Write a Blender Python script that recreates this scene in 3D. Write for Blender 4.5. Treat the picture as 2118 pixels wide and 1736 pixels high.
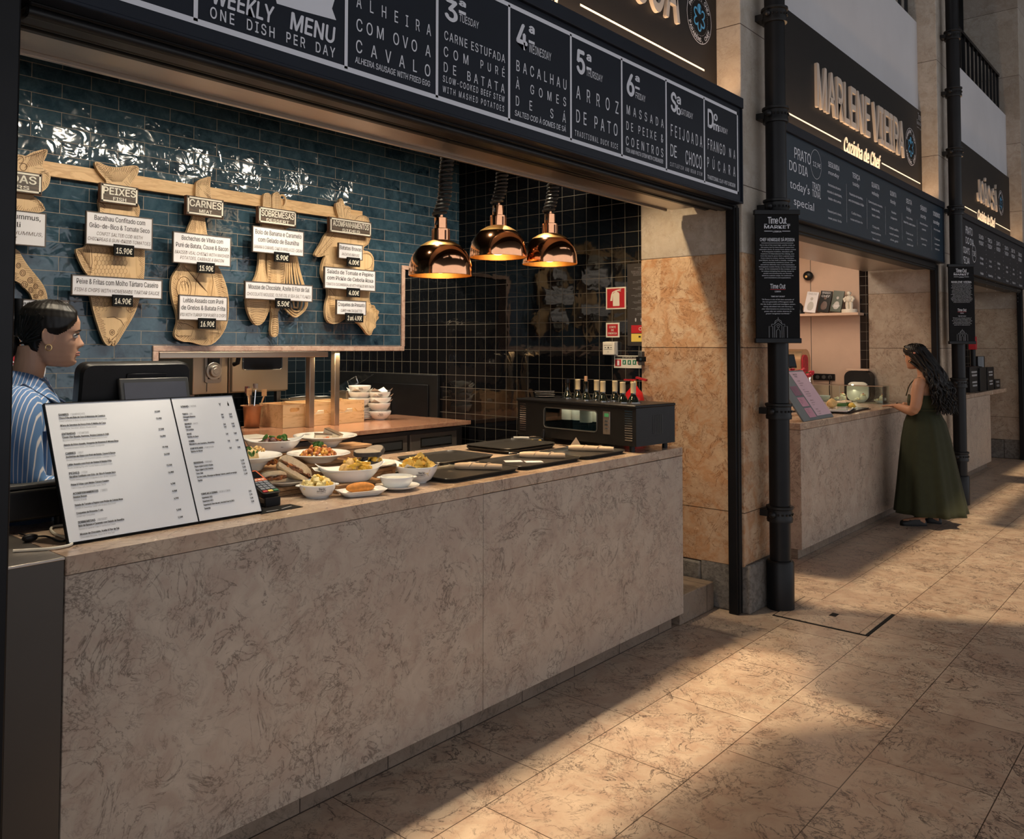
import bpy, bmesh, math, random, os
from mathutils import Vector, Matrix, Euler
from mathutils.geometry import delaunay_2d_cdt
R_ = math.radians
random.seed(7)
scn = bpy.context.scene
for o in list(bpy.data.objects): bpy.data.objects.remove(o)
COL = scn.collection

# ------------------------------------------------------------------ camera
W_, H_ = 2118, 1736
F_, CX_, CY_ = 1739.19, 968.55, 653.22
YAW, PITCH, ROLL = R_(47.8346), R_(2.12996), R_(0.1603)
CAM = Vector((0, 0, 1.65))
_r = Vector((math.cos(YAW), -math.sin(YAW), 0)); _f = Vector((math.sin(YAW), math.cos(YAW), 0)); _u = Vector((0, 0, 1))
_f2 = _f*math.cos(PITCH)+_u*math.sin(PITCH); _u2 = _u*math.cos(PITCH)-_f*math.sin(PITCH)
_r3 = _r*math.cos(ROLL)+_u2*math.sin(ROLL); _u3 = _u2*math.cos(ROLL)-_r*math.sin(ROLL)
cam_d = bpy.data.cameras.new('camera'); cam = bpy.data.objects.new('camera', cam_d); COL.objects.link(cam)
cam.matrix_world = Matrix(((_r3.x, _u3.x, -_f2.x, CAM.x), (_r3.y, _u3.y, -_f2.y, CAM.y), (_r3.z, _u3.z, -_f2.z, CAM.z), (0, 0, 0, 1)))
cam_d.sensor_fit = 'HORIZONTAL'; cam_d.sensor_width = 36; cam_d.lens = F_*36/W_
cam_d.shift_x = (W_/2-CX_)/W_; cam_d.shift_y = (CY_-H_/2)/W_
cam_d.clip_start = .05; cam_d.clip_end = 200
scn.camera = cam

def P(px, py, **k):
    """point where the sight line of a measured photo position meets a real plane x=, y= or z="""
    d = _r3*((px-CX_)/F_) - _u3*((py-CY_)/F_) + _f2
    a, v = list(k.items())[0]; i = 'xyz'.index(a)
    return CAM + d*((v-CAM[i])/d[i])

# ------------------------------------------------------------------ world, sun, exposure
scn.view_settings.view_transform = 'Standard'; scn.view_settings.look = 'None'
scn.view_settings.gamma = 1; scn.view_settings.use_curve_mapping = False
scn.view_settings.exposure = 0.0
wd = bpy.data.worlds.new('world'); scn.world = wd; wd.use_nodes = True
wd.node_tree.nodes['Background'].inputs[0].default_value = (.86, .87, .92, 1)
wd.node_tree.nodes['Background'].inputs[1].default_value = 1.2
SUN_TO = Vector((.30, .62, -1.0)).normalized()          # way the sunlight travels
sd = bpy.data.lights.new('sun', 'SUN'); sd.energy = 3.3; sd.angle = R_(.9); sd.color = (1, .76, .48)
sun = bpy.data.objects.new('sun', sd); COL.objects.link(sun)
sun.rotation_mode = 'QUATERNION'; sun.rotation_quaternion = SUN_TO.to_track_quat('-Z', 'Y')

def spot(name, loc, to, watts, col=(1, .88, .70), ang=70, blend=.6, size=.03):
    d = bpy.data.lights.new(name, 'SPOT'); d.energy = watts; d.color = col; d.spot_size = R_(ang); d.spot_blend = blend; d.shadow_soft_size = size
    o = bpy.data.objects.new(name, d); COL.objects.link(o); o.location = loc
    o.rotation_mode = 'QUATERNION'; o.rotation_quaternion = (Vector(to)-Vector(loc)).to_track_quat('-Z', 'Y')
    return o
def area(name, loc, to, sx, sy, watts, col=(1, .85, .65)):
    d = bpy.data.lights.new(name, 'AREA'); d.shape = 'RECTANGLE'; d.size = sx; d.size_y = sy; d.energy = watts; d.color = col
    o = bpy.data.objects.new(name, d); COL.objects.link(o); o.location = loc
    o.rotation_mode = 'QUATERNION'; o.rotation_quaternion = (Vector(to)-Vector(loc)).to_track_quat('-Z', 'Y')
    return o
# track spots under the ceiling of the first stall
for i in range(8):
    x = 1.45+.48*i; spot('track_spot_light', (x+.1, 3.25, 3.12), (x-.05, 4.7, 1.95), 31, ang=84, blend=.8, size=.034)
for x in (1.3, 2.1, 2.9, 3.7, 4.4):
    spot('counter_spot_light', (x, 3.0, 3.12), (x, 2.8, 1.06), 75, col=(1, .84, .62), ang=70)
for x in (3.0, 4.2): spot('drawer_fill_light', (x, 3.75, 3.12), (x+.1, 4.7, .9), 60, col=(1, .84, .62), ang=75)  # added fill lamps, brighten the prep counter edge and drawers
spot('face_fill_light', (2.1, 2.80, 3.05), (1.2, 3.12, 1.55), 110, ang=40)  # added fill lamp, brightens the face of the woman at the till
spot('jamb_spot_light', (4.0, 2.9, 3.1), (5.06, 2.6, 1.2), 90, col=(1, .72, .42), ang=80)
area('kitchen_ceiling_light', (3.6, 5.6, 3.0), (3.6, 5.6, 0), 1.6, .3, 62, (1, .86, .66))
area('pass_heat_light', (3.45, 4.95, 1.60), (3.45, 4.95, 0), 1.8, .06, 13, (1, .70, .38))
# second and third stall
area('second_stall_light', (7.9, 3.5, 2.95), (7.9, 3.6, 0), 2.6, .4, 42, (1, .78, .58))
area('third_stall_light', (12.6, 3.6, 2.95), (12.6, 3.6, 0), 2.4, .4, 9, (1, .84, .68))
# led strips lying on top of the menu boxes, washing the name boards
for k in range(3):
    area('led_strip_light', (2.92+4.89*k, 2.33, 3.225), (2.92+4.89*k, 2.37, 4.2), 4.1, .03, (22, 18, 12)[k], (1, .62, .34))

# ------------------------------------------------------------------ geometry helpers
class MB:
    def __init__(self, M=None):
        self.v = []; self.f = []; self.mi = []; self.mats = []; self.cur = 0; self.M = M
    def mat(self, m):
        if m not in self.mats: self.mats.append(m)
        self.cur = self.mats.index(m); return self
    def add(self, vs, fs, M=None):
        n = len(self.v)
        for p in vs:
            p = Vector(p)
            if M is not None: p = M @ p
            if self.M is not None: p = self.M @ p
            self.v.append(p)
        for f in fs: self.f.append([n+i for i in f]); self.mi.append(self.cur)
        return self
    def box(self, a, b, M=None):
        x0, y0, z0 = (min(a[i], b[i]) for i in range(3)); x1, y1, z1 = (max(a[i], b[i]) for i in range(3))
        return self.add([(x0,y0,z0),(x1,y0,z0),(x1,y1,z0),(x0,y1,z0),(x0,y0,z1),(x1,y0,z1),(x1,y1,z1),(x0,y1,z1)],
                        [(3,2,1,0),(4,5,6,7),(0,1,5,4),(1,2,6,5),(2,3,7,6),(3,0,4,7)], M)
    def quad(self, a, b, c, d, M=None): return self.add([a,b,c,d], [(0,1,2,3)], M)
    def cyl(self, p0, p1, r0, r1=None, n=20, M=None, caps=True):
        r1 = r0 if r1 is None else r1
        p0 = Vector(p0); p1 = Vector(p1); ax = (p1-p0).normalized(); q = ax.to_track_quat('Z', 'Y')
        vs = []
        for p, r in ((p0, r0), (p1, r1)):
            for i in range(n): a = 2*math.pi*i/n; vs.append(p + q @ Vector((r*math.cos(a), r*math.sin(a), 0)))
        fs = [(i, (i+1) % n, n+(i+1) % n, n+i) for i in range(n)]
        if caps: fs += [tuple(range(n-1, -1, -1)), tuple(range(n, 2*n))]
        return self.add(vs, fs, M)
    def lathe(self, prof, n=32, M=None, sx=1, sy=1, close=True):
        vs = []; fs = []; m = len(prof)
        for r, z in prof:
            for i in range(n): a = 2*math.pi*i/n; vs.append((max(r, 1e-5)*math.cos(a)*sx, max(r, 1e-5)*math.sin(a)*sy, z))
        for j in range(m-1):
            for i in range(n): fs.append((j*n+i, j*n+(i+1) % n, (j+1)*n+(i+1) % n, (j+1)*n+i))
        if close:
            if prof[0][0] > 1e-4: fs.append(tuple(range(n-1, -1, -1)))
            if prof[-1][0] > 1e-4: fs.append(tuple(range((m-1)*n, m*n)))
        return self.add(vs, fs, M)
    def tube(self, pts, r, n=8, M=None, closed=False):
        pts = [Vector(p) for p in pts]; m = len(pts); rs = r if isinstance(r, (list, tuple)) else [r]*m
        vs = []; fs = []; prev = None
        for j, p in enumerate(pts):
            if closed: t = pts[(j+1) % m]-pts[j-1]
            else: t = pts[min(j+1, m-1)]-pts[max(j-1, 0)]
            t.normalize()
            if prev is None: nn = t.orthogonal().normalized()
            else:
                nn = prev - t*prev.dot(t)
                nn = nn.normalized() if nn.length > 1e-6 else t.orthogonal().normalized()
            prev = nn; bb = t.cross(nn)
            for i in range(n): a = 2*math.pi*i/n; vs.append(p + (nn*math.cos(a)+bb*math.sin(a))*rs[j])
        for j in range(m if closed else m-1):
            k = (j+1) % m
            for i in range(n): fs.append((j*n+i, j*n+(i+1) % n, k*n+(i+1) % n, k*n+i))
        if not closed: fs += [tuple(range(n-1, -1, -1)), tuple(range((m-1)*n, m*n))]
        return self.add(vs, fs, M)
    def ball(self, c, r, s=(1,1,1), n=16, m=10, M=None, rot=None):
        c = Vector(c); vs = []; fs = []
        q = rot.to_matrix() if rot is not None else Matrix.Identity(3)
        for j in range(m+1):
            t = math.pi*j/m
            for i in range(n):
                a = 2*math.pi*i/n
                vs.append(c + q @ Vector((r*s[0]*math.sin(t)*math.cos(a), r*s[1]*math.sin(t)*math.sin(a), -r*s[2]*math.cos(t))))
        for j in range(m):
            for i in range(n): fs.append((j*n+i, j*n+(i+1) % n, (j+1)*n+(i+1) % n, (j+1)*n+i))
        return self.add(vs, fs, M)
    def lump(self, c, r, s=(1,1,1), seed=0, amp=.2, n=12, m=8, M=None, rot=None):
        """an irregular rounded chunk"""
        rnd = random.Random(seed); ph = [rnd.uniform(0, 6.28) for _ in range(6)]
        c = Vector(c); vs = []; fs = []; q = rot.to_matrix() if rot is not None else Matrix.Identity(3)
        for j in range(m+1):
            t = math.pi*j/m
            for i in range(n):
                a = 2*math.pi*i/n
                k = 1+amp*(math.sin(2*a+ph[0])*math.sin(t)+.7*math.sin(3*t+ph[1])+.6*math.sin(3*a+ph[2])*math.sin(2*t))*.6
                vs.append(c + q @ Vector((r*k*s[0]*math.sin(t)*math.cos(a), r*k*s[1]*math.sin(t)*math.sin(a), -r*k*s[2]*math.cos(t))))
        for j in range(m):
            for i in range(n): fs.append((j*n+i, j*n+(i+1) % n, (j+1)*n+(i+1) % n, (j+1)*n+i))
        return self.add(vs, fs, M)
    def poly(self, pts, o, u, v, d0=0., d1=.01, holes=()):
        """flat outline in the (u, v) plane at o, given thickness from d0 to d1 along u x v"""
        o = Vector(o); u = Vector(u); v = Vector(v); n = u.cross(v).normalized()
        loops = [list(pts)] + [list(h) for h in holes]
        co = []; ed = []
        for L in loops:
            k = len(co); co += [Vector((p[0], p[1])) for p in L]; ed += [(k+i, k+(i+1) % len(L)) for i in range(len(L))]
        vv, ee, ff, _, _, _ = delaunay_2d_cdt(co, ed, [], 0, 1e-6)
        def inside(x, y, L):
            c = False; j = len(L)-1
            for i in range(len(L)):
                if (L[i][1] > y) != (L[j][1] > y) and x < (L[j][0]-L[i][0])*(y-L[i][1])/(L[j][1]-L[i][1])+L[i][0]: c = not c
                j = i
            return c
        keep = []
        for t in ff:
            cx = sum(vv[i].x for i in t)/len(t); cy = sum(vv[i].y for i in t)/len(t)
            if inside(cx, cy, loops[0]) and not any(inside(cx, cy, h) for h in loops[1:]): keep.append(tuple(t))
        N = len(vv)
        fix = []
        for t in keep:
            a, b, c = (vv[t[0]], vv[t[1]], vv[t[2]])
            fix.append(t if (b-a).cross(c-a) > 0 else tuple(reversed(t)))
        lo = [o+u*p.x+v*p.y+n*d0 for p in vv]; hi = [o+u*p.x+v*p.y+n*d1 for p in vv]
        self.add(hi, fix); self.add(lo, [tuple(reversed(t)) for t in fix])
        cnt = {}
        for t in fix:
            for i in range(len(t)):
                e = (t[i], t[(i+1) % len(t)]); cnt[e] = cnt.get(e, 0)+1
        side = [e for e in cnt if (e[1], e[0]) not in cnt]
        self.add(lo+hi, [(a, b, N+b, N+a) for a, b in side])
        return self
    def build(self, name, mat=None, parent=None, bevel=0, smooth=38, world=False, seg=2):
        me = bpy.data.meshes.new(name)
        vs = self.v
        if world and parent is not None:
            inv = parent.matrix_basis.inverted(); vs = [inv @ p for p in vs]
        me.from_pydata([tuple(p) for p in vs], [], self.f)
        if mat is not None and not self.mats: me.materials.append(mat)
        for m in self.mats: me.materials.append(m)
        if len(self.mats) > 1: me.polygons.foreach_set('material_index', self.mi)
        me.polygons.foreach_set('use_smooth', [True]*len(me.polygons))
        me.update()
        try: me.set_sharp_from_angle(angle=R_(smooth))
        except Exception: pass
        o = bpy.data.objects.new(name, me); COL.objects.link(o)
        if parent is not None: o.parent = parent
        if bevel:
            b = o.modifiers.new('bevel', 'BEVEL'); b.width = bevel; b.segments = seg; b.limit_method = 'ANGLE'; b.angle_limit = R_(40)
        return o

def tag(o, label=None, cat=None, group=None, kind=None):
    if label: o['label'] = label
    if cat: o['category'] = cat
    if group: o['group'] = group
    if kind: o['kind'] = kind
    return o
def thing(name, label, cat, loc=(0,0,0), rotz=0, group=None):
    o = bpy.data.objects.new(name, None); COL.objects.link(o); o.empty_display_size = .05
    o.location = loc; o.rotation_euler = (0, 0, rotz)
    o.matrix_basis = Matrix.Translation(Vector(loc)) @ Matrix.Rotation(rotz, 4, 'Z')
    return tag(o, label, cat, group)
def structure(o): return tag(o, kind='structure')
def dup(root, loc=None, rotz=None, label=None, M=None):
    def cp(o, par):
        c = o.copy(); COL.objects.link(c)
        if par is not None: c.parent = par
        for ch in list(o.children): cp(ch, c)
        return c
    c = cp(root, None)
    if loc is not None: c.location = loc
    if rotz is not None: c.rotation_euler = (0, 0, rotz)
    if label: c['label'] = label
    return c
def rotx(a): return Matrix.Rotation(a, 4, 'X')
def roty(a): return Matrix.Rotation(a, 4, 'Y')
def rotz(a): return Matrix.Rotation(a, 4, 'Z')
def tr(*p): return Matrix.Translation(Vector(p))
def smooth_loop(pts, it=2):
    for _ in range(it):
        q = []
        for i in range(len(pts)):
            a = pts[i]; b = pts[(i+1) % len(pts)]
            q += [(a[0]*.75+b[0]*.25, a[1]*.75+b[1]*.25), (a[0]*.25+b[0]*.75, a[1]*.25+b[1]*.75)]
        pts = q
    return pts
def rrect(w, h, r, n=5, cx=0, cy=0):
    out = []
    for sx, sy, a0 in ((1, -1, -90), (1, 1, 0), (-1, 1, 90), (-1, -1, 180)):
        for i in range(n+1):
            a = R_(a0+90*i/n); out.append((cx+sx*(w/2-r)+r*math.cos(a), cy+sy*(h/2-r)+r*math.sin(a)))
    return out

# ------------------------------------------------------------------ lettering
_fonts = {}
def font(nm):
    if nm not in _fonts:
        try: _fonts[nm] = bpy.data.fonts.load(os.path.join(bpy.utils.system_resource('DATAFILES', path='fonts'), nm))
        except Exception: _fonts[nm] = None
    return _fonts[nm]
_cu = bpy.data.curves.new('lettering', 'FONT'); _to = bpy.data.objects.new('lettering', _cu); _bf = _cu.font
_tc = {}
def glyphs(body, fnt='Inter.woff2', bold=0., shear=0., sp=1., extrude=0., res=3):
    bold = 0.; k = (body, fnt, bold, shear, sp, extrude, res)
    if k in _tc: return _tc[k]
    f = font(fnt) if fnt else None
    if f is not None: _cu.font = f
    elif _bf is not None: _cu.font = _bf
    _cu.shear = shear; _cu.space_character = sp; _cu.extrude = extrude; _cu.resolution_u = res
    def m(s):
        _cu.body = s; me = _to.to_mesh()
        vs = [v.co.copy() for v in me.vertices]; fs = [tuple(p.vertices) for p in me.polygons]; _to.to_mesh_clear(); return vs, fs
    hv, _ = m('H'); cap = max(v.y for v in hv)-min(v.y for v in hv); base = min(v.y for v in hv)
    vs, fs = m(body)
    x0 = min(v.x for v in vs); x1 = max(v.x for v in vs)
    _tc[k] = ([Vector((v.x-x0, v.y-base, v.z)) for v in vs], fs, x1-x0, cap); return _tc[k]
def text(mb, body, o, u, v, h, w=None, align='L', lift=.0015, **k):
    """printed or raised lettering: cap height h, optional fitted width w, baseline origin o, reading along u, up along v"""
    bold = k.pop('bold', 0.); vs, fs, w0, cap = glyphs(body, **k); bd = bold*.40; w0 += 2*bd
    u = Vector(u).normalized(); v = Vector(v).normalized(); n = u.cross(v); o = Vector(o)
    sy = h/cap; sx = (w/w0) if w else sy
    if align == 'C': o = o - u*(w0*sx/2)
    elif align == 'R': o = o - u*(w0*sx)
    zs = 1.0
    for q, (dx, dy) in enumerate(((-1,0),(1,0),(0,.7),(0,-.7)) if bd > .008 else ((-1,0),(1,0)) if bd else ((0,0),)):
        mb.add([o+u*((p.x+bd*(1+dx))*sx)+v*((p.y+bd*dy)*sy)+n*(lift+.00025*q+p.z*zs) for p in vs], fs)
XU, ZU = Vector((1,0,0)), Vector((0,0,1)); NYU = Vector((0,-1,0))
def xat(px, z, y):
    """x on the plane y at height z under photo column px"""
    py = 700.
    for _ in range(6):
        q = P(px, py, y=y)
        d = Vector((q.x, y, z))-CAM
        py = CY_ - F_*(d.dot(_u3)/d.dot(_f2))
    return P(px, py, y=y).x
def ptext(mb, body, y, l, r, top, **k):
    """lettering on a plane y=const: l = (px,py) of the baseline's left end, r = px of its right end, top = py of the cap line at the left"""
    a = P(l[0], l[1], y=y); h = P(l[0], top, y=y).z-a.z
    text(mb, body, a, XU, ZU, h, w=xat(r, a.z, y)-a.x, **k)

# ------------------------------------------------------------------ materials
def new_mat(name):
    m = bpy.data.materials.new(name); m.use_nodes = True; nt = m.node_tree
    b = nt.nodes['Principled BSDF']; return m, nt, b
def N(nt, t, **k):
    n = nt.nodes.new(t)
    for a, v in k.items(): setattr(n, a, v)
    return n
def ramp(nt, stops, fac, interp='LINEAR'):
    r = N(nt, 'ShaderNodeValToRGB'); r.color_ramp.interpolation = interp
    el = r.color_ramp.elements
    while len(el) > 1: el.remove(el[-1])
    el[0].position = stops[0][0]; el[0].color = (*stops[0][1], 1)
    for p, c in stops[1:]:
        e = el.new(p); e.color = (*c, 1)
    nt.links.new(fac, r.inputs[0]); return r.outputs[0]
def mixc(nt, fac, a, b, mode='MIX'):
    m = N(nt, 'ShaderNodeMix', data_type='RGBA', blend_type=mode)
    for s, v in ((0, fac), (6, a), (7, b)):
        if isinstance(v, (int, float)): m.inputs[s].default_value = v
        elif isinstance(v, tuple): m.inputs[s].default_value = (*v, 1)
        else: nt.links.new(v, m.inputs[s])
    return m.outputs[2]
def noise(nt, vec, scale, detail=4, rough=.55, dist=0., w=None):
    n = N(nt, 'ShaderNodeTexNoise'); n.inputs['Scale'].default_value = scale; n.inputs['Detail'].default_value = detail
    n.inputs['Roughness'].default_value = rough; n.inputs['Distortion'].default_value = dist
    if vec is not None: nt.links.new(vec, n.inputs['Vector'])
    return n.outputs[0]
def coords(nt): return N(nt, 'ShaderNodeTexCoord').outputs['Object']
def bump(nt, b, h, strength=.2, dist=.01):
    n = N(nt, 'ShaderNodeBump'); n.inputs['Strength'].default_value = strength; n.inputs['Distance'].default_value = dist
    nt.links.new(h, n.inputs['Height']); nt.links.new(n.outputs[0], b.inputs['Normal'])
def plain(name, col, rough=.5, metal=0., spec=.5, emit=None, estr=0., var=.06, scale=9, bmp=0., trans=0., alpha=1., coat=0.):
    m, nt, b = new_mat(name)
    b.inputs['Roughness'].default_value = rough; b.inputs['Metallic'].default_value = metal
    b.inputs['Specular IOR Level'].default_value = spec; b.inputs['Coat Weight'].default_value = coat
    if var:
        c = coords(nt); n = noise(nt, c, scale, 4)
        lo = tuple(x*(1-var) for x in col); hi = tuple(min(1, x*(1+var)) for x in col)
        nt.links.new(ramp(nt, [(.3, lo), (.7, hi)], n), b.inputs['Base Color'])
        if bmp: bump(nt, b, noise(nt, c, scale*6, 5), bmp, .004)
    else: b.inputs['Base Color'].default_value = (*col, 1)
    if emit: b.inputs['Emission Color'].default_value = (*emit, 1); b.inputs['Emission Strength'].default_value = estr
    if trans: b.inputs['Transmission Weight'].default_value = trans; b.inputs['IOR'].default_value = 1.45
    return m
def swap(nt, c, order):
    s = N(nt, 'ShaderNodeSeparateXYZ'); nt.links.new(c, s.inputs[0]); k = N(nt, 'ShaderNodeCombineXYZ')
    for i, a in enumerate(order): nt.links.new(s.outputs['XYZ'.index(a)], k.inputs[i])
    return k.outputs[0]
def marble(name, base, pink, dark, vein=.5, joints=None, rough=.35, scale=1., order=None, lightc=None, bumpy=0., wet=.5):
    """shelly limestone: mottled ground, thin dark wandering veins, pale shell rings"""
    m, nt, b = new_mat(name); c0 = coords(nt)
    c = c0
    mp = N(nt, 'ShaderNodeMapping'); mp.inputs['Scale'].default_value = (scale, scale, scale); nt.links.new(c, mp.inputs[0]); c = mp.outputs[0]
    big = noise(nt, c, 2.2, 5, .6, .6); med = noise(nt, c, 9, 6, .62, .8)
    col = ramp(nt, [(.28, tuple(x*.86 for x in pink)), (.42, pink), (.54, base), (.76, tuple(min(1, x*1.18) for x in base))], med)
    col = mixc(nt, ramp(nt, [(.42, (0,0,0)), (.66, (.55,.55,.55))], big), col, pink)
    # veins
    for sc, wd_, st, off, lo, hi in ((2.6, .0085, 1.0, 0, .46, .56), (5.5, .013, 1.0, 1.7, .45, .55), (13., .02, .6, 3.1, .46, .58)):
        vn = noise(nt, c, sc, 6, .62, 2.2)
        s = N(nt, 'ShaderNodeMath', operation='SUBTRACT'); nt.links.new(vn, s.inputs[0]); s.inputs[1].default_value = .5
        a = N(nt, 'ShaderNodeMath', operation='ABSOLUTE'); nt.links.new(s.outputs[0], a.inputs[0])
        line = ramp(nt, [(0, (1,1,1)), (wd_*.6, (.55,.55,.55)), (wd_*1.5, (0,0,0))], a.outputs[0])
        mp3 = N(nt, 'ShaderNodeMapping'); mp3.inputs['Location'].default_value = (off*3, off, -off); nt.links.new(c, mp3.inputs[0])
        mask = ramp(nt, [(lo, (0,0,0)), (hi, (1,1,1))], noise(nt, mp3.outputs[0], 3.1+off, 4, .65))
        mm = N(nt, 'ShaderNodeMath', operation='MULTIPLY'); nt.links.new(line, mm.inputs[0]); nt.links.new(mask, mm.inputs[1])
        m2 = N(nt, 'ShaderNodeMath', operation='MULTIPLY'); nt.links.new(mm.outputs[0], m2.inputs[0]); m2.inputs[1].default_value = min(1, vein*st); m2.use_clamp = True
        col = mixc(nt, m2.outputs[0], col, dark)
    # small flecks
    fl = ramp(nt, [(.64, (0,0,0)), (.72, (1,1,1))], noise(nt, c, 46, 4, .6, .9))
    mf = N(nt, 'ShaderNodeMath', operation='MULTIPLY'); nt.links.new(fl, mf.inputs[0]); mf.inputs[1].default_value = vein*.45
    col = mixc(nt, mf.outputs[0], col, dark)
    # pale shells
    vo = N(nt, 'ShaderNodeTexVoronoi', feature='F1'); vo.inputs['Scale'].default_value = 17
    nt.links.new(c, vo.inputs['Vector'])
    sh = ramp(nt, [(0, (.5,.5,.5)), (.10, (0,0,0)), (.17, (.55,.55,.55)), (.22, (0,0,0))], vo.outputs['Distance'])
    msk = ramp(nt, [(.60, (0,0,0)), (.66, (1,1,1))], noise(nt, c, 6.5, 2))
    ms = N(nt, 'ShaderNodeMath', operation='MULTIPLY'); nt.links.new(sh, ms.inputs[0]); nt.links.new(msk, ms.inputs[1])
    col = mixc(nt, ms.outputs[0], col, lightc or tuple(min(1, x*1.35) for x in base))
    rg = None
    if joints:
        bw, bh, mo, off, ox, oy = joints
        br = N(nt, 'ShaderNodeTexBrick'); br.offset = off; br.inputs['Scale'].default_value = 1
        br.inputs['Brick Width'].default_value = bw; br.inputs['Row Height'].default_value = bh; br.inputs['Mortar Size'].default_value = mo
        br.inputs['Mortar Smooth'].default_value = .2
        br.inputs['Color1'].default_value = (.86,.84,.84,1); br.inputs['Color2'].default_value = (1.06,1.06,1.05,1); br.inputs['Mortar'].default_value = (.16,.13,.11,1)
        mp2 = N(nt, 'ShaderNodeMapping'); mp2.inputs['Location'].default_value = (ox, oy, 0)
        nt.links.new(swap(nt, c0, order) if order else c0, mp2.inputs[0]); nt.links.new(mp2.outputs[0], br.inputs['Vector'])
        col = mixc(nt, 1., col, br.outputs['Color'], 'MULTIPLY')
    nt.links.new(col, b.inputs['Base Color'])
    b.inputs['Roughness'].default_value = rough; b.inputs['Specular IOR Level'].default_value = wet
    nt.links.new(ramp(nt, [(.3, (rough*.8,)*3), (.7, (min(1, rough*1.3),)*3)], med), b.inputs['Roughness'])
    if bumpy: bump(nt, b, noise(nt, c, 30, 6, .65), bumpy, .01)
    return m
def tiles(name, order, bw, bh, mo, off, ox, oy, c1, c2, mortar, rough=.12, wave=.25, wscale=9, cloud=None, spec=.6, wdist=.02):
    m, nt, b = new_mat(name); c = coords(nt)
    mp = N(nt, 'ShaderNodeMapping'); mp.inputs['Location'].default_value = (ox, oy, 0); nt.links.new(swap(nt, c, order), mp.inputs[0])
    br = N(nt, 'ShaderNodeTexBrick'); br.offset = off; br.inputs['Scale'].default_value = 1
    br.inputs['Brick Width'].default_value = bw; br.inputs['Row Height'].default_value = bh; br.inputs['Mortar Size'].default_value = mo
    br.inputs['Mortar Smooth'].default_value = .15
    br.inputs['Color1'].default_value = (*c1, 1); br.inputs['Color2'].default_value = (*c2, 1); br.inputs['Mortar'].default_value = (*mortar, 1)
    nt.links.new(mp.outputs[0], br.inputs['Vector']); col = br.outputs['Color']
    if cloud:
        cl = ramp(nt, [(.34, (0,0,0)), (.68, (.85,.85,.85))], noise(nt, c, 13, 7, .68, .5))
        inv = N(nt, 'ShaderNodeMath', operation='SUBTRACT'); inv.inputs[0].default_value = 1; nt.links.new(br.outputs['Fac'], inv.inputs[1])
        mm = N(nt, 'ShaderNodeMath', operation='MULTIPLY'); nt.links.new(cl, mm.inputs[0]); nt.links.new(inv.outputs[0], mm.inputs[1])
        col = mixc(nt, mm.outputs[0], col, cloud)
    nt.links.new(col, b.inputs['Base Color'])
    nt.links.new(ramp(nt, [(0, (rough,)*3), (1, (.7,)*3)], br.outputs['Fac']), b.inputs['Roughness'])
    b.inputs['Specular IOR Level'].default_value = spec
    # pillowed tile edges and hand-made waviness
    w = noise(nt, c, wscale, 2, .5, .4)
    s = N(nt, 'ShaderNodeMath', operation='MULTIPLY_ADD'); nt.links.new(br.outputs['Fac'], s.inputs[0]); s.inputs[1].default_value = -.25; nt.links.new(w, s.inputs[2])
    bump(nt, b, s.outputs[0], wave, wdist)
    return m
def brushed(name, col, rough=.32, axis=0):
    m, nt, b = new_mat(name); c = coords(nt); mp = N(nt, 'ShaderNodeMapping')
    sc = [520, 520, 520]; sc[axis] = 2; mp.inputs['Scale'].default_value = sc; nt.links.new(c, mp.inputs[0])
    n = noise(nt, mp.outputs[0], 1, 3, .6)
    nt.links.new(ramp(nt, [(.3, tuple(x*.95 for x in col)), (.7, tuple(min(1, x*1.04) for x in col))], n), b.inputs['Base Color'])
    b.inputs['Metallic'].default_value = 1; nt.links.new(ramp(nt, [(.3, (rough*.8,)*3), (.7, (rough*1.25,)*3)], n), b.inputs['Roughness'])
    return m
def wood(name, light, dark, axis=0, scale=1., rough=.5, ring=7.):
    m, nt, b = new_mat(name); c = coords(nt); mp = N(nt, 'ShaderNodeMapping')
    sc = [9*scale]*3; sc[axis] = 1.1*scale; mp.inputs['Scale'].default_value = sc; nt.links.new(c, mp.inputs[0])
    n = noise(nt, mp.outputs[0], 2.2, 5, .6, 1.2)
    wv = N(nt, 'ShaderNodeMath', operation='MULTIPLY'); nt.links.new(n, wv.inputs[0]); wv.inputs[1].default_value = ring
    fr = N(nt, 'ShaderNodeMath', operation='FRACT'); nt.links.new(wv.outputs[0], fr.inputs[0])
    col = ramp(nt, [(0, dark), (.35, light), (.8, tuple(min(1, x*1.05) for x in light)), (1, dark)], fr.outputs[0])
    nt.links.new(col, b.inputs['Base Color']); b.inputs['Roughness'].default_value = rough
    return m
def glass(name, col=(.9,.97,.95), rough=.02):
    m, nt, b = new_mat(name); out = nt.nodes['Material Output']
    t = N(nt, 'ShaderNodeBsdfTransparent'); t.inputs[0].default_value = (*col, 1); g = N(nt, 'ShaderNodeBsdfGlossy'); g.inputs['Roughness'].default_value = rough
    fr = N(nt, 'ShaderNodeFresnel'); fr.inputs[0].default_value = 1.45
    mx = N(nt, 'ShaderNodeMixShader'); nt.links.new(fr.outputs[0], mx.inputs[0]); nt.links.new(t.outputs[0], mx.inputs[1]); nt.links.new(g.outputs[0], mx.inputs[2])
    nt.links.new(mx.outputs[0], out.inputs[0]); nt.nodes.remove(b); return m

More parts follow.
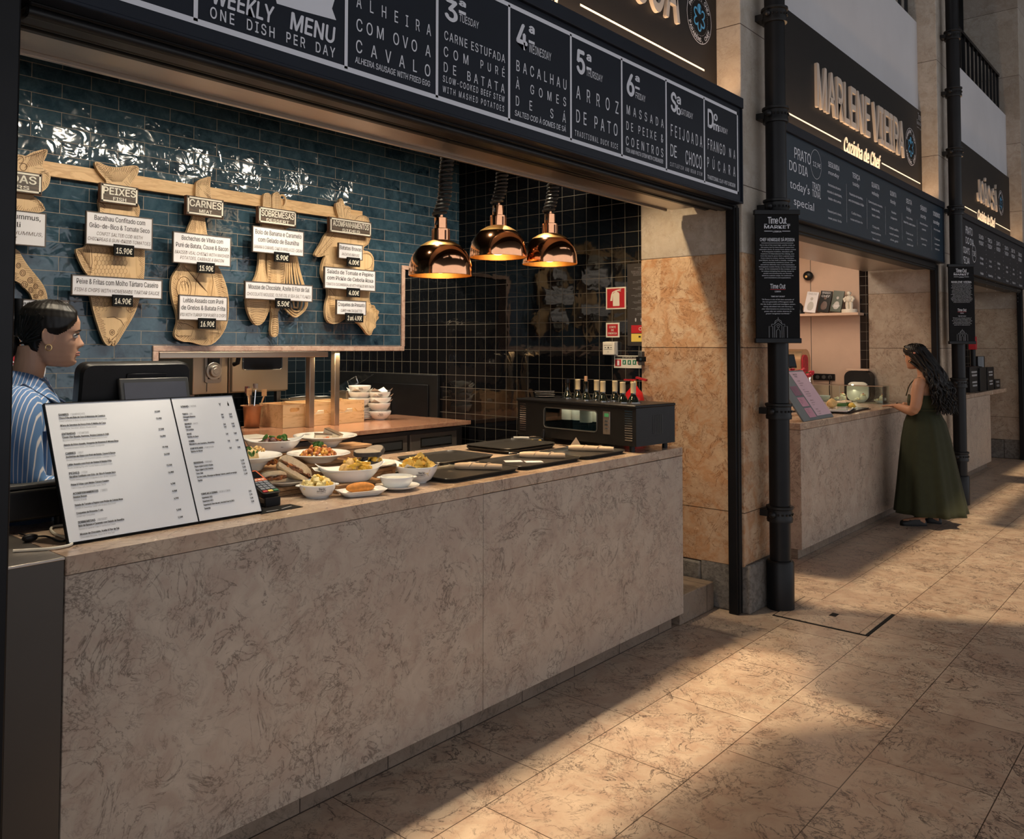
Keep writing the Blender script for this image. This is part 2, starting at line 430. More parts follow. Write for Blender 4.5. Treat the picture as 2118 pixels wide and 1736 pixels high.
MT = {}
MT['counter'] = marble('counter_limestone', (.465,.385,.31), (.43,.335,.268), (.10,.075,.06), .75, rough=.42, wet=.35)
MT['counter_top'] = marble('counter_top_limestone', (.50,.385,.285), (.45,.32,.235), (.12,.085,.06), .7, rough=.22, wet=.5)
MT['floor'] = marble('floor_limestone', (.54,.425,.32), (.48,.345,.255), (.085,.06,.05), 1.1, joints=(.66,.45,.0022,.5,-.02,.226), rough=.33, scale=.9, wet=.45)
MT['kick'] = marble('kick_limestone', (.24,.185,.14), (.21,.155,.115), (.06,.045,.03), .7, joints=(.42,.5,.003,0,.1,0), order='XZY', rough=.5)  # recess shade under the counters is put into this darker stone colour
MT['prep'] = marble('prep_top_marble', (.50,.27,.16), (.42,.20,.12), (.16,.07,.05), .7, rough=.12, scale=2.2, wet=.6)
MT['pink'] = marble('frame_marble', (.60,.42,.33), (.52,.33,.25), (.25,.15,.11), .5, rough=.3, scale=2.5)
MT['pier'] = marble('pier_stone', (.56,.40,.26), (.50,.28,.145), (.20,.085,.035), 1.0, joints=(3.,1.03,.003,0,1.5,.41), order='XZY', rough=.62, scale=1.1, bumpy=.25, wet=.3)
MT['pier_pale'] = marble('pale_pier_stone', (.45,.375,.29), (.41,.32,.24), (.16,.11,.08), .8, joints=(3.,1.03,.003,0,1.5,.41), order='XZY', rough=.62, scale=1.1, bumpy=.2, wet=.3)
MT['pier_grey'] = marble('weathered_stone', (.44,.40,.35), (.40,.35,.29), (.19,.15,.12), .35, joints=(3.,1.03,.003,0,1.5,.41), order='XZY', rough=.75, scale=.9, bumpy=.2, wet=.25)
MT['plinth'] = marble('plinth_granite', (.20,.18,.16), (.13,.115,.10), (.05,.045,.04), .5, rough=.8, scale=3, bumpy=.5, wet=.2)
MT['plaster'] = plain('grey_plaster', (.56,.56,.58), .85, var=.05, scale=1.3, bmp=.06)
MT['blue'] = tiles('blue_glazed_tile', 'XZY', .316, .079, .0016, .5, -.14, -.078*0+.0, (.004,.014,.026), (.028,.064,.094), (.30,.25,.19), rough=.09, wave=.55, wscale=11, cloud=(.052,.098,.132), spec=.7, wdist=.012)
MT['black_tile'] = tiles('black_glazed_tile', 'YZX', .1075, .1035, .0017, 0, .0, .03, (.004,.004,.005), (.006,.006,.007), (.15,.135,.105), rough=.04, wave=.16, wscale=7, spec=.55, wdist=.01)
MT['black_tile_back'] = tiles('dark_kitchen_tile', 'XZY', .1075, .1035, .0017, 0, .0, .03, (.010,.018,.024), (.014,.024,.032), (.14,.16,.17), rough=.08, wave=.16, wscale=7)
MT['black'] = plain('black_paint', (.007,.007,.008), .36, var=.2, spec=.22)
MT['black_matte'] = plain('black_matte', (.007,.007,.0075), .7, var=.2, spec=.15)
MT['soft_black'] = plain('black_plastic', (.009,.009,.0095), .42, var=.2, bmp=.05, scale=20, spec=.3)
MT['sign'] = plain('sign_navy', (.009,.0125,.021), .4, var=.1, spec=.22)
MT['board'] = plain('board_brown_black', (.012,.011,.011), .5, var=.1, spec=.25)
MT['white_print'] = plain('white_print', (.72,.73,.78), .5, var=0)
MT['grey_print'] = plain('grey_print', (.33,.34,.36), .55, var=0)
MT['dark_print'] = plain('dark_print', (.018,.016,.016), .55, var=0)
MT['brown_print'] = plain('brown_print', (.10,.075,.06), .55, var=0)
MT['cream'] = plain('cream_letters', (.50,.45,.40), .5, var=.03)
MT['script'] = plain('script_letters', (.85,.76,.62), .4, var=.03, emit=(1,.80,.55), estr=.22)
MT['led'] = plain('lit_line', (.9,.8,.65), .4, var=0, emit=(1,.78,.52), estr=.75)
MT['blue_print'] = plain('blue_print', (.06,.33,.62), .5, var=0)
MT['steel'] = brushed('brushed_steel', (.52,.47,.42), .34, 0)
MT['steel_v'] = brushed('brushed_steel_upright', (.34,.31,.29), .36, 2)
MT['oven_steel'] = plain('oven_steel', (.50,.42,.33), .34, .9, var=.05, scale=3)
MT['cabinet_steel'] = plain('cabinet_steel', (.085,.075,.066), .4, .6, var=.05, scale=3)
MT['drawer'] = plain('drawer_steel', (.21,.17,.135), .38, .35, var=.05, scale=4)
MT['chrome'] = plain('chrome', (.75,.74,.72), .12, 1., var=0)
MT['copper'] = plain('polished_copper', (.86,.42,.22), .09, 1., var=.05, scale=30)
MT['copper_in'] = plain('copper_inside', (.75,.46,.16), .4, 1., var=.1, scale=30)
MT['bulb'] = plain('heat_bulb', (.9,.8,.6), .3, var=0, emit=(1,.62,.25), estr=7)
MT['china'] = plain('white_china', (.80,.80,.78), .12, var=.02, spec=.6, coat=.4)
MT['paper'] = plain('paper', (.83,.80,.74), .75, var=.04, scale=30)
MT['napkin'] = plain('napkin_paper', (.56,.43,.30), .85, var=.06, scale=25, bmp=.15)
MT['tray'] = plain('tray_plastic', (.030,.028,.026), .30, var=.25, scale=60, bmp=.12, spec=.6)
MT['board_white'] = plain('menu_white', (.86,.88,.92), .45, var=.015)
MT['label_white'] = plain('label_white', (.72,.71,.74), .4, var=.02)
MT['cutout'] = wood('cutout_pine', (.66,.45,.24), (.54,.34,.16), 2, .8, .5, 3.2)
MT['rail'] = wood('rail_pine', (.66,.43,.21), (.54,.32,.14), 0, .9, .45, 4)
MT['engrave'] = plain('burnt_engraving', (.12,.06,.025), .8, var=0)
MT['crate'] = wood('crate_pine', (.70,.47,.25), (.55,.33,.15), 0, 1.5, .55, 3)
MT['riser'] = wood('riser_wood', (.42,.25,.12), (.27,.14,.06), 0, 1.2, .6, 4)
MT['plate_dark'] = wood('dark_wood_plate', (.085,.055,.035), (.035,.022,.014), 0, 2, .4, 4)
MT['dark_edge'] = plain('rust_edge', (.18,.075,.035), .6, var=.2)
MT['skin'] = plain('skin_light', (.50,.285,.19), .5, var=.05, scale=14, spec=.4)
MT['skin2'] = plain('skin_tan', (.42,.215,.125), .5, var=.05, scale=14, spec=.4)
MT['lip'] = plain('lips', (.40,.17,.13), .45, var=.05)
MT['eye_white'] = plain('eye_white', (.7,.68,.65), .3, var=0)
MT['hair'] = plain('dark_hair', (.006,.0045,.004), .42, var=.3, scale=60, spec=.35)
MT['gold'] = plain('gold', (.8,.58,.25), .25, 1., var=0)
MT['red'] = plain('red_print', (.42,.012,.02), .5, var=0)
MT['yellow'] = plain('yellow_print', (.70,.52,.10), .5, var=0)
MT['green'] = plain('green_print', (.01,.16,.07), .5, var=0)
MT['offwhite'] = plain('off_white', (.72,.68,.58), .5, var=.02)
MT['grey'] = plain('light_grey_plastic', (.45,.44,.42), .5, var=.03)
MT['boxgrey'] = plain('box_grey', (.06,.06,.058), .45)
MT['glass'] = glass('clear_glass')
MT['dark_glass'] = plain('dark_glass', (.012,.012,.014), .06, var=0, spec=.7)
# ================================================================== the setting
Y0, YK, XT, YB, YP, YS, YU, PER = 2.427, 2.475, 5.06, 4.70, 2.26, 2.22, 2.42, 4.89
PIERS = [(.17, .79), (5.06, 5.716), (9.95, 10.606), (14.84, 15.5), (19.73, 20.4)]
def sbox(name, a, b, m, bevel=0): return structure(MB().box(a, b).build(name, MT[m], bevel=bevel))

f = MB().quad((-9,-12,0), (32,-12,0), (32,7.2,0), (-9,7.2,0)); structure(f.build('floor', MT['floor']))
# piers of the arcade: stacked limestone blocks, greyer weathered blocks above 2.23 m, granite plinths
for i, (a, b) in enumerate(PIERS):
    m = MB(); y1 = 2.985 if i else 2.6
    zs = [.0, 2.25, 7.5]
    m.mat(MT['pier' if i < 2 else 'pier_pale']).box((a, YP, .28), (b, y1, 2.25)); m.mat(MT['pier_grey']).box((a, YP, 2.25), (b, y1, 7.5))
    o = structure(m.build('pillar', bevel=.006))
    if i:
        p = MB().box((a-.0, YP-.03, 0), (b+.01, YP+.30, .30)).box((a-.012, YP+.30, 0), (b+.012, y1, .275))
        structure(p.build('trim_%d' % (i+1), MT['plinth'], bevel=.012))
# plaster wall above the name boards, its top edge carrying the gallery railing
ZT = P(1980, 133, y=2.44).z
for i in range(4):
    a, b = PIERS[i][1], PIERS[i+1][0]
    structure(MB().box((a, 2.445, 2.62), (b, 2.62, ZT)).build('wall_front', MT['plaster']))
    # dark loft wall and gallery floor behind the railing
    structure(MB().box((a-.66, 4.6, ZT-.1), (b, 4.7, 8.2)).build('wall_loft', MT['black_matte']))
structure(MB().box((-4, 2.62, ZT-.25), (19.7, 4.7, ZT-.1)).build('ceiling_gallery', MT['black_matte']))
structure(MB().box((-7, 2.45, 0), (.17, 2.6, ZT)).build('wall_front', MT['plaster']))
# end wall of the hall with a cornice
e = MB().box((21.4, -8, 0), (21.9, 7, 9.5)).box((21.15, -8, 5.35), (21.4, 7, 5.75)).box((21.25, -8, 5.75), (21.4, 7, 5.95)).box((21.3, -8, 4.95), (21.4, 7, 5.05)).box((21.2,1.0,5.95),(21.4,2.2,6.9))
structure(e.build('wall_end', MT['pier_grey'], bevel=.02))

structure(MB().box((9, 2.31, 8.6), (22, 7.2, 8.8)).build('ceiling_eave', MT['black_matte']))
# unseen hall roof, its bare openings shaped to throw the wanted sun patches
ZR = 8.6
def up(x, y): k = ZR/-SUN_TO.z; return (x-SUN_TO.x*k, y-SUN_TO.y*k)
holes = [[up(*p) for p in poly] for poly in (
    [(6.26,2.02), (12.2,2.02), (12.2,1.66), (9.1,1.62), (9.1,1.48), (12.2,1.5), (12.2,-.5), (6.6,-.5), (5.42,1.86), (5.72,2.42), (6.20,2.42)],
    [(4.46,2.05), (1.2,2.05), (1.2,1.42), (2.6,1.48), (3.5,1.40), (4.02,1.0), (4.12,1.45), (4.62,1.60)],
    [(12.8,2.2), (16.5,2.2), (16.5,.2), (12.8,.2)],
)]
outer = [(-12,-18), (26,-18), (26,2.3), (-12,2.3)]
r = MB().poly(outer, (0,0,ZR), XU, Vector((0,1,0)), 0, .22, holes)
structure(r.build('ceiling', MT['black_matte']))

# ------------------------------------------------------------------ first stall: room
ZC = 3.25
structure(MB().box((.2, 2.62, ZC), (5.72, 6.45, ZC+.1)).build('ceiling_stall', MT['black_matte']))
structure(MB().box((.6, 2.62, 0), (.822, 6.45, ZC)).build('wall_left', MT['blue']))
# side wall: black tile from behind the stone jamb to the kitchen
structure(MB().box((XT+.012, 2.95, 0), (XT+.16, 6.45, ZC)).build('wall_right', MT['black_tile']))
structure(MB().box((.7, 6.30, 0), (5.2, 6.45, ZC)).build('wall_back', MT['black_tile_back']))
# hanging blue tiled wall with the pass opening cut in it
XA, XB = P(325, 721, y=YB).x, P(829, 640, y=YB).x
zo = P(600, 716, y=YB).z; zd = P(825, 557, y=YB).z
out = [(.826, .0), (XA, .0), (XA, zo), (XB, zo), (XB, zd), (XT+.012, zd), (XT+.012, ZC), (.826, ZC)]
structure(MB().poly(out, (0, YB, 0), XU, ZU, -.09, 0).build('wall_pass', MT['blue']))
# marble edging of the opening
t = .034
m = MB().box((XA-.03, YB-.012, zo-t), (XB+.03, YB+.10, zo)).box((XA-.03, YB-.012, 1.0), (XA+.005, YB+.10, zo-t-.001))
m.box((XB, YB-.012, zo), (XB+.035, YB+.10, zd)).box((XB, YB-.012, zd), (XT+.01, YB+.10, zd+.032))
structure(m.build('trim_1', MT['pink'], bevel=.003))

# threshold step behind the counter, right of it
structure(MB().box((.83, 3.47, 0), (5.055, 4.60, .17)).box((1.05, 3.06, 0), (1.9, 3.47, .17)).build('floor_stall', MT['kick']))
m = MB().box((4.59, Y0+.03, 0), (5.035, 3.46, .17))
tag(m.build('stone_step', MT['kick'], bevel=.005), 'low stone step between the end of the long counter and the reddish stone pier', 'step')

# header beam: brushed steel soffit and roller shutter box under the menu board
s = MB().box((.85, 2.525, 2.55), (4.95, 2.694, 2.585)).box((.85, 2.695, 2.535), (4.90, 2.712, 2.585))
s = s.build('steel_soffit', MT['steel'], bevel=.003); tag(s, 'brushed steel soffit strip running under the large weekly menu board', 'soffit')
sh = thing('shutter_box', 'black roller shutter housing under the large weekly menu board', 'shutter', (2.9, 2.4, 2.5))
m = MB().box((.826, 2.285, 2.535), (5.02, 2.50, 2.62)).box((.826, 2.30, 2.512), (5.0, 2.375, 2.54)).box((.826, 2.44, 2.525), (4.98, 2.475, 2.54))
m.build('housing', MT['black'], sh, bevel=.008, world=True)
m = MB().cyl((.83, 2.31, 2.525), (5.0, 2.31, 2.525), .016).cyl((.83, 2.40, 2.527), (5.0, 2.40, 2.527), .009)
m.build('bottom_bar', MT['soft_black'], sh, world=True)
sh2 = []
for k in (1, 2):
    a, b = PIERS[k][1], PIERS[k+1][0]
    q = thing('shutter_box', ('', 'black roller shutter housing under the second menu board, above the pastry case', 'black roller shutter housing under the farthest menu board')[k], 'shutter', ((a+b)/2, 2.4, 2.5))
    MB().box((a, 2.285, 2.49), (b-.07, 2.50, 2.60)).build('housing', MT['black'], q, bevel=.008, world=True)
    MB().cyl((a, 2.31, 2.485), (b-.07, 2.31, 2.485), .016).build('bottom_bar', MT['soft_black'], q, world=True)
    so = MB().box((a+.02, 2.52, 2.50), (b-.1, 3.0, 2.54)).build('steel_soffit', MT['steel'], bevel=.003)
    tag(so, ('', 'brushed steel soffit under the second menu board, over the pastry counter', 'brushed steel soffit under the farthest menu board')[k], 'soffit')
# shutter guide rails
def guide(x0, x1, lab):
    g = thing('shutter_guide', lab, 'guide rail', ((x0+x1)/2, 2.31, 0))
    MB().box((x0, 2.285, 0), (x1, 2.345, 2.55)).build('rail', MT['black'], g, bevel=.006, world=True)
    MB().box((x0+.012, 2.274, .01), (x0+.024, 2.286, 2.53)).box((x1-.024, 2.274, .01), (x1-.012, 2.286, 2.53)).build('rib', MT['soft_black'], g, world=True)
m = thing('shutter_guide', 'wide black shutter post at the left edge, beside the till', 'guide rail', (.77, 2.3, 0))
MB().box((.50, 2.17, 0), (.768, 2.30, 3.3)).build('rail', MT['black'], m, bevel=.006, world=True)
MB().box((.78, 2.301, 0), (.812, 2.36, 3.2)).build('rib', MT['soft_black'], m, world=True)
guide(5.005, 5.062, 'black shutter guide rail beside the reddish stone pier and drain pipe')
guide(9.885, 9.945, 'black shutter guide rail behind the woman in the green dress')
guide(14.77, 14.83, 'black shutter guide rail beside the farthest counter')

# ------------------------------------------------------------------ second and third stall rooms
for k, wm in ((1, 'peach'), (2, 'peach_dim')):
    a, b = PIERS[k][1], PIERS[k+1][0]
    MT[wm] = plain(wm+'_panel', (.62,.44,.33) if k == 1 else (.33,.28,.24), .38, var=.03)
    y2 = 4.2
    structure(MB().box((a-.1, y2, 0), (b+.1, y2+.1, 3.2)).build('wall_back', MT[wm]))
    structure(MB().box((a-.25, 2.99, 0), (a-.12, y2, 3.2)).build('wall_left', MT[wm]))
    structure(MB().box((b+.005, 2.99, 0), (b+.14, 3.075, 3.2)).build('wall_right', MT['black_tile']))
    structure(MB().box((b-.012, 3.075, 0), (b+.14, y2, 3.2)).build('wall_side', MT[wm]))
    structure(MB().box((a-.2, 2.62, 3.15), (b+.2, y2+.1, 3.25)).build('ceiling_stall', MT['black_matte']))
yj = P(1677, 620, x=9.938).y; structure(MB().box((9.9365, yj-.003, 0), (9.9385, yj+.003, 3.1)).build('trim_6', MT['boxgrey']))

# ------------------------------------------------------------------ counters
def counter(x0, x1, depth, lab, seam=None, endm='counter'):
    t = thing('stone_counter', lab, 'counter', ((x0+x1)/2, Y0, 0))
    m = MB()
    if seam: m.box((x0, Y0, .082), (seam-.0012, Y0+.10, 1.006)).box((seam+.0012, Y0, .082), (x1, Y0+.10, 1.006))
    else: m.box((x0, Y0, .082), (x1, Y0+.10, 1.006))
    m.build('front_panel', MT['counter'], t, world=True, bevel=.002)
    MB().box((x1-.10, Y0+.101, .082), (x1, Y0+depth-.02, 1.006)).build('end_panel', MT['counter'], t, world=True, bevel=.002)
    MB().box((x0, Y0+.101, .082), (x0+.10, Y0+.58, 1.006)).build('end_panel', MT['counter'], t, world=True, bevel=.002)
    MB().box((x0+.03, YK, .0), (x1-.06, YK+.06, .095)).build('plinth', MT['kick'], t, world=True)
    if seam:
        MB().poly([(x0, Y0-.001), (seam-.0012, Y0-.001), (seam-.0012, Y0+depth), (1.95, Y0+depth), (1.95, Y0+.62), (x0, Y0+.62)], (0,0,0), XU, Vector((0,1,0)), 1.0085, 1.06).build('worktop', MT['counter_top'], t, world=True, bevel=.004)
        MB().box((seam+.0012, Y0-.001, 1.0085), (x1+.001, Y0+depth, 1.060)).build('worktop', MT['counter_top'], t, world=True, bevel=.004)
    else: MB().box((x0, Y0-.001, 1.0085), (x1+.001, Y0+depth, 1.060)).build('worktop', MT['counter_top'], t, world=True, bevel=.004)
    return t
counter(1.006, 4.58, 1.02, 'long beige limestone counter in front of the blue tiled wall', seam=2.782)
Y0, YK = 2.497, 2.54
counter(6.62, 9.93, .95, 'beige limestone counter where the woman in green stands')
counter(10.95, 13.6, .62, 'beige limestone counter behind the second drain pipe, farthest away')
tag(MB().box((13.603, 2.50, 1.0), (14.78, 2.97, 1.0605)).box((13.7, 2.86, 0), (14.7, 2.95, .9995)).build('stone_ledge', MT['counter_top'], bevel=.003), 'pale stone ledge continuing right of the farthest counter', 'ledge')
Y0, YK = 2.427, 2.475
# steel end cabinet left of the counter
t = thing('steel_end_cabinet', 'dark brushed steel cabinet closing the counter beside the shutter post', 'cabinet', (.92, Y0, 0))
MB().box((.83, Y0+.004, .0), (1.003, 2.9, 1.052)).build('body', MT['cabinet_steel'], t, world=True)
MB().box((.83, Y0-.002, 1.0525), (1.004, 3.0, 1.0605)).build('top', MT['steel'], t, world=True, bevel=.002)

# floor hatch
h = thing('floor_hatch', 'square stone access hatch in the floor beside the nearest drain pipe', 'hatch', (5.42, 1.85, 0))
MB().box((5.15, 1.575, .0005), (5.68, 2.13, .003)).build('frame', MT['black_matte'], h, world=True)
MB().box((5.165, 1.592, .003), (5.668, 2.122, .0055)).build('lid', MT['floor'], h, world=True)
q = P(1725, 1272, z=.006); MB().box((q.x-.035, q.y-.02, .0055), (q.x+.035, q.y+.02, .0065)).build('finger_hole', MT['black_matte'], h, world=True)
# ================================================================== menu boards, name boards, banners
def zt(s, ox, oy): return lambda x, y: (ox+s*x, oy+s*y)
def fit_sp(body, w, h, cond, **k):
    a = glyphs(body, **k); b = glyphs(body, **dict(k, sp=2.))
    want = w*a[3]/(h*cond)
    return max(.82, min(6., 1+(want-a[2])/max(1e-6, b[2]-a[2])))
def zline(mb, Z, y, body, l, r, top, cond=None, **k):
    (lx, ly) = Z(*l); (rx, _) = Z(r, 0); (_, ty) = Z(0, top)
    a = P(lx, ly, y=y); h = P(lx, ty, y=y).z-a.z; w = xat(rx, a.z, y)-a.x
    if cond: k = dict(k, sp=fit_sp(body, w, h, cond, **k))
    text(mb, body, a, XU, ZU, h, w=w, **k)
def bar(mb, x0, z0, x1, z1, y, lift=.0015): mb.quad((x0, y-lift, z0), (x1, y-lift, z0), (x1, y-lift, z1), (x0, y-lift, z1))
def ring(mb, c, r0, r1, u, v, n=48, lift=.002, sx=1.):
    c = Vector(c); u = Vector(u); v = Vector(v); nn = u.cross(v)
    vs = []
    for i in range(n):
        a = 2*math.pi*i/n
        for r in (r0, r1): vs.append(c+u*(r*math.cos(a)*sx)+v*(r*math.sin(a))+nn*lift)
    mb.add(vs, [(2*i, 2*i+1, (2*i+3) % (2*n), (2*i+2) % (2*n)) for i in range(n)])
def stroke(mb, pts, w, y, lift=.0015):
    """a flat printed or engraved line on a plane facing -Y"""
    pts = [Vector((p[0], 0, p[1])) for p in pts]
    vs = []; m = len(pts)
    for i, p in enumerate(pts):
        t = pts[min(i+1, m-1)]-pts[max(i-1, 0)]
        if t.length < 1e-9: t = Vector((1, 0, 0))
        t.normalize(); s = Vector((-t.z, 0, t.x))*w*.5
        for q in (p+s, p-s): vs.append((q.x, y-lift, q.z))
    mb.add(vs, [(2*i, 2*i+1, 2*i+3, 2*i+2) for i in range(m-1)])

# ---- big weekly menu
x1 = P(1537, 310, y=YS).x; zb, ztp = P(1535, 421, y=YS).z, P(1538, 205, y=YS).z
sg = thing('menu_sign', 'large navy weekly menu board over the long counter, white framed dish columns', 'menu sign', (2.9, 2.28, zb))
MB().box((.824, YS+.012, zb+.004), (x1-.006, 2.278, ztp-.004)).build('panel', MT['sign'], sg, world=True)
m = MB().box((.822, YS-.006, ztp-.066), (x1, 2.284, ztp)).box((.822, YS, zb), (x1, 2.284, zb+.012)).box((x1-.010, YS, zb), (x1, 2.284, ztp-.067))
m.build('frame', MT['sign'], sg, bevel=.003, world=True)
Z4 = zt(.40604, 700, 0); Z1 = zt(.34566, 0, 0); yf = YS+.012
wb = MB()
xr = P(1526, 399, y=yf).x; zl, zu = P(1526, 399.4, y=yf).z, P(1526, 236, y=yf).z
bar(wb, .826, zl-.009, xr+.007, zl+.009, yf); bar(wb, .826, zu-.009, xr+.007, zu+.009, yf); bar(wb, xr-.007, zl-.009, xr+.007, zu+.009, yf)
for px in (404, 715, 903, 1052.5, 1180.5, 1286, 1378, 1457): x = xat(px, zl, yf); bar(wb, x-.007, zl, x+.007, zu, yf)
wb.build('border', MT['white_print'], sg, world=True)
L = MB(); B = dict(bold=.03)
zline(L, Z1, yf, 'WEEKLY', (1268, 18), 1640, -88, bold=.05, shear=.12); zline(L, Z1, yf, 'MENU', (1733, 172), 2005, 70, bold=.05, shear=.12)
zline(L, Z1, yf, 'ONE  DISH  PER  DAY', (1255, 105), 2003, 38, cond=.72, bold=.03)
rb = [Z1(*p) for p in ((1640,-40), (2018,-60), (1985,52), (2010,122), (1900,92), (1780,60), (1655,22))]
zz = [P(a, b, y=yf) for a, b in rb]; L.add([(p.x, yf-.0015, p.z) for p in zz], [tuple(range(len(zz)))])
rows = [
 ('ALHEIRA',(90,36),470,-26,.62,0),('COM OVO A',(90,155),468,92,.72,0),('CAVALO',(88,265),466,200,.72,0),('ALHEIRA SAUSAGE WITH FRIED EGG',(83,318),465,287,0,2),
 ('3',(540,92),606,-12,0,3),('ª',(612,45),648,0,0,3),('TUESDAY',(615,108),714,70,0,1),
 ('CARNE ESTUFADA',(538,200),847,155,.72,0),('COM',(535,285),660,235,.75,0),('PURÉ',(722,348),845,305,.72,0),('DE',(535,365),598,315,.72,0),('BATATA',(655,410),845,362,.72,0),
 ('SLOW-COOKED BEEF STEW',(530,415),845,383,.62,2),('WITH MASHED POTATOES',(530,468),842,437,.6,2),
 ('4',(905,235),962,112,0,3),('ª',(968,190),998,130,0,3),('WEDNESDAY',(970,265),1083,222,0,1),
 ('BACALHAU',(905,360),1160,305,.66,0),('À GOMES',(902,450),1158,402,.72,0),('DE',(902,537),985,487,.68,0),('SÁ',(1078,600),1157,552,.7,0),('SALTED COD À GOMES DE SÁ',(897,588),1157,560,0,2),
 ('5',(1212,365),1255,250,0,3),('ª',(1262,330),1287,275,0,3),('THURSDAY',(1262,385),1345,350,0,1),
 ('ARROZ',(1210,500),1425,434,.62,0),('DE PATO',(1210,622),1420,557,.62,0),('TRADITIONAL DUCK RICE',(1203,690),1422,662,.55,2),
 ('6',(1467,478),1507,370,0,3),('ª',(1510,430),1533,385,0,3),('FRIDAY',(1512,500),1563,468,0,1),
 ('MASSADA',(1467,580),1655,534,.66,0),('DE PEIXE &',(1465,660),1653,617,.66,0),('COENTROS',(1463,738),1653,692,.66,0),('FISH AND PASTA STEW WITH CORIANDER',(1463,773),1652,752,0,2),
 ('S',(1692,560),1722,468,0,3),('a',(1722,525),1743,478,0,3),('b',(1722,580),1743,535,0,3),('SATURDAY',(1745,583),1805,553,0,1),
 ('FEIJOADA',(1692,692),1852,632,.5,0),('DE',(1690,795),1722,733,0,0),('CHOCO',(1767,835),1850,765,.46,0),('CUTTLEFISH AND BEAN STEW',(1688,845),1852,825,.5,2),
 ('D',(1880,645),1910,555,0,3),('o',(1911,610),1930,568,0,3),('m',(1909,660),1937,618,0,3),('SUNDAY',(1938,668),1982,640,0,1),
 ('FRANGO',(1880,760),1968,705,.5,0),('NA',(1990,800),2020,755,.5,0),('PÚCARA',(1878,852),2020,800,.5,0),('TRADITIONAL CLAY-POT CHICKEN',(1878,910),2020,890,0,2)]
for s, l, r, t, cd, st in rows:
    zline(L, Z4, yf, s, l, r, t, cond=cd or None, bold=(.012, .0, .025, .07)[st], shear=(.0, .1, .08, 0)[st])
for a, b, c, d in ((612,50,648,57), (968,203,998,211), (1262,338,1287,345), (1510,438,1533,444)):
    p = P(*Z4(a, b), y=yf); q = xat(Z4(c, 0)[0], p.z, yf); bar(L, p.x, p.z-.012, q, p.z, yf)
L.build('lettering', MT['white_print'], sg, world=True)

# ---- name boards above
def badge(parent, px, py, ry, y):
    c = P(px, py, y=y); r = P(px, py-ry, y=y).z-c.z; c = Vector((c.x, y, c.z)); m = MB(); u, v = XU, ZU
    MB().poly([(r*math.cos(2*math.pi*i/40), r*math.sin(2*math.pi*i/40)) for i in range(40)], c, u, v, .0006, .0016).build('badge_disc', MT['black_matte'], parent, world=True)
    ring(m, c, r*.975, r, u, v)
    for i in range(60): a = 2*math.pi*i/60; p = c+u*(r*.68*math.cos(a))+v*(r*.68*math.sin(a)); ring(m, p, 0, r*.012, u, v, 6)
    for word, a0, a1, s in (('PARABÉNS, CHEF', 205, 335, 1), ('PARABÉNS, CHEF', 155, 25, -1)):
        n = len(word)
        for i, ch in enumerate(word):
            if ch == ' ': continue
            a = R_(a0+(a1-a0)*i/(n-1)); rad = Vector((math.cos(a), math.sin(a)))
            vv = (u*-rad.x+v*-rad.y) if s > 0 else (u*rad.x+v*rad.y); uu = vv.cross(u.cross(v))
            rr = r*(.92 if s > 0 else .74)
            text(m, ch, c+u*(rad.x*rr)+v*(rad.y*rr), uu, vv, r*.16, align='C', bold=.03, lift=.002)
    m.build('badge_print', MT['white_print'], parent, world=True)
    f = MB(); pts = []
    for i in range(73):
        a = 2*math.pi*i/72; k = r*(.22+.24*abs(math.cos(3*a))**.7); pts.append((c.x+k*math.sin(a), c.z+k*math.cos(a)*1.10))
    stroke(f, pts, r*.075, y, .0025)
    for i in range(1): f.add([(c.x+r*(.02+.16*math.cos(t)), y-.0025, c.z+r*(.30+.16*math.sin(t))) for t in [k*math.pi/8 for k in range(16)]], [tuple(range(16))])
    f.build('badge_flower', MT['blue_print'], parent, world=True)
def market_logo(mb, o, u, v, w, lift=.002, sub=True):
    """'Time Out MARKET LISBOA' lock-up, centred at o (bottom line), width w"""
    o = Vector(o); u = Vector(u); v = Vector(v)
    text(mb, 'Time Out', o+v*(w*.26), u, v, w*.25, w=w*.72, align='C', bold=.03, lift=lift, sp=.9)
    text(mb, 'MARKET', o+v*(w*.07), u, v, w*.125, w=w, align='C', bold=.03, lift=lift)
    text(mb, 'LISBOA', o-v*(w*.075), u, v, w*.06, w=w*.33, align='C', bold=.03, lift=lift)
    n = u.cross(v)*lift
    for s0, s1, h in ((-.5, -.19, -.03), (.19, .5, -.03), (-.5, -.385, .235), (.385, .5, .235)):
        a = o+u*(s0*w)+v*(h*w)+n; b = o+u*(s1*w)+v*(h*w)+n; mb.add([a-v*(w*.010), b-v*(w*.010), b+v*(w*.010), a+v*(w*.010)], [(0,1,2,3)])
def name_board(lab, x0, x1, z1, name, nx0, nx1, nz, nh, zl, lx, script, bd, logo=None):
    t = thing('name_board', lab, 'sign board', ((x0+x1)/2, YU, 3.2))
    MB().box((x0, YU, 3.225), (x1, 2.444, z1)).build('panel', MT['board'], t, world=True)
    m = MB(); text(m, name, (nx0, YU-.004, nz), XU, ZU, nh, w=nx1-nx0, lift=.006, bold=.03, extrude=.012); m.build('name_lettering', MT['cream'], t, world=True)
    for a, b in lx: m = MB(); bar(m, a, zl-.006, b, zl+.006, YU, .003); m.build('lit_line', MT['led'], t, world=True)
    m = MB(); text(m, 'Cozinha de Chef', (script[0], YU-.003, zl-.075), XU, ZU, .13, w=script[1]-script[0], lift=.003, shear=.3, bold=.025, extrude=.003); m.build('script_lettering', MT['script'], t, world=True)
    badge(t, *bd, YU)
    if logo:
        m = MB(); p = P(logo[0], logo[1], y=YU); market_logo(m, p, XU, ZU, logo[2]); m.build('market_logo', MT['grey_print'], t, world=True)
A = P(1400, 50, y=YU); bl = P(1685, 220, y=YU); bh = P(1683, 131, y=YU).z-bl.z
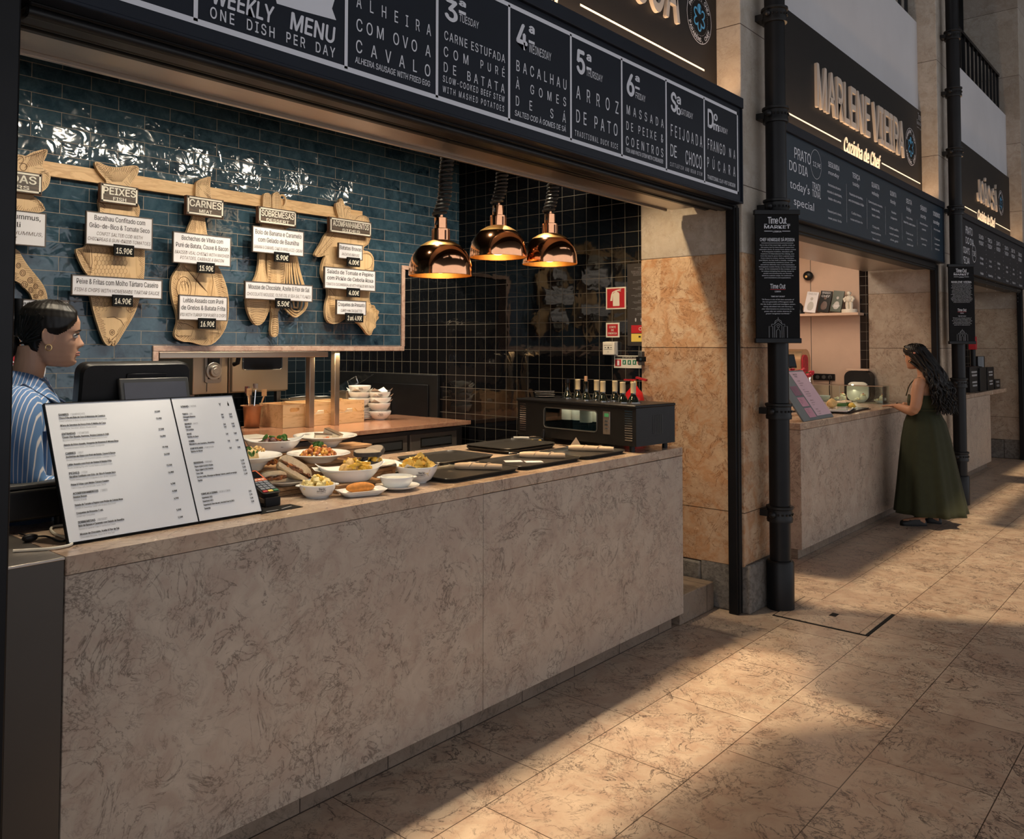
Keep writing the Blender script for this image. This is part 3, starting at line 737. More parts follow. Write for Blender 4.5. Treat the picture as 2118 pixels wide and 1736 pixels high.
zA = P(1456, 146, y=YU).z
name_board('dark name board above the weekly menu, only its lower edge in the photo', .826, 5.06, 4.15, 'HENRIQUE SÁ PESSOA', A.x-2.75, A.x, A.z, bh, zA,
           ((.9, 1.9), (xat(1199, zA, YU), xat(1456, zA, YU))), (2.1, xat(1163, zA, YU)), (1446, 37, 53))
z2 = P(1616, 227, y=YU).z; zt2 = P(1614, 8, y=YU).z
name_board('dark name board with tall cream letters above the blue menu with tuesday to sunday columns', 5.716, 9.95, zt2, 'MARLENE VIEIRA', bl.x, xat(1867, bl.z, YU), bl.z, bh, z2,
           ((5.75, xat(1739, z2, YU)), (xat(1823, z2, YU), xat(1903, z2, YU))), (xat(1744, z2, YU), xat(1820, z2, YU)), (1883.5, 304, 38), (1904, 266, .30))
Z8 = zt(.29945, 1900, 200)
b3 = P(*Z8(400, 715), y=YU); h3 = P(*Z8(400, 545), y=YU).z-b3.z; z3 = P(*Z8(292, 746), y=YU).z; zt3 = P(*Z8(283, 297), y=YU).z
name_board('smallest dark name board, farthest along the arcade, with a short cream name', 10.606, 14.84, zt3, 'JOÃO SÁ', b3.x, xat(Z8(535, 0)[0], b3.z, YU), b3.z, h3*.86, z3,
           ((10.62, xat(Z8(400, 0)[0], z3, YU)), (xat(Z8(530, 0)[0], z3, YU), xat(Z8(668, 0)[0], z3, YU))), (xat(Z8(405, 0)[0], z3, YU), xat(Z8(525, 0)[0], z3, YU)), (2070, 420, 25), (2090, 390, .22))

# ---- second and third menu boards
def side_menu(lab, x0, x1, zb, zt_, mat):
    t = thing('menu_sign', lab, 'menu sign', ((x0+x1)/2, 2.28, zb))
    MB().box((x0+.008, YS+.012, zb+.01), (x1-.006, 2.278, zt_-.01)).build('panel', mat, t, world=True)
    MB().box((x0, YS-.008, zt_-.066), (x1, 2.284, zt_)).box((x0, YS, zb), (x1, 2.284, zb+.014)).box((x0, YS, zb), (x0+.012, 2.284, zt_-.067)).box((x1-.012, YS, zb), (x1, 2.284, zt_-.067)).build('frame', MT['sign'], t, bevel=.003, world=True)
    return t
MT['sign_blue'] = plain('sign_blue', (.012,.030,.050), .3, var=.08)
xs2 = xat(1619, 3.2, YS)
s2 = side_menu('blue daily special board with weekday columns, above the woman in green', xs2, P(1953.5, 480, y=YS).x, P(1953, 545, y=YS).z, P(1619, 248, y=YS).z, MT['sign_blue'])
ZA = zt(.30122, 1480, 0); ZB = zt(.28234, 1520, 400)
L = MB(); G = MB()
for s, l, r, t in (('PRATO',(540,1085),652,1010),('DO DIA',(505,1165),632,1098)): zline(L, ZA, yf, s, l, r, t, bold=.02)
for s, l, r, t in (("today's",(510,1288),645,1228),('special',(537,1405),675,1350),('TRADI',(663,1295),718,1248),('TIONAL',(663,1348),722,1300)): zline(L, ZA, yf, s, l, r, t, fnt=None)
cc = P(*ZA(688, 1130), y=yf); rr = P(*ZA(688, 1030), y=yf).z-cc.z; ring(L, (cc.x, yf, cc.z), rr*.975, rr*1.0, XU, ZU)
zline(L, ZA, yf, '12,9€', (668, 1138), 720, 1106, bold=.02)
cols = [('SEGUNDA','monday',772,1142,850,1107,('Bochechas de porco','assadas à alentejana,','batata-doce, ervas'),('Roasted pork cheeks,','sweet potato, herbs'),765,1272,865),
        ('TERÇA','tuesday',938,1218,990,1184,('Pataniscas de bacalhau,','arroz de tomatada e feijão'),('Codfish fritters,','tomato and beans rice'),912,1335,1016),
        ('QUARTA','wednesday',1070,1282,1124,1249,('Carne de porco crocante,','batata assada,','bacon, cebola'),('Crispy pork,','roasted potatoes,','bacon, onion'),1050,1390,1145),
        ('QUINTA','thursday',1197,1340,1240,1309,('Bacalhau','à lagareiro'),('Grilled codfish,','roasted potatoes,','olives, garlic'),1190,1455,1255),
        ('SEXTA','friday',1308,1393,1346,1362,('Frango grelhado,','batata frita, salada algarvia'),('Chicken piri piri,','french fries,','vegetables salad'),1290,1490,1370),
        ('SÁBADO','saturday',1405,1440,1448,1409,('Arroz de marisco','coentros'),('Seafood rice,','coriander'),1402,1537,1455),
        ('DOMINGO','sunday',1493,1480,1540,1450,('Arroz de pato',),('Traditional','portuguese','duck rice'),1498,1578,1540)]
for d, e, x, yb_, r, t, pt, en, lx, ly, rx in cols:
    zline(L, ZA, yf, d, (x, yb_), r, t, bold=.03); zline(L, ZA, yf, e, (x+2, yb_+52), r-4, yb_+24, fnt=None)
    p = P(*ZA(lx, ly), y=yf); xr_ = xat(ZA(rx, 0)[0], p.z, yf); xc = (p.x+xr_)/2; w = xr_-p.x; z = p.z
    mx = max(len(q) for q in pt+en)
    for j, q in enumerate(pt): text(L, q, (xc, yf, z), XU, ZU, .019, w=w*len(q)/mx, align='C', bold=.02); z -= .052
    z -= .045
    for j, q in enumerate(en): text(L, q, (xc, yf, z), XU, ZU, .019, w=w*len(q)/mx, align='C', fnt=None); z -= .052
for a, b, c in ((815, -70, 212), (965, 35, 260), (1100, 95, 303), (1222, 145, 345), (1333, 190, 382), (1437, 232, 418)):
    p = P(*ZB(a, b), y=yf); q = P(*ZB(a, c), y=yf); bar(G, p.x-.0035, q.z, p.x+.0035, p.z, yf)
L.build('lettering', MT['white_print'], s2, world=True); G.build('column_line', MT['grey_print'], s2, world=True)
s3 = side_menu('black daily special board with dotted columns, farthest along the arcade', 10.62, 14.75, P(2118, 598, y=YS).z, P(*Z8(292, 790), y=YS).z, MT['sign'])
L = MB()
for s, l, r, t in (('PRATO',(325,945),372,892),('DO DIA',(325,1012),380,967),("TODAY'S",(300,1075),352,1030),('SPECIAL',(297,1145),355,1097)): zline(L, Z8, yf, s, l, r, t, fnt=None)
cc = P(*Z8(382, 1085), y=yf); rr = P(*Z8(382, 1025), y=yf).z-cc.z; ring(L, (cc.x, yf, cc.z), rr*.93, rr, XU, ZU)
text(L, '7,50€', (cc.x, yf, cc.z-.03), XU, ZU, .06, w=rr*1.5, align='C', fnt=None)
for i, (px, py) in enumerate(((432,985),(492,1010),(550,1030),(607,1060),(653,1080),(700,1105))):
    p = P(*Z8(px, py), y=yf); wk = ('SEGUNDA','TERÇA','QUARTA','QUINTA','SEXTA','SÁBADO')[i]; en = ('MONDAY','TUESDAY','WEDNESDAY','THURSDAY','FRIDAY','SATURDAY')[i]
    x0, z = p.x, p.z
    for s, h in ((wk, .05), (en, .05)): text(L, s, (x0, yf, z), XU, ZU, h, w=.26, align='C', fnt=None); z -= .075
    z -= .10
    for s in (('Almôndegas','de novilho','','Meatballs'),('Pescada','com arroz','','Hake with rice'),('Caldeirada','e broa','','Fish stew'),('Empadão','de pato','','Duck pie'),('Arroz','de polvo','','Octopus rice'),('Cozido','de grão','','Chickpea stew'))[i]:
        if s: text(L, s, (x0, yf, z), XU, ZU, .03, w=.03*len(s)*.62, align='C', bold=.02)
        z -= .062
    for j in range(14):
        if i: ring(L, (x0-.24, yf, p.z+.05-.055*j), 0, .006, XU, ZU, 6)
L.build('lettering', MT['white_print'], s3, world=True)

# ---- drain pipes with chef banners
def pipe(x, y, collars, lab, zt_=7.4, base=True, r=.064):
    t = thing('drain_pipe', lab, 'pipe', (x, y, 0))
    MB().cyl((0,0,.30), (0,0,zt_), r, n=28).build('shaft', MT['black'], t)
    MB().lathe([(r+.018, .0), (r+.020, .29), (r+.012, .305), (r, .307)], 28).build('foot', MT['black'], t)
    for z in collars:
        c = MB().lathe([(r, z-.052), (r+.014, z-.050), (r+.016, z-.03), (r+.012, z-.02), (r+.012, z+.028), (r+.020, z+.034), (r+.020, z+.048), (r+.010, z+.052), (r, z+.053)], 28, close=False)
        for a in range(8): an = R_(195+a*20); c.box((-.006,-.006,-.006), (.006,.006,.006), tr(math.cos(an)*(r+.013), math.sin(an)*(r+.013), z))
        c.ball((-r-.025, .012, z), .022, n=10, m=8).cyl((-r-.035, .012, z), (-r, .012, z), .012, n=10)
        c.build('collar', MT['soft_black'], t)
        MB().box((-.05, .02, z-.02), (.05, YP-y, z+.02)).build('bracket', MT['soft_black'], t)
    return t
px_, py_ = 5.335, 2.15
def zpipe(py, px, x, y):
    d = (Vector((x, y, 1.65))-CAM); return P(px, py, y=y).z
pipe(px_, py_, [zpipe(q, p, px_, py_) for q, p in ((22, 1585), (232, 1590), (425, 1592), (852, 1598), (1065, 1605))], 'black cast iron drain pipe on the nearest pier, beside the long counter')
p2x = xat(1983, 1.4, 2.15)
pipe(p2x, 2.15, [zpipe(q, p, p2x, 2.15) for q, p in ((72, 1968), (190, 1970), (315, 1973), (435, 1976), (792, 1982), (945, 1984))], 'black cast iron drain pipe behind the woman in the green dress')

BIO = ['He is one of the most high-profile chefs on', "the scene, but his fame doesn't come from", 'television alone. It comes from dishes rooted', 'in Portuguese tradition, elevated with', 'nuances of international fine dining, and',
 'from the way he gives them a global reach.', 'From Lisbon to London, Sydney, Amsterdam,', 'and Miami, he has built a steady, intelligent,', 'and consistently ambitious career. He', 'earned two Michelin stars and helped place', 'Portuguese cuisine firmly on the international',
 'radar. At his restaurant in the market, where', 'he enjoys bringing fine dining closer to', 'people and showing why our flavours', 'deserve a global stage, he continues to', 'push boundaries and expectations.']
QUO = ['“Sá Pessoa is one of the best examples of', 'the new generation of Portuguese chefs.', 'He has built a solid and intelligent career,', 'taking calculated risks and showing a', 'clear determination to communicate to his', 'guests why our cuisine deserves far', 'greater recognition worldwide.”']
def banner(c, w, h, title, lab, ang, nb=16, nq=7):
    t = thing('chef_banner', lab, 'banner', (c[0], c[1], c[2]), ang)
    # local: x along the width, z up, faces -y
    MB().box((-w/2, -.008, .03), (w/2, .008, h-.03)).build('panel', MT['black_matte'], t)
    MB().box((-w/2-.008, -.016, h-.032), (w/2+.008, .016, h)).build('holder', MT['black'], t, bevel=.004); MB().box((-w/2-.008, -.016, 0), (w/2+.008, .016, .032)).build('holder', MT['black'], t, bevel=.004)
    m = MB(); y = -.008
    def T(s, z, hh, ww, **k): text(m, s, (0, y, z), XU, ZU, hh, w=ww, align='C', lift=.001, **k)
    market_logo(m, (0, y, h*.845), XU, ZU, w*.60, lift=.001)
    T(title, h*.763, h*.024, w*.80, bold=.03); m.quad((-w*.37, y-.001, h*.748), (w*.37, y-.001, h*.748), (w*.37, y-.001, h*.7505), (-w*.37, y-.001, h*.7505))
    for i, s in enumerate(BIO[:nb]): T(s, h*(.730-.0163*i), h*.0072, w*.0186*len(s), bold=.01)
    T('Time Out', h*.408, h*.034, w*.35, bold=.03); T('LISBOA', h*.381, h*.010, w*.14, bold=.03)
    T('TIME OUT SCOUT', h*.344, h*.0095, w*.32, bold=.03)
    for i, s in enumerate(QUO[:nq]): T(s, h*(.322-.0176*i), h*.0085, w*.0182*len(s), shear=.25, fnt=None)
    m.build('lettering', MT['white_print'], t)
    m = MB(); m.quad((-w*.175, y-.001, h*.399), (w*.175, y-.001, h*.399), (w*.175, y-.001, h*.4025), (-w*.175, y-.001, h*.4025)); m.build('underline', MT['red'], t)
    m = MB(); k = w*.42
    for pts in ([(-.5,0),(-.5,.62),(-.3,.62),(-.3,0)], [(.5,0),(.5,.62),(.3,.62),(.3,0)], [(-.36,.62),(-.36,.74),(-.22,.74),(0,.96),(.22,.74),(.36,.74),(.36,.62)], [(-.2,.76),(-.16,.92),(0,1.02),(.16,.92),(.2,.76)], [(0,1.02),(0,1.12)],
                [(-.1,0),(-.1,.38),(0,.5),(.1,.38),(.1,0)], [(-.2,0),(-.2,.66),(0,.78),(.2,.66),(.2,0)]):
        stroke(m, [(a*k, .034+b*k) for a, b in pts], .0022, y, .001)
    ring(m, (0, y, .034+.62*k), k*.06, k*.075, XU, ZU, 20, .001)
    m.build('building_drawing', MT['grey_print'], t)
    return t
ub = -math.atan2(.74, .67)
def place_banner(l, r, top, bot, x, y, title, lab, **k):
    q = Vector((x, y, 0)); d = (Vector((x, y, 1.65))-CAM).dot(_f2)
    w = (r-l)/F_*d; zt_ = 1.65+(CY_-top)/F_*d; h = (bot-top)/F_*d
    c = CAM+_f2*d+_r3*(((l+r)/2-CX_)/F_*d)-_u3*((bot-CY_)/F_*d)
    return banner(c, w, h, title, lab, -YAW, **k)
place_banner(1564, 1654, 433, 710, 5.30, 2.03, 'CHEF HENRIQUE SÁ PESSOA', 'black chef banner on the nearest drain pipe, white text and outlined market building')
place_banner(1964, 2016, 546, 712, p2x-.02, 2.03, 'MARLENE VIEIRA', 'smaller black chef banner on the far drain pipe, beyond the woman in green', nb=14, nq=6)
# ================================================================== things on the blue wall
ZC2 = zt(.25343, 0, 300); ZC3 = zt(.23607, 340, 340)
YR, YC, YL = 4.668, 4.640, 4.585       # fronts of rail, cutouts, labels
q0, q1 = P(94, 333, y=YR), P(750, 438, y=YR); zr0 = P(94, 333, y=YR).z
rl = thing('wooden_rail', 'long pale pine rail across the blue tiles, behind the hanging menu cutouts', 'rail', ((q0.x+q1.x)/2, YR, zr0-.04))
MB().box((.9, YR, zr0-.078), (q1.x, YR+.026, zr0)).build('rail', MT['rail'], rl, bevel=.002, world=True)

def cutout(lab, Z, outline, strokes=(), th=.024, loops=1, extra=None, hatch=.045, wood_='cutout', hn=130, more=()):
    polys = [outline]+list(more); allp = []
    for ol in polys:
        pp = smooth_loop([Z(*p) for p in ol], loops)
        allp.append([(lambda v: (v.x, v.z))(P(a, b, y=YC)) for a, b in pp])
    cx = sum(p[0] for p in allp[0])/len(allp[0]); zmin = min(p[1] for p in allp[0])
    t = thing('menu_cutout', lab, 'wooden cutout', (cx, YC+th/2, zmin), 0, None)
    for k, a in enumerate(allp):
        if sum(a[i][0]*a[(i+1) % len(a)][1]-a[(i+1) % len(a)][0]*a[i][1] for i in range(len(a))) < 0: a.reverse()
        MB().poly(a, (0, YC, 0), XU, ZU, -th, 0).build('board' if k == 0 else 'piece', MT[wood_], t, bevel=.002, world=True)
    g = MB(); rnd = random.Random(len(outline)*7)
    for a in allp:
        per = [0]
        for i in range(len(a)): per.append(per[-1]+math.dist(a[i], a[(i+1) % len(a)]))
        tot = per[-1]; n = int(tot/.011) if hn else 0
        for k in range(n):
            s = tot*k/n; i = max(j for j in range(len(a)) if per[j] <= s); f = (s-per[i])/max(1e-9, per[i+1]-per[i])
            p = Vector(a[i]).lerp(Vector(a[(i+1) % len(a)]), f); d = (Vector(a[(i+1) % len(a)])-Vector(a[i])).normalized(); nn = Vector((-d.y, d.x))
            ln = hatch*(.55+.45*math.sin(k*.23)**2)*rnd.uniform(.7, 1.1)
            p0 = p+nn*.004; p1 = p+nn*(ln*.55)+d*ln*.25; p2 = p+nn*ln+d*ln*.6
            stroke(g, [tuple(p0), tuple(p1), tuple(p2)], .0017, YC, .0012)
    for w, pts in strokes:
        stroke(g, [(lambda v: (v.x, v.z))(P(*Z(*p), y=YC)) for p in pts], w, YC, .0013)
    g.build('engraving', MT['engrave'], t, world=True)
    if extra: extra(t)
    return t
def arc(cx, cy, rx, ry, a0, a1, n=14): return [(cx+rx*math.cos(R_(a0+(a1-a0)*i/n)), cy+ry*math.sin(R_(a0+(a1-a0)*i/n))) for i in range(n+1)]

fish = [(768,140),(800,135),(870,170),(960,185),(1040,170),(1110,165),(1137,185),(1130,235),(1095,280),(1060,335),(1085,400),(1130,485),(1143,512),(1140,560),(1128,610),(1165,720),(1185,870),(1178,1090),(1140,1260),(1105,1370),(1060,1450),(1005,1540),(955,1625),(930,1645),(915,1635),(922,1600),(900,1640),(870,1635),(840,1590),(800,1480),(745,1290),(720,1060),(690,1030),(640,930),(615,850),(650,842),(700,830),(740,740),(800,600),(820,545),(805,470),(812,430),(842,395),(858,335),(875,300),(845,262),(795,205)]
st = []
for r in range(15):
    for c in range(9 if r < 13 else 6):
        x = 765+c*30+(15 if r % 2 else 0); y = 860+r*34
        if y > 1060 and x > 760+(1130-760)*(1-(y-860)/700): continue
        st.append((.0015, arc(x, y, 17, 20, -70, 80, 6)))
for i in range(16): a = (800+i*20, 175+8*math.sin(i)); st.append((.0016, [(955+(a[0]-955)*.25, 300), ((955+(a[0]-955)*.7), 230), a]))
st += [(.003, arc(915, 1530, 20, 22, 0, 360, 16)), (.004, arc(915, 1530, 8, 8, 0, 360, 8)), (.003, [(870,1410),(930,1405),(985,1430),(1015,1480)]), (.003, [(910,1590),(945,1560),(960,1540)]), (.0025, [(1040,1290),(1030,1340),(1060,1370),(1100,1350)]),
       (.0025, [(745,850),(752,960),(735,1060)]), (.002, [(800,1330),(900,1310),(990,1330)])]
for i in range(7): st.append((.0018, [(1045+i*10, 1275+i*3), (1048+i*9, 1355-i*3)]))
for i in range(14): st.append((.0015, [(640+i*7, 850), (670+i*5, 900+i*9)]))
cutout('pine fish cutout hanging head down, with the fish dish labels on it', ZC2, fish, st)

leg = [(1600,325),(1605,297),(1650,275),(1712,256),(1722,262),(1715,330),(1722,400),(1730,450),(1700,520),(1672,585),(1680,650),(1692,735),(1722,850),(1762,960),(1812,1050),(1850,1150),(1868,1250),(1868,1380),(1853,1475),(1808,1560),(1740,1628),(1665,1640),(1605,1622),(1555,1608),(1500,1608),(1442,1583),(1422,1550),(1432,1505),(1452,1440),(1442,1370),(1415,1290),(1396,1190),(1400,1090),(1432,1030),(1475,975),(1502,850),(1522,720),(1548,655),(1580,570),(1598,470),(1596,390)]
st = [(.003, arc(1500, 1170, 60, 95, 0, 360, 26)), (.002, arc(1500, 1180, 40, 70, 0, 360, 22)), (.003, [(1450,1450),(1520,1460),(1580,1490),(1560,1560),(1440,1560)]), (.0025, [(1720,1000),(1740,1120),(1720,1250)]), (.0025, [(1650,1000),(1600,1100),(1590,1230)])]
for i in range(22): st.append((.0016, [(1500+i*6, 990+i*7), (1520+i*7, 1010+i*8), (1548+i*7, 1015+i*9)]))
for i in range(20): st.append((.0016, [(1730+i*4, 1010+i*17), (1765+i*3, 1030+i*16), (1800+i*2.4, 1035+i*16)]))
for i in range(18): st.append((.0016, [(1590+i*11, 1500+i*2), (1600+i*12, 1540), (1595+i*11, 1585-abs(i-8))]))
for i in range(12): st.append((.0015, [(1460+i*7, 1095+(i % 3)*22), (1475+i*6, 1120+(i % 4)*24)]))
for i in range(8): st.append((.0015, [(1610+i*12, 290), (1615+i*12, 330)])); st.append((.0015, [(1560+i*14, 620), (1550+i*15, 690)]))
cutout('pine ham leg cutout hanging hoof up, with the meat dish labels on it', ZC2, leg, st, hatch=.05)

oct_ = [(60,845),(150,850),(188,925),(240,1000),(300,1070),(350,1135),(380,1200),(390,1262),(385,1340),(270,1340),(262,1230),(200,1165),(150,1115),(60,1090)]
leaf = [(60,70),(170,78),(215,92),(255,62),(320,42),(386,30),(390,62),(370,112),(352,142),(345,188),(398,208),(415,252),(408,300),(386,352),(330,392),(262,412),(310,442),(352,482),(376,542),(250,560),(60,560)]
st = []
for x, y, r in ((185,1045,22),(245,1105,20),(200,1140,24),(290,1155,18),(250,1185,18),(332,1210,20),(292,1235,17),(150,985,18)):
    st += [(.0035, arc(x, y, r, r*1.1, 0, 360, 18)), (.003, arc(x, y, r*.5, r*.55, 0, 360, 10))]
for i in range(9): st.append((.002, [(200+i*18, 190-i*4), (245+i*14, 120-i*6), (270+i*12, 70-i*2)]))
st += [(.0035, arc(190, 180, 28, 30, 0, 360, 16)), (.0035, arc(165, 120, 26, 30, -120, 120, 12)), (.003, [(200,100),(280,80),(385,35)]), (.003, [(300,440),(330,490),(370,540)])]
cutout('pine leaf and tentacle cutout at the far left, above the woman in the striped shirt', ZC2, leaf, st, more=[oct_])

server = [(866,275),(882,252),(915,250),(936,270),(938,380),(935,520),(885,780),(882,900),(895,980),(930,1100),(932,1200),(922,1270),(895,1340),(865,1393),(820,1416),(788,1400),(746,1330),(724,1260),(717,1190),(740,1090),(800,1000),(828,900),(832,780),(858,520),(864,380)]
spat = [(944,292),(954,256),(985,240),(1010,255),(1022,300),(1030,400),(1052,520),(1054,800),(1046,1000),(1012,1190),(1005,1250),(1015,1264),(992,1300),(1003,1420),(998,1490),(975,1517),(945,1510),(930,1470),(936,1400),(946,1310),(930,1270),(937,1255),(915,1195),(905,1000),(898,780),(930,520),(945,400)]
st = []
for r in range(13): st.append((.002, [(742+r*2, 1205+r*15), (800, 1215+r*15), (900-r*3, 1205+r*15)][:3]))
for r in range(16): st.append((.002, [(910, 830+r*22), (935, 838+r*22)])); st.append((.002, [(1045, 830+r*22), (1018, 838+r*22)])); st.append((.002, [(975, 830+r*22), (978, 838+r*22)]))
for r in range(9): st.append((.002, [(945, 1330+r*19), (970, 1322+r*19), (992, 1330+r*19)])); st.append((.002, [(880, 270+r*12), (925, 266+r*12)])); st.append((.002, [(965, 262+r*14), (1005, 262+r*14)]))
def whisk(t):
    def W(p): v = P(*ZC3(*p), y=YC+.012); return (v.x, YC+.012, v.z)
    m = MB(); m.tube([W(p) for p in arc(1030, 322, 33, 52, 0, 360, 24)[:-1]], .0075, 8, closed=True)
    m.tube([W(p) for p in ((1030,372),(1042,400))], .02, 8).tube([W(p) for p in ((1050,520),(1070,560))], .022, 8)
    m.build('whisk_handle', MT['cutout'], t, world=True)
    m = MB()
    for a, b, lx, rx, by in ((1062,1150,1038,1252,1342),(1075,1140,1068,1238,1322),(1090,1128,1098,1205,1296),(1105,1118,1128,1172,1262)):
        pts = [(a,780),(a-.25*(a-lx),950),(lx+4,1120),(lx,1200),(lx+8,1260),((lx+rx)/2-20,by-8),((lx+rx)/2+20,by-4),(rx-6,1262),(rx,1190),(rx-14,1110),(b+.35*(rx-b),950),(b,780)]
        for _ in range(2):
            q = [pts[0]]
            for i in range(len(pts)-1): A, Bp = pts[i], pts[i+1]; q += [(A[0]*.75+Bp[0]*.25, A[1]*.75+Bp[1]*.25), (A[0]*.25+Bp[0]*.75, A[1]*.25+Bp[1]*.75)]
            pts = q+[pts[-1]]
        m.tube([W(p) for p in pts], .0068, 6)
    m.build('whisk_wire', MT['cutout'], t, world=True)
cutout('pine cutout of a cake server, spatula and whisk with the dessert labels on it', ZC3, server, st, more=[spat], extra=whisk, hatch=.018)

veg = [(1500,350),(1515,333),(1530,335),(1535,303),(1552,296),(1568,315),(1578,362),(1605,364),(1640,382),(1625,430),(1660,450),(1700,447),(1762,448),(1795,482),(1800,530),(1810,640),(1790,700),(1746,725),(1742,757),(1790,760),(1830,800),(1840,862),(1830,940),(1806,1090),(1795,1170),(1808,1235),(1840,1232),(1852,1270),(1886,1285),(1870,1320),(1885,1345),(1850,1380),(1856,1430),(1830,1445),(1812,1502),(1780,1492),(1740,1432),(1690,1382),(1600,1345),(1530,1392),(1480,1402),(1430,1380),(1411,1320),(1415,1220),(1436,1150),(1430,1080),(1388,1000),(1375,935),(1390,850),(1418,792),(1360,815),(1315,802),(1330,760),(1370,700),(1400,630),(1440,585),(1500,480),(1530,470),(1510,410)]
st = [(.0025, arc(1730, 510, 62, 60, 150, 380, 20)), (.0025, arc(1730, 650, 70, 66, -40, 100, 14)), (.0025, arc(1765, 850, 60, 70, -120, 100, 20)), (.002, [(1540,340),(1548,400),(1555,465)]), (.002, [(1565,360),(1575,420),(1580,470)]), (.002, [(1620,380),(1595,430),(1590,470)]),
      (.0025, [(1340,790),(1420,690),(1490,600)]), (.002, [(1370,800),(1440,720),(1470,690)]), (.003, [(1420,1000),(1440,1080),(1490,1150)]), (.0025, [(1780,1300),(1760,1400),(1790,1480)])]
for i in range(12): st.append((.0015, [(1385+i*9, 760-i*13), (1410+i*9, 775-i*13)])); st.append((.0016, [(1700+i*12, 1260+i*4), (1712+i*12, 1340+i*6)])); st.append((.0016, [(1430+i*3, 1180+i*14), (1460+i*3, 1170+i*16), (1490, 1180+i*15)]))
for i in range(10): st.append((.0015, [(1400+i*9, 860+i*3), (1408+i*9, 900)])); st.append((.0015, [(1690+i*12, 620), (1694+i*11, 690-i)]))
cutout('pine vegetable and lettuce cutout, rightmost on the rail, with the side dish labels', ZC3, veg, st, hatch=.03)

# ---- header plates and dish labels
def rect(Z, tl, bl, tr, y): 
    a = P(*Z(*tl), y=y); b = P(*Z(*bl), y=y); return a.x, xat(Z(*tr)[0], a.z, y), b.z, a.z
def plate(Z, tl, bl, tr, big, small, lab, x0=None):
    y = YL+.005; x, xr_, zb_, z = rect(Z, tl, bl, tr, y)
    if x0: x = xr_-x0
    t = thing('header_plate', lab, 'sign plate', ((x+xr_)/2, y+.02, zb_)); w, h = xr_-x, z-zb_
    MB().box((x, y, zb_), (xr_, y+.032, z)).build('board', MT['plate_dark'], t, bevel=.002, world=True)
    MB().box((x-.001, y+.003, zb_-.001), (xr_+.001, y+.030, z+.001)).build('edge', MT['dark_edge'], t, world=True)
    m = MB(); b = .009; i = .006
    for a, c, d, e in ((x+i, zb_+i, xr_-i, zb_+i+b), (x+i, z-i-b, xr_-i, z-i), (x+i, zb_+i, x+i+b, z-i), (xr_-i-b, zb_+i, xr_-i, z-i)): bar(m, a, c, d, e, y, .001)
    m.build('border', MT['offwhite'], t, world=True)
    m = MB(); text(m, big, ((x+xr_)/2, y, zb_+h*.45), XU, ZU, h*.36, w=w*.86, align='C', bold=.045, lift=.0012)
    text(m, small, ((x+xr_)/2, y, zb_+h*.16), XU, ZU, h*.17, w=w*.1*len(small)*.86, align='C', bold=.04, lift=.0012)
    m.build('lettering', MT['offwhite'], t, world=True); return t
def label(Z, tl, bl, tr, pt, en, price, lab, x0=None, pw=None, vis=(0, 1)):
    y = YL; x, xr_, zb_, z = rect(Z, tl, bl, tr, y)
    if x0: x = xr_-x0
    t = thing('dish_label', lab, 'menu label', ((x+xr_)/2, y+.01, zb_)); w, h = xr_-x, z-zb_
    MB().box((x+.004, y, zb_+.004), (xr_-.004, y+.012, z-.004)).build('panel', MT['label_white'], t, world=True)
    m = MB(); r = .005
    m.box((x, y-.003, zb_), (xr_, y+.014, zb_+r)).box((x, y-.003, z-r), (xr_, y+.014, z)).box((x, y-.003, zb_+r), (x+r, y+.014, z-r)).box((xr_-r, y-.003, zb_+r), (xr_, y+.014, z-r))
    m.build('frame', MT['brown_print'], t, world=True)
    MB().box(((x+xr_)/2-.03, y+.016, zb_+.01), ((x+xr_)/2+.03, YR-.03, zb_+.05)).build('spacer', MT['black_matte'], t, world=True)
    n = len(pt); e = len(en); unit = h/(n*1.55+e*1.12+1.0); m = MB(); zz = z-unit*.55
    wm = max(len(s) for s in pt)
    for s in pt: zz -= unit*1.0; text(m, s, ((x+xr_)/2, y, zz), XU, ZU, unit*.92, w=w*.9*min(1, len(s)/wm) if wm > 12 else w*.72, align='C', bold=.02, lift=.001); zz -= unit*.5
    m.build('dish_name', MT['dark_print'], t, world=True)
    m = MB(); zz -= unit*.15; we = max(len(s) for s in en)
    for s in en: zz -= unit*.72; text(m, s, ((x+xr_)/2, y, zz), XU, ZU, unit*.66, w=w*(.94 if we > 26 else .72)*len(s)/we, align='C', shear=.2, lift=.001); zz -= unit*.36
    m.build('translation', MT['brown_print'], t, world=True)
    # price tag under the lower edge
    pw = pw or .115; xc = (x+xr_)/2+(.02 if x0 is None else .0); ph = .062
    p = MB().box((xc-pw/2, y-.012, zb_-ph+.012), (xc+pw/2, y-.001, zb_+.014)).build('price_tag', MT['black_matte'], t, world=True)
    m = MB(); text(m, price, (xc, y-.012, zb_-ph*.5-.006), XU, ZU, ph*.50, w=pw*.82, align='C', bold=.05, shear=.1, lift=.001); o = m.build('price', MT['offwhite'], p); o.matrix_parent_inverse = t.matrix_basis.inverted()
    return t
plate(ZC2, (100,203), (98,378), (345,238), 'ENTRADAS', 'STARTERS', 'dark wooden header plate ending in DAS, cut off by the shutter post at the left', x0=.40)
plate(ZC2, (822,305), (816,462), (1130,350), 'PEIXES', 'FISH', 'dark wooden header plate reading PEIXES FISH')
plate(ZC2, (1525,408), (1519,562), (1828,455), 'CARNES', 'MEAT', 'dark wooden header plate reading CARNES MEAT')
plate(ZC3, (826,365), (821,510), (1158,412), 'SOBREMESAS', 'DESSERT', 'dark wooden header plate reading SOBREMESAS DESSERT')
plate(ZC3, (1450,458), (1446,592), (1815,515), 'ACOMPANHAMENTOS', 'SIDES', 'dark wooden header plate reading ACOMPANHAMENTOS SIDES')
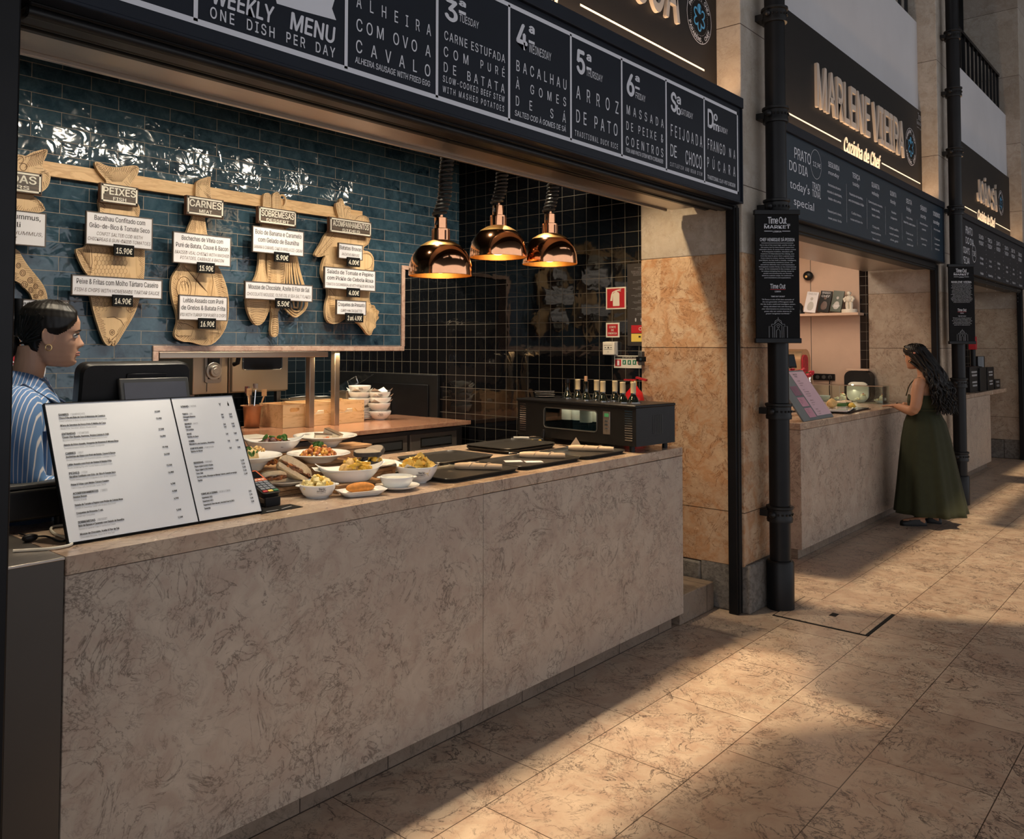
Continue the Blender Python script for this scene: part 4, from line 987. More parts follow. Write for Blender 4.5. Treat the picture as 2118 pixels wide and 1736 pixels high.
label(ZC2, (100,528), (95,812), (378,546), ('Couve-Flor Assada, Hummus,','Pickles & Chilli'), ('ROASTED CAULIFLOWER, HUMMUS,','PICKLES, CHILLI'), '12.50€', 'white label ending in Hummus and Chilli, at the left shutter post', x0=.56)
label(ZC2, (100,1254), (98,1440), (560,1268), ('Salada de Polvo Assado, Vinagrete','de Pimentos & Cebola Roxa'), ('ROASTED OCTOPUS SALAD, BELL PEPPER','VINAIGRETTE & RED ONION'), '14.00€', 'white label with Polvo on it, half hidden behind the head of the woman in striped shirt', x0=.54)
label(ZC2, (703,535), (694,808), (1247,598), ('Bacalhau Confitado com','Grão-de-Bico & Tomate Seco'), ('CONFIT SALTED COD WITH','CHICKPEAS & SUN-DRIED TOMATOES'), '15.90€', 'upper white label on the pine fish, salted cod at 15.90')
label(ZC2, (586,1055), (583,1226), (1325,1108), ('Peixe & Fritas com Molho Tártaro Caseiro',), ('FISH & CHIPS WITH HOMEMADE TARTAR SAUCE',), '14.90€', 'lower wide white label on the pine fish, fish and chips at 14.90')
label(ZC2, (1413,703), (1406,958), (1885,755), ('Bochechas de Vitela com','Puré de Batata, Couve & Bacon'), ('BRAISED VEAL CHEEKS WITH MASHED','POTATOES, CABBAGE & BACON'), '15.90€', 'upper white label on the pine ham leg, veal cheeks at 15.90')
label(ZC2, (1461,1220), (1456,1427), (1857,1238), ('Leitão Assado com Puré','de Grelos & Batata Frita'), ('PIG WITH TURNIP TOP PURÉE & CHIPS',), '16.90€', 'lower white label on the pine ham leg, roast pig at 16.90')
label(ZC3, (773,535), (769,766), (1222,602), ('Bolo de Banana e Caramelo','com Gelado de Baunilha'), ('BANANA & CARAMEL CAKE & VANILLA ICE-CREAM',), '5.90€', 'upper white label on the pine kitchen tools, banana cake at 5.90')
label(ZC3, (706,1020), (703,1178), (1298,1062), ('Mousse de Chocolate, Azeite & Flor de Sal',), ('CHOCOLATE MOUSSE, OLIVE OIL & SEA SALT FLAKES',), '5.50€', 'lower wide white label on the pine kitchen tools, chocolate mousse at 5.50')
label(ZC3, (1526,685), (1521,822), (1737,710), ('Batatas Bravas',), ('PATATAS BRAVAS',), '4.00€', 'small white label reading Batatas Bravas, topmost on the pine vegetables')
label(ZC3, (1403,893), (1394,1085), (1850,940), ('Salada de Tomate e Pepino','com Pickle de Cebola Roxa'), ('TOMATO & CUCUMBER SALAD WITH PICKLED RED ONION',), '4.00€', 'wide white label with tomato and cucumber salad, on the pine vegetables')
label(ZC3, (1508,1185), (1504,1316), (1768,1195), ('Croquetes de Presunto',), ('CURED HAM CROQUETTES',), '2 uni. 4.90€', 'white label with ham croquettes, lowest on the pine vegetables', pw=.16)

# ================================================================== things on the black tiled side wall (facing -x)
XW = XT+.012; UW, NW = Vector((0, -1, 0)), Vector((-1, 0, 0))
def yat(px, z, x):
    py = 700.
    for _ in range(6):
        q = P(px, py, x=x); d = Vector((x, q.y, z))-CAM; py = CY_-F_*(d.dot(_u3)/d.dot(_f2))
    return P(px, py, x=x).y
def wrect(tl, bl, tr, x): a = P(*tl, x=x); b = P(*bl, x=x); return a.y, yat(tr[0], a.z, x), b.z, a.z    # y of left, y of right, z low, z high
ZS = zt(.17282, 1220, 500)
def wsign(name, lab, cat, tl, bl, tr, m_, th=.004):
    x = XW-th; y0, y1, z0, z1 = wrect(ZS(*tl), ZS(*bl), ZS(*tr), x)
    t = thing(name, lab, cat, (XW, (y0+y1)/2, z0))
    MB().box((x, y1, z0), (XW-.0005, y0, z1)).build('panel', MT[m_], t, world=True)
    return t, x, y0, y1, z0, z1
def wq(m, x, ya, za, yb_, zb_, lift=.001): m.add([(x-lift, ya, za), (x-lift, yb_, za), (x-lift, yb_, zb_), (x-lift, ya, zb_)], [(0,1,2,3)])
def wpoly(m, x, y0, y1, z0, z1, pts, lift=.002):
    n = len(pts); m.add([(x-lift, y0+(y1-y0)*a, z0+(z1-z0)*b) for a, b in pts], [tuple(range(n))])
t, x, y0, y1, z0, z1 = wsign('safety_sign', 'square red fire extinguisher sign with pale border on the black tiles', 'sign', (193,552), (193,812), (430,548), 'offwhite')
m = MB(); wpoly(m, x, y0, y1, z0, z1, [(.06,.06),(.94,.06),(.94,.94),(.06,.94)], .001); m.build('red_field', MT['red'], t, world=True)
m = MB(); wpoly(m, x, y0, y1, z0, z1, [(.36,.14),(.67,.14),(.69,.16),(.69,.70),(.63,.77),(.44,.77),(.36,.70)]); wpoly(m, x, y0, y1, z0, z1, [(.47,.77),(.58,.77),(.58,.82),(.47,.82)])
wpoly(m, x, y0, y1, z0, z1, [(.22,.38),(.33,.38),(.37,.74),(.50,.82),(.50,.86),(.33,.79),(.27,.66)]); wpoly(m, x, y0, y1, z0, z1, [(.50,.81),(.76,.88),(.78,.92),(.50,.86)]); wpoly(m, x, y0, y1, z0, z1, [(.58,.82),(.76,.80),(.76,.84),(.60,.85)])
m.build('extinguisher_symbol', MT['offwhite'], t, world=True)
t, x, y0, y1, z0, z1 = wsign('safety_sign', 'small red sign reading CORTE DE ENERGIA', 'sign', (193,972), (193,1147), (353,970), 'offwhite')
m = MB(); wpoly(m, x, y0, y1, z0, z1, [(.1,.1),(.9,.1),(.9,.9),(.1,.9)], .001); m.build('red_field', MT['red'], t, world=True)
m = MB(); h = z1-z0; w = y0-y1
for s, k, ww in (('CORTE', .64, .5), ('DE', .43, .2), ('ENERGIA', .21, .66)): text(m, s, (x, (y0+y1)/2, z0+h*k), UW, ZU, h*.13, w=w*ww, align='C', bold=.05, lift=.002)
m.build('lettering', MT['offwhite'], t, world=True)
t, x, y0, y1, z0, z1 = wsign('rules_poster', 'tall dark notice with red and yellow bands beside the stone jamb', 'poster', (448,270), (452,1247), (716,262), 'plate_dark')
t.children[0].data.materials[0] = MT['notice'] = plain('notice_grey', (.035,.03,.028), .5, var=.05)
m = MB(); h = z1-z0; w = y0-y1; yc = (y0+y1)/2-.07*w
for k, s in ((.945,'LIVRO DE RECLAMAÇÕES'),(.925,'HORÁRIO'),(.905,'Domingo a quarta das 10h às 24h'),(.892,'Quinta a sábado das 10h às 02h'),(.879,'Fornecedores das 07h às 10h'),(.866,'Última chamada às 23h30'),(.853,'Encerramento da cozinha'),(.79,'ANIMAIS'),(.776,'Não é permitida a entrada'),(.762,'salvo cães de assistência'),(.71,'LOTAÇÃO'),(.694,'Número máximo de pessoas'),(.68,'definido por lei'),(.625,'CONSUMO'),(.61,'Bebidas não podem sair do recinto'),(.596,'depois das 23 horas'),(.545,'PREÇOS'),(.53,'IVA incluído à taxa legal'),(.516,'Peça sempre a fatura'),(.465,'SEGURANÇA'),(.45,'Saídas de emergência assinaladas'),(.436,'Plantas afixadas'),(.385,'SANITÁRIOS'),(.37,'junto à saída')):
    text(m, s, (x, yc, z0+h*k), UW, ZU, h*.0075, w=min(.78*w, .026*w*len(s)), align='C', lift=.001)
for yy in (.37, .62, .87): m.add([(x-.001, y0-w*yy+.006*math.cos(a), z0+h*.315+.014*math.sin(a)) for a in [i*math.pi/5 for i in range(10)]], [tuple(range(10))])
m.build('lettering', MT['grey_print'], t, world=True)
m = MB(); wpoly(m, x, y0, y1, z0, z1, [(.17,.155),(.985,.155),(.985,.25),(.17,.25)], .001); m.build('red_band', MT['red'], t, world=True)
m = MB(); wpoly(m, x, y0, y1, z0, z1, [(.17,.05),(.985,.05),(.985,.147),(.17,.147)], .001); m.build('yellow_band', MT['yellow'], t, world=True)
m = MB()
for s, k in (('NÃO FUME', .215), ('no interior', .197), ('do mercado', .18)): text(m, s, (x, y0-w*.68, z0+h*k), UW, ZU, h*.010, lift=.002)
ring(m, (x, y0-w*.58, z0+h*.205), .009, .012, UW, ZU, 20, .002)
m.build('band_lettering', MT['offwhite'], t, world=True)
m = MB()
for s, k in (('RECINTO SOB', .115), ('VIDEOVIGILÂNCIA', .10), ('permanente', .085)): text(m, s, (x, y0-w*.66, z0+h*k), UW, ZU, h*.009, lift=.002)
m.box((x-.003, y0-w*.6, z0+h*.1), (x-.002, y0-w*.5, z0+h*.12)); m.build('camera_symbol', MT['dark_print'], t, world=True)
# call point
t = thing('call_point', 'white fire alarm call point box on the black tiles', 'alarm box', (XW, P(*ZS(240,1275), x=XW).y, P(*ZS(240,1345), x=XW).z))
x = XW-.05; y0, y1, z0, z1 = wrect(ZS(152,1200), ZS(152,1355), ZS(290,1200), x)
MB().box((x, y1, z0), (XW-.022, y0, z1)).build('body', MT['offwhite'], t, bevel=.004, world=True); MB().box((XW-.021, y1-.002, z0-.002), (XW-.0005, y0+.002, z1+.002)).build('back_box', MT['grey'], t, bevel=.003, world=True)
m = MB(); w, h = y0-y1, z1-z0; wq(m, x, y0-.12*w, z0+h*.42, y1+.16*w, z0+h*.44); wq(m, x, y0-.12*w, z0+h*.72, y1+.16*w, z0+h*.74)
m.add([(x-.001, (y0+y1)/2+.006*math.cos(a), z0+h*.56+.006*math.sin(a)) for a in [i*math.pi/6 for i in range(12)]], [tuple(range(12))])
for s in (1, -1): m.add([(x-.001, (y0+y1)/2+s*w*.30, z0+h*.60), (x-.001, (y0+y1)/2+s*w*.30, z0+h*.52), (x-.001, (y0+y1)/2+s*w*.14, z0+h*.56)], [(0,1,2)])
text(m, '?', (x, (y0+y1)/2+.005, z0+h*.16), UW, ZU, h*.12, bold=.03, lift=.001); m.build('marks', MT['dark_print'], t, world=True)
t, x, y0, y1, z0, z1 = wsign('instruction_sign', 'long white extinguisher instruction sign with red and green symbols', 'sign', (288,1362), (288,1510), (668,1362), 'offwhite')
m = MB(); wpoly(m, x, y0, y1, z0, z1, [(.04,.76),(.98,.76),(.98,.93),(.04,.93)], .001); m.build('title_bar', MT['dark_print'], t, world=True)
m = MB(); text(m, 'EXTINTOR DE CO2', (x, y0-(y0-y1)*.28, z0+(z1-z0)*.79), UW, ZU, (z1-z0)*.11, w=(y0-y1)*.42, lift=.002); m.build('title', MT['offwhite'], t, world=True)
m = MB(); wpoly(m, x, y0, y1, z0, z1, [(.04,.14),(.23,.14),(.23,.68),(.04,.68)], .001); m.build('red_square', MT['red'], t, world=True)
m = MB(); wpoly(m, x, y0, y1, z0, z1, [(.11,.2),(.18,.2),(.18,.6),(.11,.6)], .002)
for a in (.31, .47, .63): wpoly(m, x, y0, y1, z0, z1, [(a,.36),(a+.05,.36),(a+.03,.5),(a+.06,.5),(a+.02,.58)], .002)
m.build('symbols', MT['label_white'], t, world=True)
for a in (.28, .44, .60): m = MB(); wpoly(m, x, y0, y1, z0, z1, [(a,.28),(a+.11,.28),(a+.11,.64),(a,.64)], .001); m.build('green_square', MT['green'], t, world=True)
m = MB(); ring(m, (x, y0-(y0-y1)*.82, z0+(z1-z0)*.46), .014, .018, UW, ZU, 24, .001); m.build('red_ring', MT['red'], t, world=True)
# key box by the jamb
x = XW-.05; y0, y1, z0, z1 = wrect(ZS(620,1315), ZS(620,1480), ZS(722,1315), x)
t = thing('key_box', 'dark grey key lock box on the tiles beside the stone jamb', 'key box', (XW, (y0+y1)/2, z0)); y1 = max(y1, 2.99)
MB().box((x, y1, z0), (XW-.0005, y0, z1)).build('body', MT['boxgrey'], t, bevel=.004, world=True)
MB().box((x-.004, y1+.012, z0+.025), (x-.0005, y0-.035, z1-.035)).build('lock_plate', MT['black'], t, bevel=.002, world=True)
MB().cyl((x-.010, (y0+y1)/2-.012, (z0+z1)/2-.006), (x-.004, (y0+y1)/2-.012, (z0+z1)/2-.006), .009, n=14).build('keyhole', MT['chrome'], t, world=True)
# dark panel door low on the side wall
y0, y1 = P(700, 800, x=XT-.02).y, P(905, 790, x=XT-.02).y; z1 = P(905, 776, x=XT-.02).z
t = thing('wall_hatch', 'black hatch door low on the tiled side wall behind the bowls', 'hatch', (XW, (y0+y1)/2, .9))
MB().box((XT-.02, y1, .9), (XW-.001, min(y0, 6.2), z1)).build('panel', MT['soft_black'], t, bevel=.004, world=True)
MB().box((XT-.035, y1+.10, .9), (XT-.0205, min(y0, 6.2)-.1, z1-.085)).build('inner_panel', MT['black'], t, bevel=.004, world=True)
# fire extinguisher hanging near the jamb
q = P(1313, 815, x=XT-.10)
t = thing('fire_extinguisher', 'red fire extinguisher hanging behind the wine bottles at the stone jamb', 'extinguisher', (XT-.085, P(1312, 815, x=XT-.085).y, 1.03))
MB().lathe([(.0,.0),(.055,.005),(.066,.03),(.066,.27),(.055,.315),(.028,.345),(.02,.36)], 24).build('cylinder', plain('extinguisher_red', (.55,.01,.015), .25, var=.03), t)
MB().cyl((0,0,.36), (0,0,.395), .018).cyl((0,0,.38), (-.04,0,.385), .010).build('valve', MT['gold'], t)
MB().box((-.012,-.008,.395), (.012,.075,.405)).box((-.012,-.008,.405), (.012,.070,.418), tr(0,0,.0)@rotx(R_(12))).build('lever', MT['red'], t)
MB().tube([(0,.03,.385),(.02,.09,.37),(.03,.11,.30),(.03,.10,.20),(.03,.085,.10)], .010, 8).build('hose', MT['soft_black'], t)
# ================================================================== things on the long counter (top at 1.060)
ZT0 = 1.0605
# ---- big two-panel menu, leaning back on an easel foot
bv = Vector((0, .448, .894)).normalized(); bo = Vector((1.064, 2.553, ZT0+.004)); bu = XU; bw_, bh_ = .671, .452
bn = bu.cross(bv)
t = thing('counter_menu', 'large white two-panel menu with small print, leaning on the counter at the till', 'menu board', (1.40, 2.66, ZT0))
m = MB().mat(MT['board_white'])
def bbox(m, a0, b0, a1, b1, d0, d1):
    c = [bo+bu*a+bv*b+bn*d for d in (d0, d1) for a, b in ((a0,b0),(a1,b0),(a1,b1),(a0,b1))]
    m.add(c, [(3,2,1,0),(4,5,6,7),(0,1,5,4),(1,2,6,5),(2,3,7,6),(3,0,4,7)])
sm = bw_*.632
m = MB(); bbox(m, .003, .003, sm-.002, bh_-.003, -.004, .0025); m.build('menu_panel', MT['board_white'], t, world=True)
m = MB(); bbox(m, sm+.002, .003, bw_-.003, bh_-.003, -.004, .0025); m.build('menu_panel', MT['board_white'], t, world=True)
m = MB(); bbox(m, 0, 0, bw_, bh_, -.012, -.0042)
for e in ((0,0,bw_,.003), (0,bh_-.003,bw_,bh_), (0,.003,.003,bh_-.003), (bw_-.003,.003,bw_,bh_-.003), (sm-.002,.003,sm+.002,bh_-.003)): bbox(m, *e, -.004, .004)
m.build('frame', MT['black'], t, world=True)
m = MB()
for a in (.16, .5): m.tube([bo+bu*a+bv*.36-bn*.014, Vector((1.064+a, 2.86, ZT0+.006))], .005, 6)
m.tube([Vector((1.22, 2.86, ZT0+.006)), Vector((1.57, 2.86, ZT0+.006))], .005, 6)
m.build('easel_foot', MT['black'], t, world=True)
D, Gm = MB(), MB()
def bt(m, s, a, b, h, w=None, **k): text(m, s, bo+bu*a+bv*(bh_-b)+bn*.0026, bu, bv, h, w=w, lift=.0006, **k)
y = .045; hh = .0062
def w_of(s, h, c=.60): return len(s)*h*c
MENU = [('SANDES','SANDWICHES',[('Choco Frito em Bolo de Caco & Maionese de Coentros','Fried Cuttlefish in Bolo do Caco & Coriander Mayonnaise','12,50€'),('Bifana de Secretos de Porco Preto & Molho da Casa','Black Pork “Secretos” Bifana, House Sauce','11,50€')]),
 ('ENTRADAS','STARTERS',[('Couve-Flor Assada, Hummus, Pickles Cebola & Chilli','Roasted Cauliflower, Hummus, Pickled Onion & Chilli','12,50€'),('Salada de Polvo Assado, Vinagrete de Pimentos & Mizuna Roxa','Roasted Octopus Salad, Bell Pepper Vinaigrette','14,00€')]),
 ('CARNES','MEAT',[('Bochechas de Vitela com Puré de Batata, Couve & Bacon','Braised Veal Cheeks with Mashed Potatoes, Cabbage & Bacon','15,90€'),('Leitão Assado com Puré de Grelos & Batata Frita','Roast Suckling Pig with Turnip Greens Purée & Chips','16,90€')]),
 ('PEIXES','FISH',[('Bacalhau Confitado com Grão-de-Bico & Tomate Seco','Confit Salted Cod with Chickpeas & Sun-Dried Tomatoes','15,90€'),('Peixe & Fritas com Molho Tártaro Caseiro','Fish & Chips with Homemade Tartar Sauce','14,90€')]),
 ('ACOMPANHAMENTOS','SIDES',[('Batatas Bravas','Patatas Bravas','4,00€'),('Salada de Tomate e Pepino com Pickle de Cebola Roxa','Tomato & Cucumber Salad with Pickled Red Onion','4,00€'),('Croquetes de Presunto 2 uni.','Cured Ham Croquettes','4,90€')]),
 ('SOBREMESAS','DESSERT',[('Bolo de Banana e Caramelo com Gelado de Baunilha','Banana & Caramel Cake & Vanilla Ice Cream','5,90€'),('Mousse de Chocolate, Azeite & Flor de Sal','Chocolate Mousse, Olive Oil & Sea Salt','5,50€')])]
tot = sum(1+len(x[2])*1.0 for x in MENU); 
for hd, en, its in MENU:
    bt(D, hd, .038, y, .0072, w_of(hd, .0072, .72), bold=.05); bt(Gm, '/ '+en, .038+w_of(hd, .0072, .72)+.006, y, .0068, w_of(en, .0068, .66)); y += .0105
    for i, (p, e, pr) in enumerate(its):
        bt(D, p, .038, y, hh, w_of(p, hh, .47), bold=.055); bt(D, pr, .355, y-.004, .0056, w_of(pr, .0056, .6), bold=.04)
        bt(Gm, e, .038, y+.0095, .0052, w_of(e, .0052, .52)); y += .0255 if i < len(its)-1 else .029
xr = sm+.030; y = .040
bt(D, 'VINHO', xr, y, .0072, .030, bold=.05); bt(Gm, '/ WINE', xr+.034, y, .0068, .026)
y = .068
for hd, en, its in (('TINTO','RED',('Vinhagem Reserva','Alento')),('BRANCO','WHITE',('Morandé','Carcavelho')),('ROSÉ','',('Quinta do Soro',)),('VERDE','',('Manuel & Luís Cerdeira, Alvarinho',)),('FORTIFICADO','FORTIFIED',('Quinta do Noval',))):
    bt(D, hd, xr, y, .0062, w_of(hd, .0062, .7), bold=.05)
    if en: bt(Gm, '/ '+en, xr+w_of(hd, .0062, .7)+.004, y, .006, w_of(en, .006, .7))
    for s in its:
        y += .0105; bt(D, s, xr, y, .0056, w_of(s, .0056, .52), bold=.03); bt(D, '5€', xr+.150, y, .0056, .009, bold=.03); bt(D, '24€', xr+.182, y, .0056, .012, bold=.03)
    y += .0165
bt(D, 'Y', xr+.151, .041, .010, .008, bold=.06); D.add([bo+bu*(xr+.186)+bv*(bh_-.043)+bn*.0032+bu*a+bv*b for a, b in ((0,0),(.006,0),(.006,.009),(.004,.012),(.004,.017),(.002,.017),(.002,.012),(0,.009))], [tuple(range(8))])
y = .250; bt(D, 'BEBIDAS', xr, y, .0068, .036, bold=.05); bt(Gm, '/ DRINKS', xr+.040, y, .0064, .030)
for s, p in (('Água s/gás 0,50Cl Vitalis','2,2€'),('Água c/gás 0,25Cl Pedras','2,5€'),('Coca-Cola','2,6€'),('Ice tea Limão, Pêssego ou Manga / lemon, peach or mango','2,6€'),('Sprite','2,6€')):
    y += .0125; bt(D, s, xr, y, .0056, w_of(s, .0056, .50), bold=.03); bt(D, p, xr+.182, y-.004, .0056, .014, bold=.03)
y = .362; bt(D, 'CERVEJAS & SIDRAS', xr, y, .0068, .062, bold=.05); bt(Gm, '/ BEER & CIDER', xr+.066, y, .0064, .046)
for s, p in (('Superbock 20Cl','2€'),('Superbock 40Cl','3,7€'),('Superbock Sem álcool / alcohol free 0,20Cl','2,4€'),('Somersby','3,3€')):
    y += .0125; bt(D, s, xr, y, .0056, w_of(s, .0056, .50), bold=.03); bt(D, p, xr+.182, y, .0056, .012, bold=.03)
D.build('menu_lettering', MT['dark_print'], t, world=True); Gm.build('translation_lettering', MT['grey_print'], t, world=True)

# ---- till screen seen from behind, with its small customer display
t = thing('till_monitor', 'black till monitor seen from behind, standing behind the large white menu', 'monitor', (1.40, 2.86, ZT0))
M_ = tr(1.39, 2.865, 1.33)@rotx(R_(8))
m = MB(M_); prof = rrect(.395, .30, .035, 5)
n = len(prof); rings = [(.96, -.046, .0), (1.0, -.036, 0), (1.0, .0, 0), (.99, .010, 0)]
vs = []
for s, yy, _ in rings: vs += [(a*s, yy, .12+b*s) for a, b in prof]
fs = [tuple(range(n))]
for j in range(3): fs += [(j*n+i, (j+1)*n+i, (j+1)*n+(i+1) % n, j*n+(i+1) % n) for i in range(n)]
fs.append(tuple(range(4*n-1, 3*n-1, -1))); m.add(vs, fs); m.build('back_shell', MT['soft_black'], t, world=True)
MB(M_).box((-.045, -.052, -.02), (.10, -.046, .235)).build('back_cover', MT['black'], t, bevel=.003, world=True)
MB().box((1.34, 2.84, ZT0+.02), (1.44, 2.90, 1.32)).box((1.28, 2.80, ZT0), (1.50, 2.98, ZT0+.022)).build('stand', MT['soft_black'], t, bevel=.006, world=True)
a, b, c_ = P(250, 783, y=2.775), P(386, 786, y=2.775), P(250, 860, y=2.755)
M2 = tr((a.x+b.x)/2, 2.775, a.z)@rotx(R_(-14)); w = b.x-a.x+.012
d = MB(M2).box((-w/2, 0, -.15), (w/2, .018, 0)).build('customer_display', MT['boxgrey'], t, bevel=.004, world=True)
MT['lcd'] = plain('dim_screen', (.11,.115,.14), .18, var=.05)
s = MB(M2).box((-w/2+.014, -.0015, -.13), (w/2-.014, -.0002, -.016)).build('screen', MT['lcd'], t, world=True)
MB().box(((a.x+b.x)/2-.02, 2.79, 1.36), ((a.x+b.x)/2+.02, 2.83, 1.40)).build('display_arm', MT['soft_black'], t, world=True)

# ---- receipt printer at the far left, with cables
t = thing('receipt_printer', 'black receipt printer box at the left end, behind the white menu edge', 'printer', (1.04, 2.95, ZT0))
MB().box((.90, 2.83, ZT0+.035), (1.19, 3.10, ZT0+.135)).build('body', MT['soft_black'], t, bevel=.010, world=True)
MB().box((.905, 2.835, ZT0+.136), (1.185, 3.09, ZT0+.150)).build('lid', MT['boxgrey'], t, bevel=.005, world=True)
for x, y in ((.93, 2.86), (1.16, 2.86), (.93, 3.06), (1.16, 3.06)): MB().cyl((x, y, ZT0), (x, y, ZT0+.036), .014, n=12).build('foot', MT['black'], t, world=True)
def cable(pts, r, m_, lab):
    pp = [Vector(p) for p in pts]
    for _ in range(3):
        q = [pp[0]]
        for i in range(len(pp)-1): q += [pp[i].lerp(pp[i+1], .25), pp[i].lerp(pp[i+1], .75)]
        pp = q+[pp[-1]]
    return tag(MB().tube(pp, r, 8).build('cable', m_), lab, 'cable')
zz = ZT0+.005
c1 = [P(a, b, z=zz) for a, b in ((27,1140),(60,1138),(110,1135),(147,1128),(150,1122),(138,1113),(112,1105),(103,1094),(112,1088),(140,1086))]
cable([(p.x, p.y, zz) for p in c1], .0042, MT['offwhite'], 'white cable looping out from under the white menu over the steel cabinet')
c1 = [P(a, b, z=zz) for a, b in ((40,1104),(66,1112),(85,1109),(100,1110),(120,1120),(134,1120),(152,1108))]
cable([(p.x, p.y, zz) for p in c1], .003, MT['black'], 'thin black cable with a plug, left of the white menu')
p = P(62, 1113, z=ZT0+.012); tag(MB().ball((p.x, p.y, ZT0+.0125), .012, (2.0, 1, 1), n=12, m=8).build('cable_plug', MT['soft_black']), 'black cable plug lying beside the receipt printer', 'plug')

# ---- card terminal on its stand
T0 = P(572, 1046, z=ZT0); 
t = thing('card_terminal', 'black card payment terminal with orange screen frame, right of the white menu', 'card terminal', (T0.x, T0.y, ZT0), R_(-18))
# local: x right, y back; sloped face rises to the back
sl = R_(22); Mt = tr(-.02, .0, .030)@rotz(R_(20))@rotx(sl)
m = MB(Mt).poly(rrect(.080, .175, .014), (0, .0875, 0), (1,0,0), (0,1,0), 0, .020); m.build('body', MT['soft_black'], t, bevel=.003)
m = MB(Mt); pl = lambda m, x0, y0, x1, y1, z: m.add([(x0,y0,z),(x1,y0,z),(x1,y1,z),(x0,y1,z)], [(0,1,2,3)])
MT['orange'] = plain('orange_plastic', (.55,.10,.03), .4, var=0); pl(m, -.038, .092, .038, .170, .0207); m.build('screen_frame', MT['orange'], t)
m = MB(Mt); pl(m, -.031, .112, .031, .163, .0212); m.build('screen', MT['dark_glass'], t)
m = MB(Mt)
for i in range(4): pl(m, -.030+.016*i, .098, -.018+.016*i, .105, .0213)
m.build('function_key', MT['offwhite'], t)
MT['key'] = plain('key_grey', (.16,.18,.22), .5, var=0)
for r in range(4):
    for c in range(3): MB(Mt).box((-.031+.022*c, .028+.016*r, .0205), (-.013+.022*c, .040+.016*r, .0228)).build('key', MT['key'], t)
for c, k in enumerate(('red', 'yellow', 'green')): MB(Mt).box((-.033+.023*c, .010, .0205), (-.013+.023*c, .021, .0232)).build('key', MT[k], t)
m = MB(); R2 = rotz(R_(20))
m.box((-.034, -.012, .0), (.034, .0, .034), tr(-.02,0,0)@R2).box((-.030, .0, .0), (.030, .165, .012), tr(-.02,0,0)@R2).box((-.022, .10, .012), (.022, .135, .062), tr(-.02,0,0)@R2)
m.build('stand', MT['black'], t, bevel=.003)
p = P(565, 1053, z=ZT0)
t = thing('payment_mat', 'small black printed mat on the counter edge under the card terminal', 'mat', (p.x, p.y, ZT0))
MB().box((-.085, -.05, 0), (.095, .03, .0015)).build('mat', MT['black_matte'], t)
m = MB(); m.quad((-.05,-.035,.0018),(.0,-.035,.0018),(.0,-.028,.0018),(-.05,-.028,.0018)).quad((.02,-.03,.0018),(.075,-.012,.0018),(.072,-.006,.0018),(.017,-.024,.0018)); m.build('print', MT['grey_print'], t)

# ---- dishes
def on(px, py, z): q = P(px, py, z=z); return (q.x, q.y, z+.0005)
def round_dish(R, H, foot, rim=.0, deep=.75, th=.004):
    """a thrown bowl: foot ring, wall, rolled lip, inside"""
    return [(foot*.9, .004), (foot, 0), (foot*1.02, .004), (foot+(R-foot)*.45, H*.22), (R-rim-(R-foot)*.10, H*.70), (R-rim*.2, H*.96), (R, H), (R-th*.6, H+.0015), (R-rim-th*1.5-(R-foot)*.08, H*.76), (foot*1.05, H*(1-deep)+.006), (.0, H*(1-deep)+.005)]
def wide_plate(R, H, well, th=.004):
    return [(well*.62, .003), (well*.66, 0), (well*.7, .003), (well*1.0, H*.55), (well*1.08, H*.62), (R*.985, H*.97), (R, H), (R-.002, H+.003), (well*1.10, H*.62+.006), (well*.97, H*.45), (well*.7, .012), (0, .010)]
def oval_dish(L, Wd, H, raise_=.022, n=56):
    """oval gratin dish with lifted pouring ends"""
    prof = [(.55, .0), (.60, .0), (.66, .006), (.86, H*.62), (.95, H*.95), (1.0, H), (.985, H+.003), (.92, H*.93), (.82, H*.62), (.62, .010), (.0, .008)]
    m = MB(); vs = []
    for r, z in prof:
        for i in range(n):
            a = 2*math.pi*i/n; e = abs(math.cos(a))**8; rr = max(r, 1e-4)
            k = 1+.10*e*max(0, (r-.8)/.2)
            vs.append((L/2*rr*math.cos(a)*k, Wd/2*rr*math.sin(a)*(1-.04*e), z+raise_*e*max(0, (r-.80)/.2)))
    m.add(vs, [(j*n+i, j*n+(i+1) % n, (j+1)*n+(i+1) % n, (j+1)*n+i) for j in range(len(prof)-1) for i in range(n)]+[tuple(range(n-1, -1, -1))]); return m
def wallr(R, H, foot): return lambda z: foot+.45*(R-foot)+(z-.22*H)*.45*(R-foot)/(.48*H)+.0012
def curved_logo(parent, r, z, ang, w=.034, flat=None):
    m = MB(); market_logo(m, (0, 0, 0), XU, ZU, w, lift=0.); vs = []
    for p in m.v:
        rr = r(z+p.z); a = ang+p.x/rr
        vs.append(Vector((rr*math.cos(a), rr*math.sin(a), z+p.z)))
    m.v = vs; return m.build('market_logo', MT['dark_print'], parent)
def flat_logo(parent, x, y, z, ang, w=.034):
    m = MB(tr(x, y, z)@rotz(ang)); market_logo(m, (0,0,0), XU, Vector((0,1,0)), w, lift=.0006); return m.build('market_logo', MT['dark_print'], parent)
def dish(name, lab, loc, rz=0, cat='dish'): return thing(name, lab, cat, loc, rz)
FOOD = lambda n, c, r=.5, v=.25: plain(n, c, r, var=v, scale=70, bmp=.2)
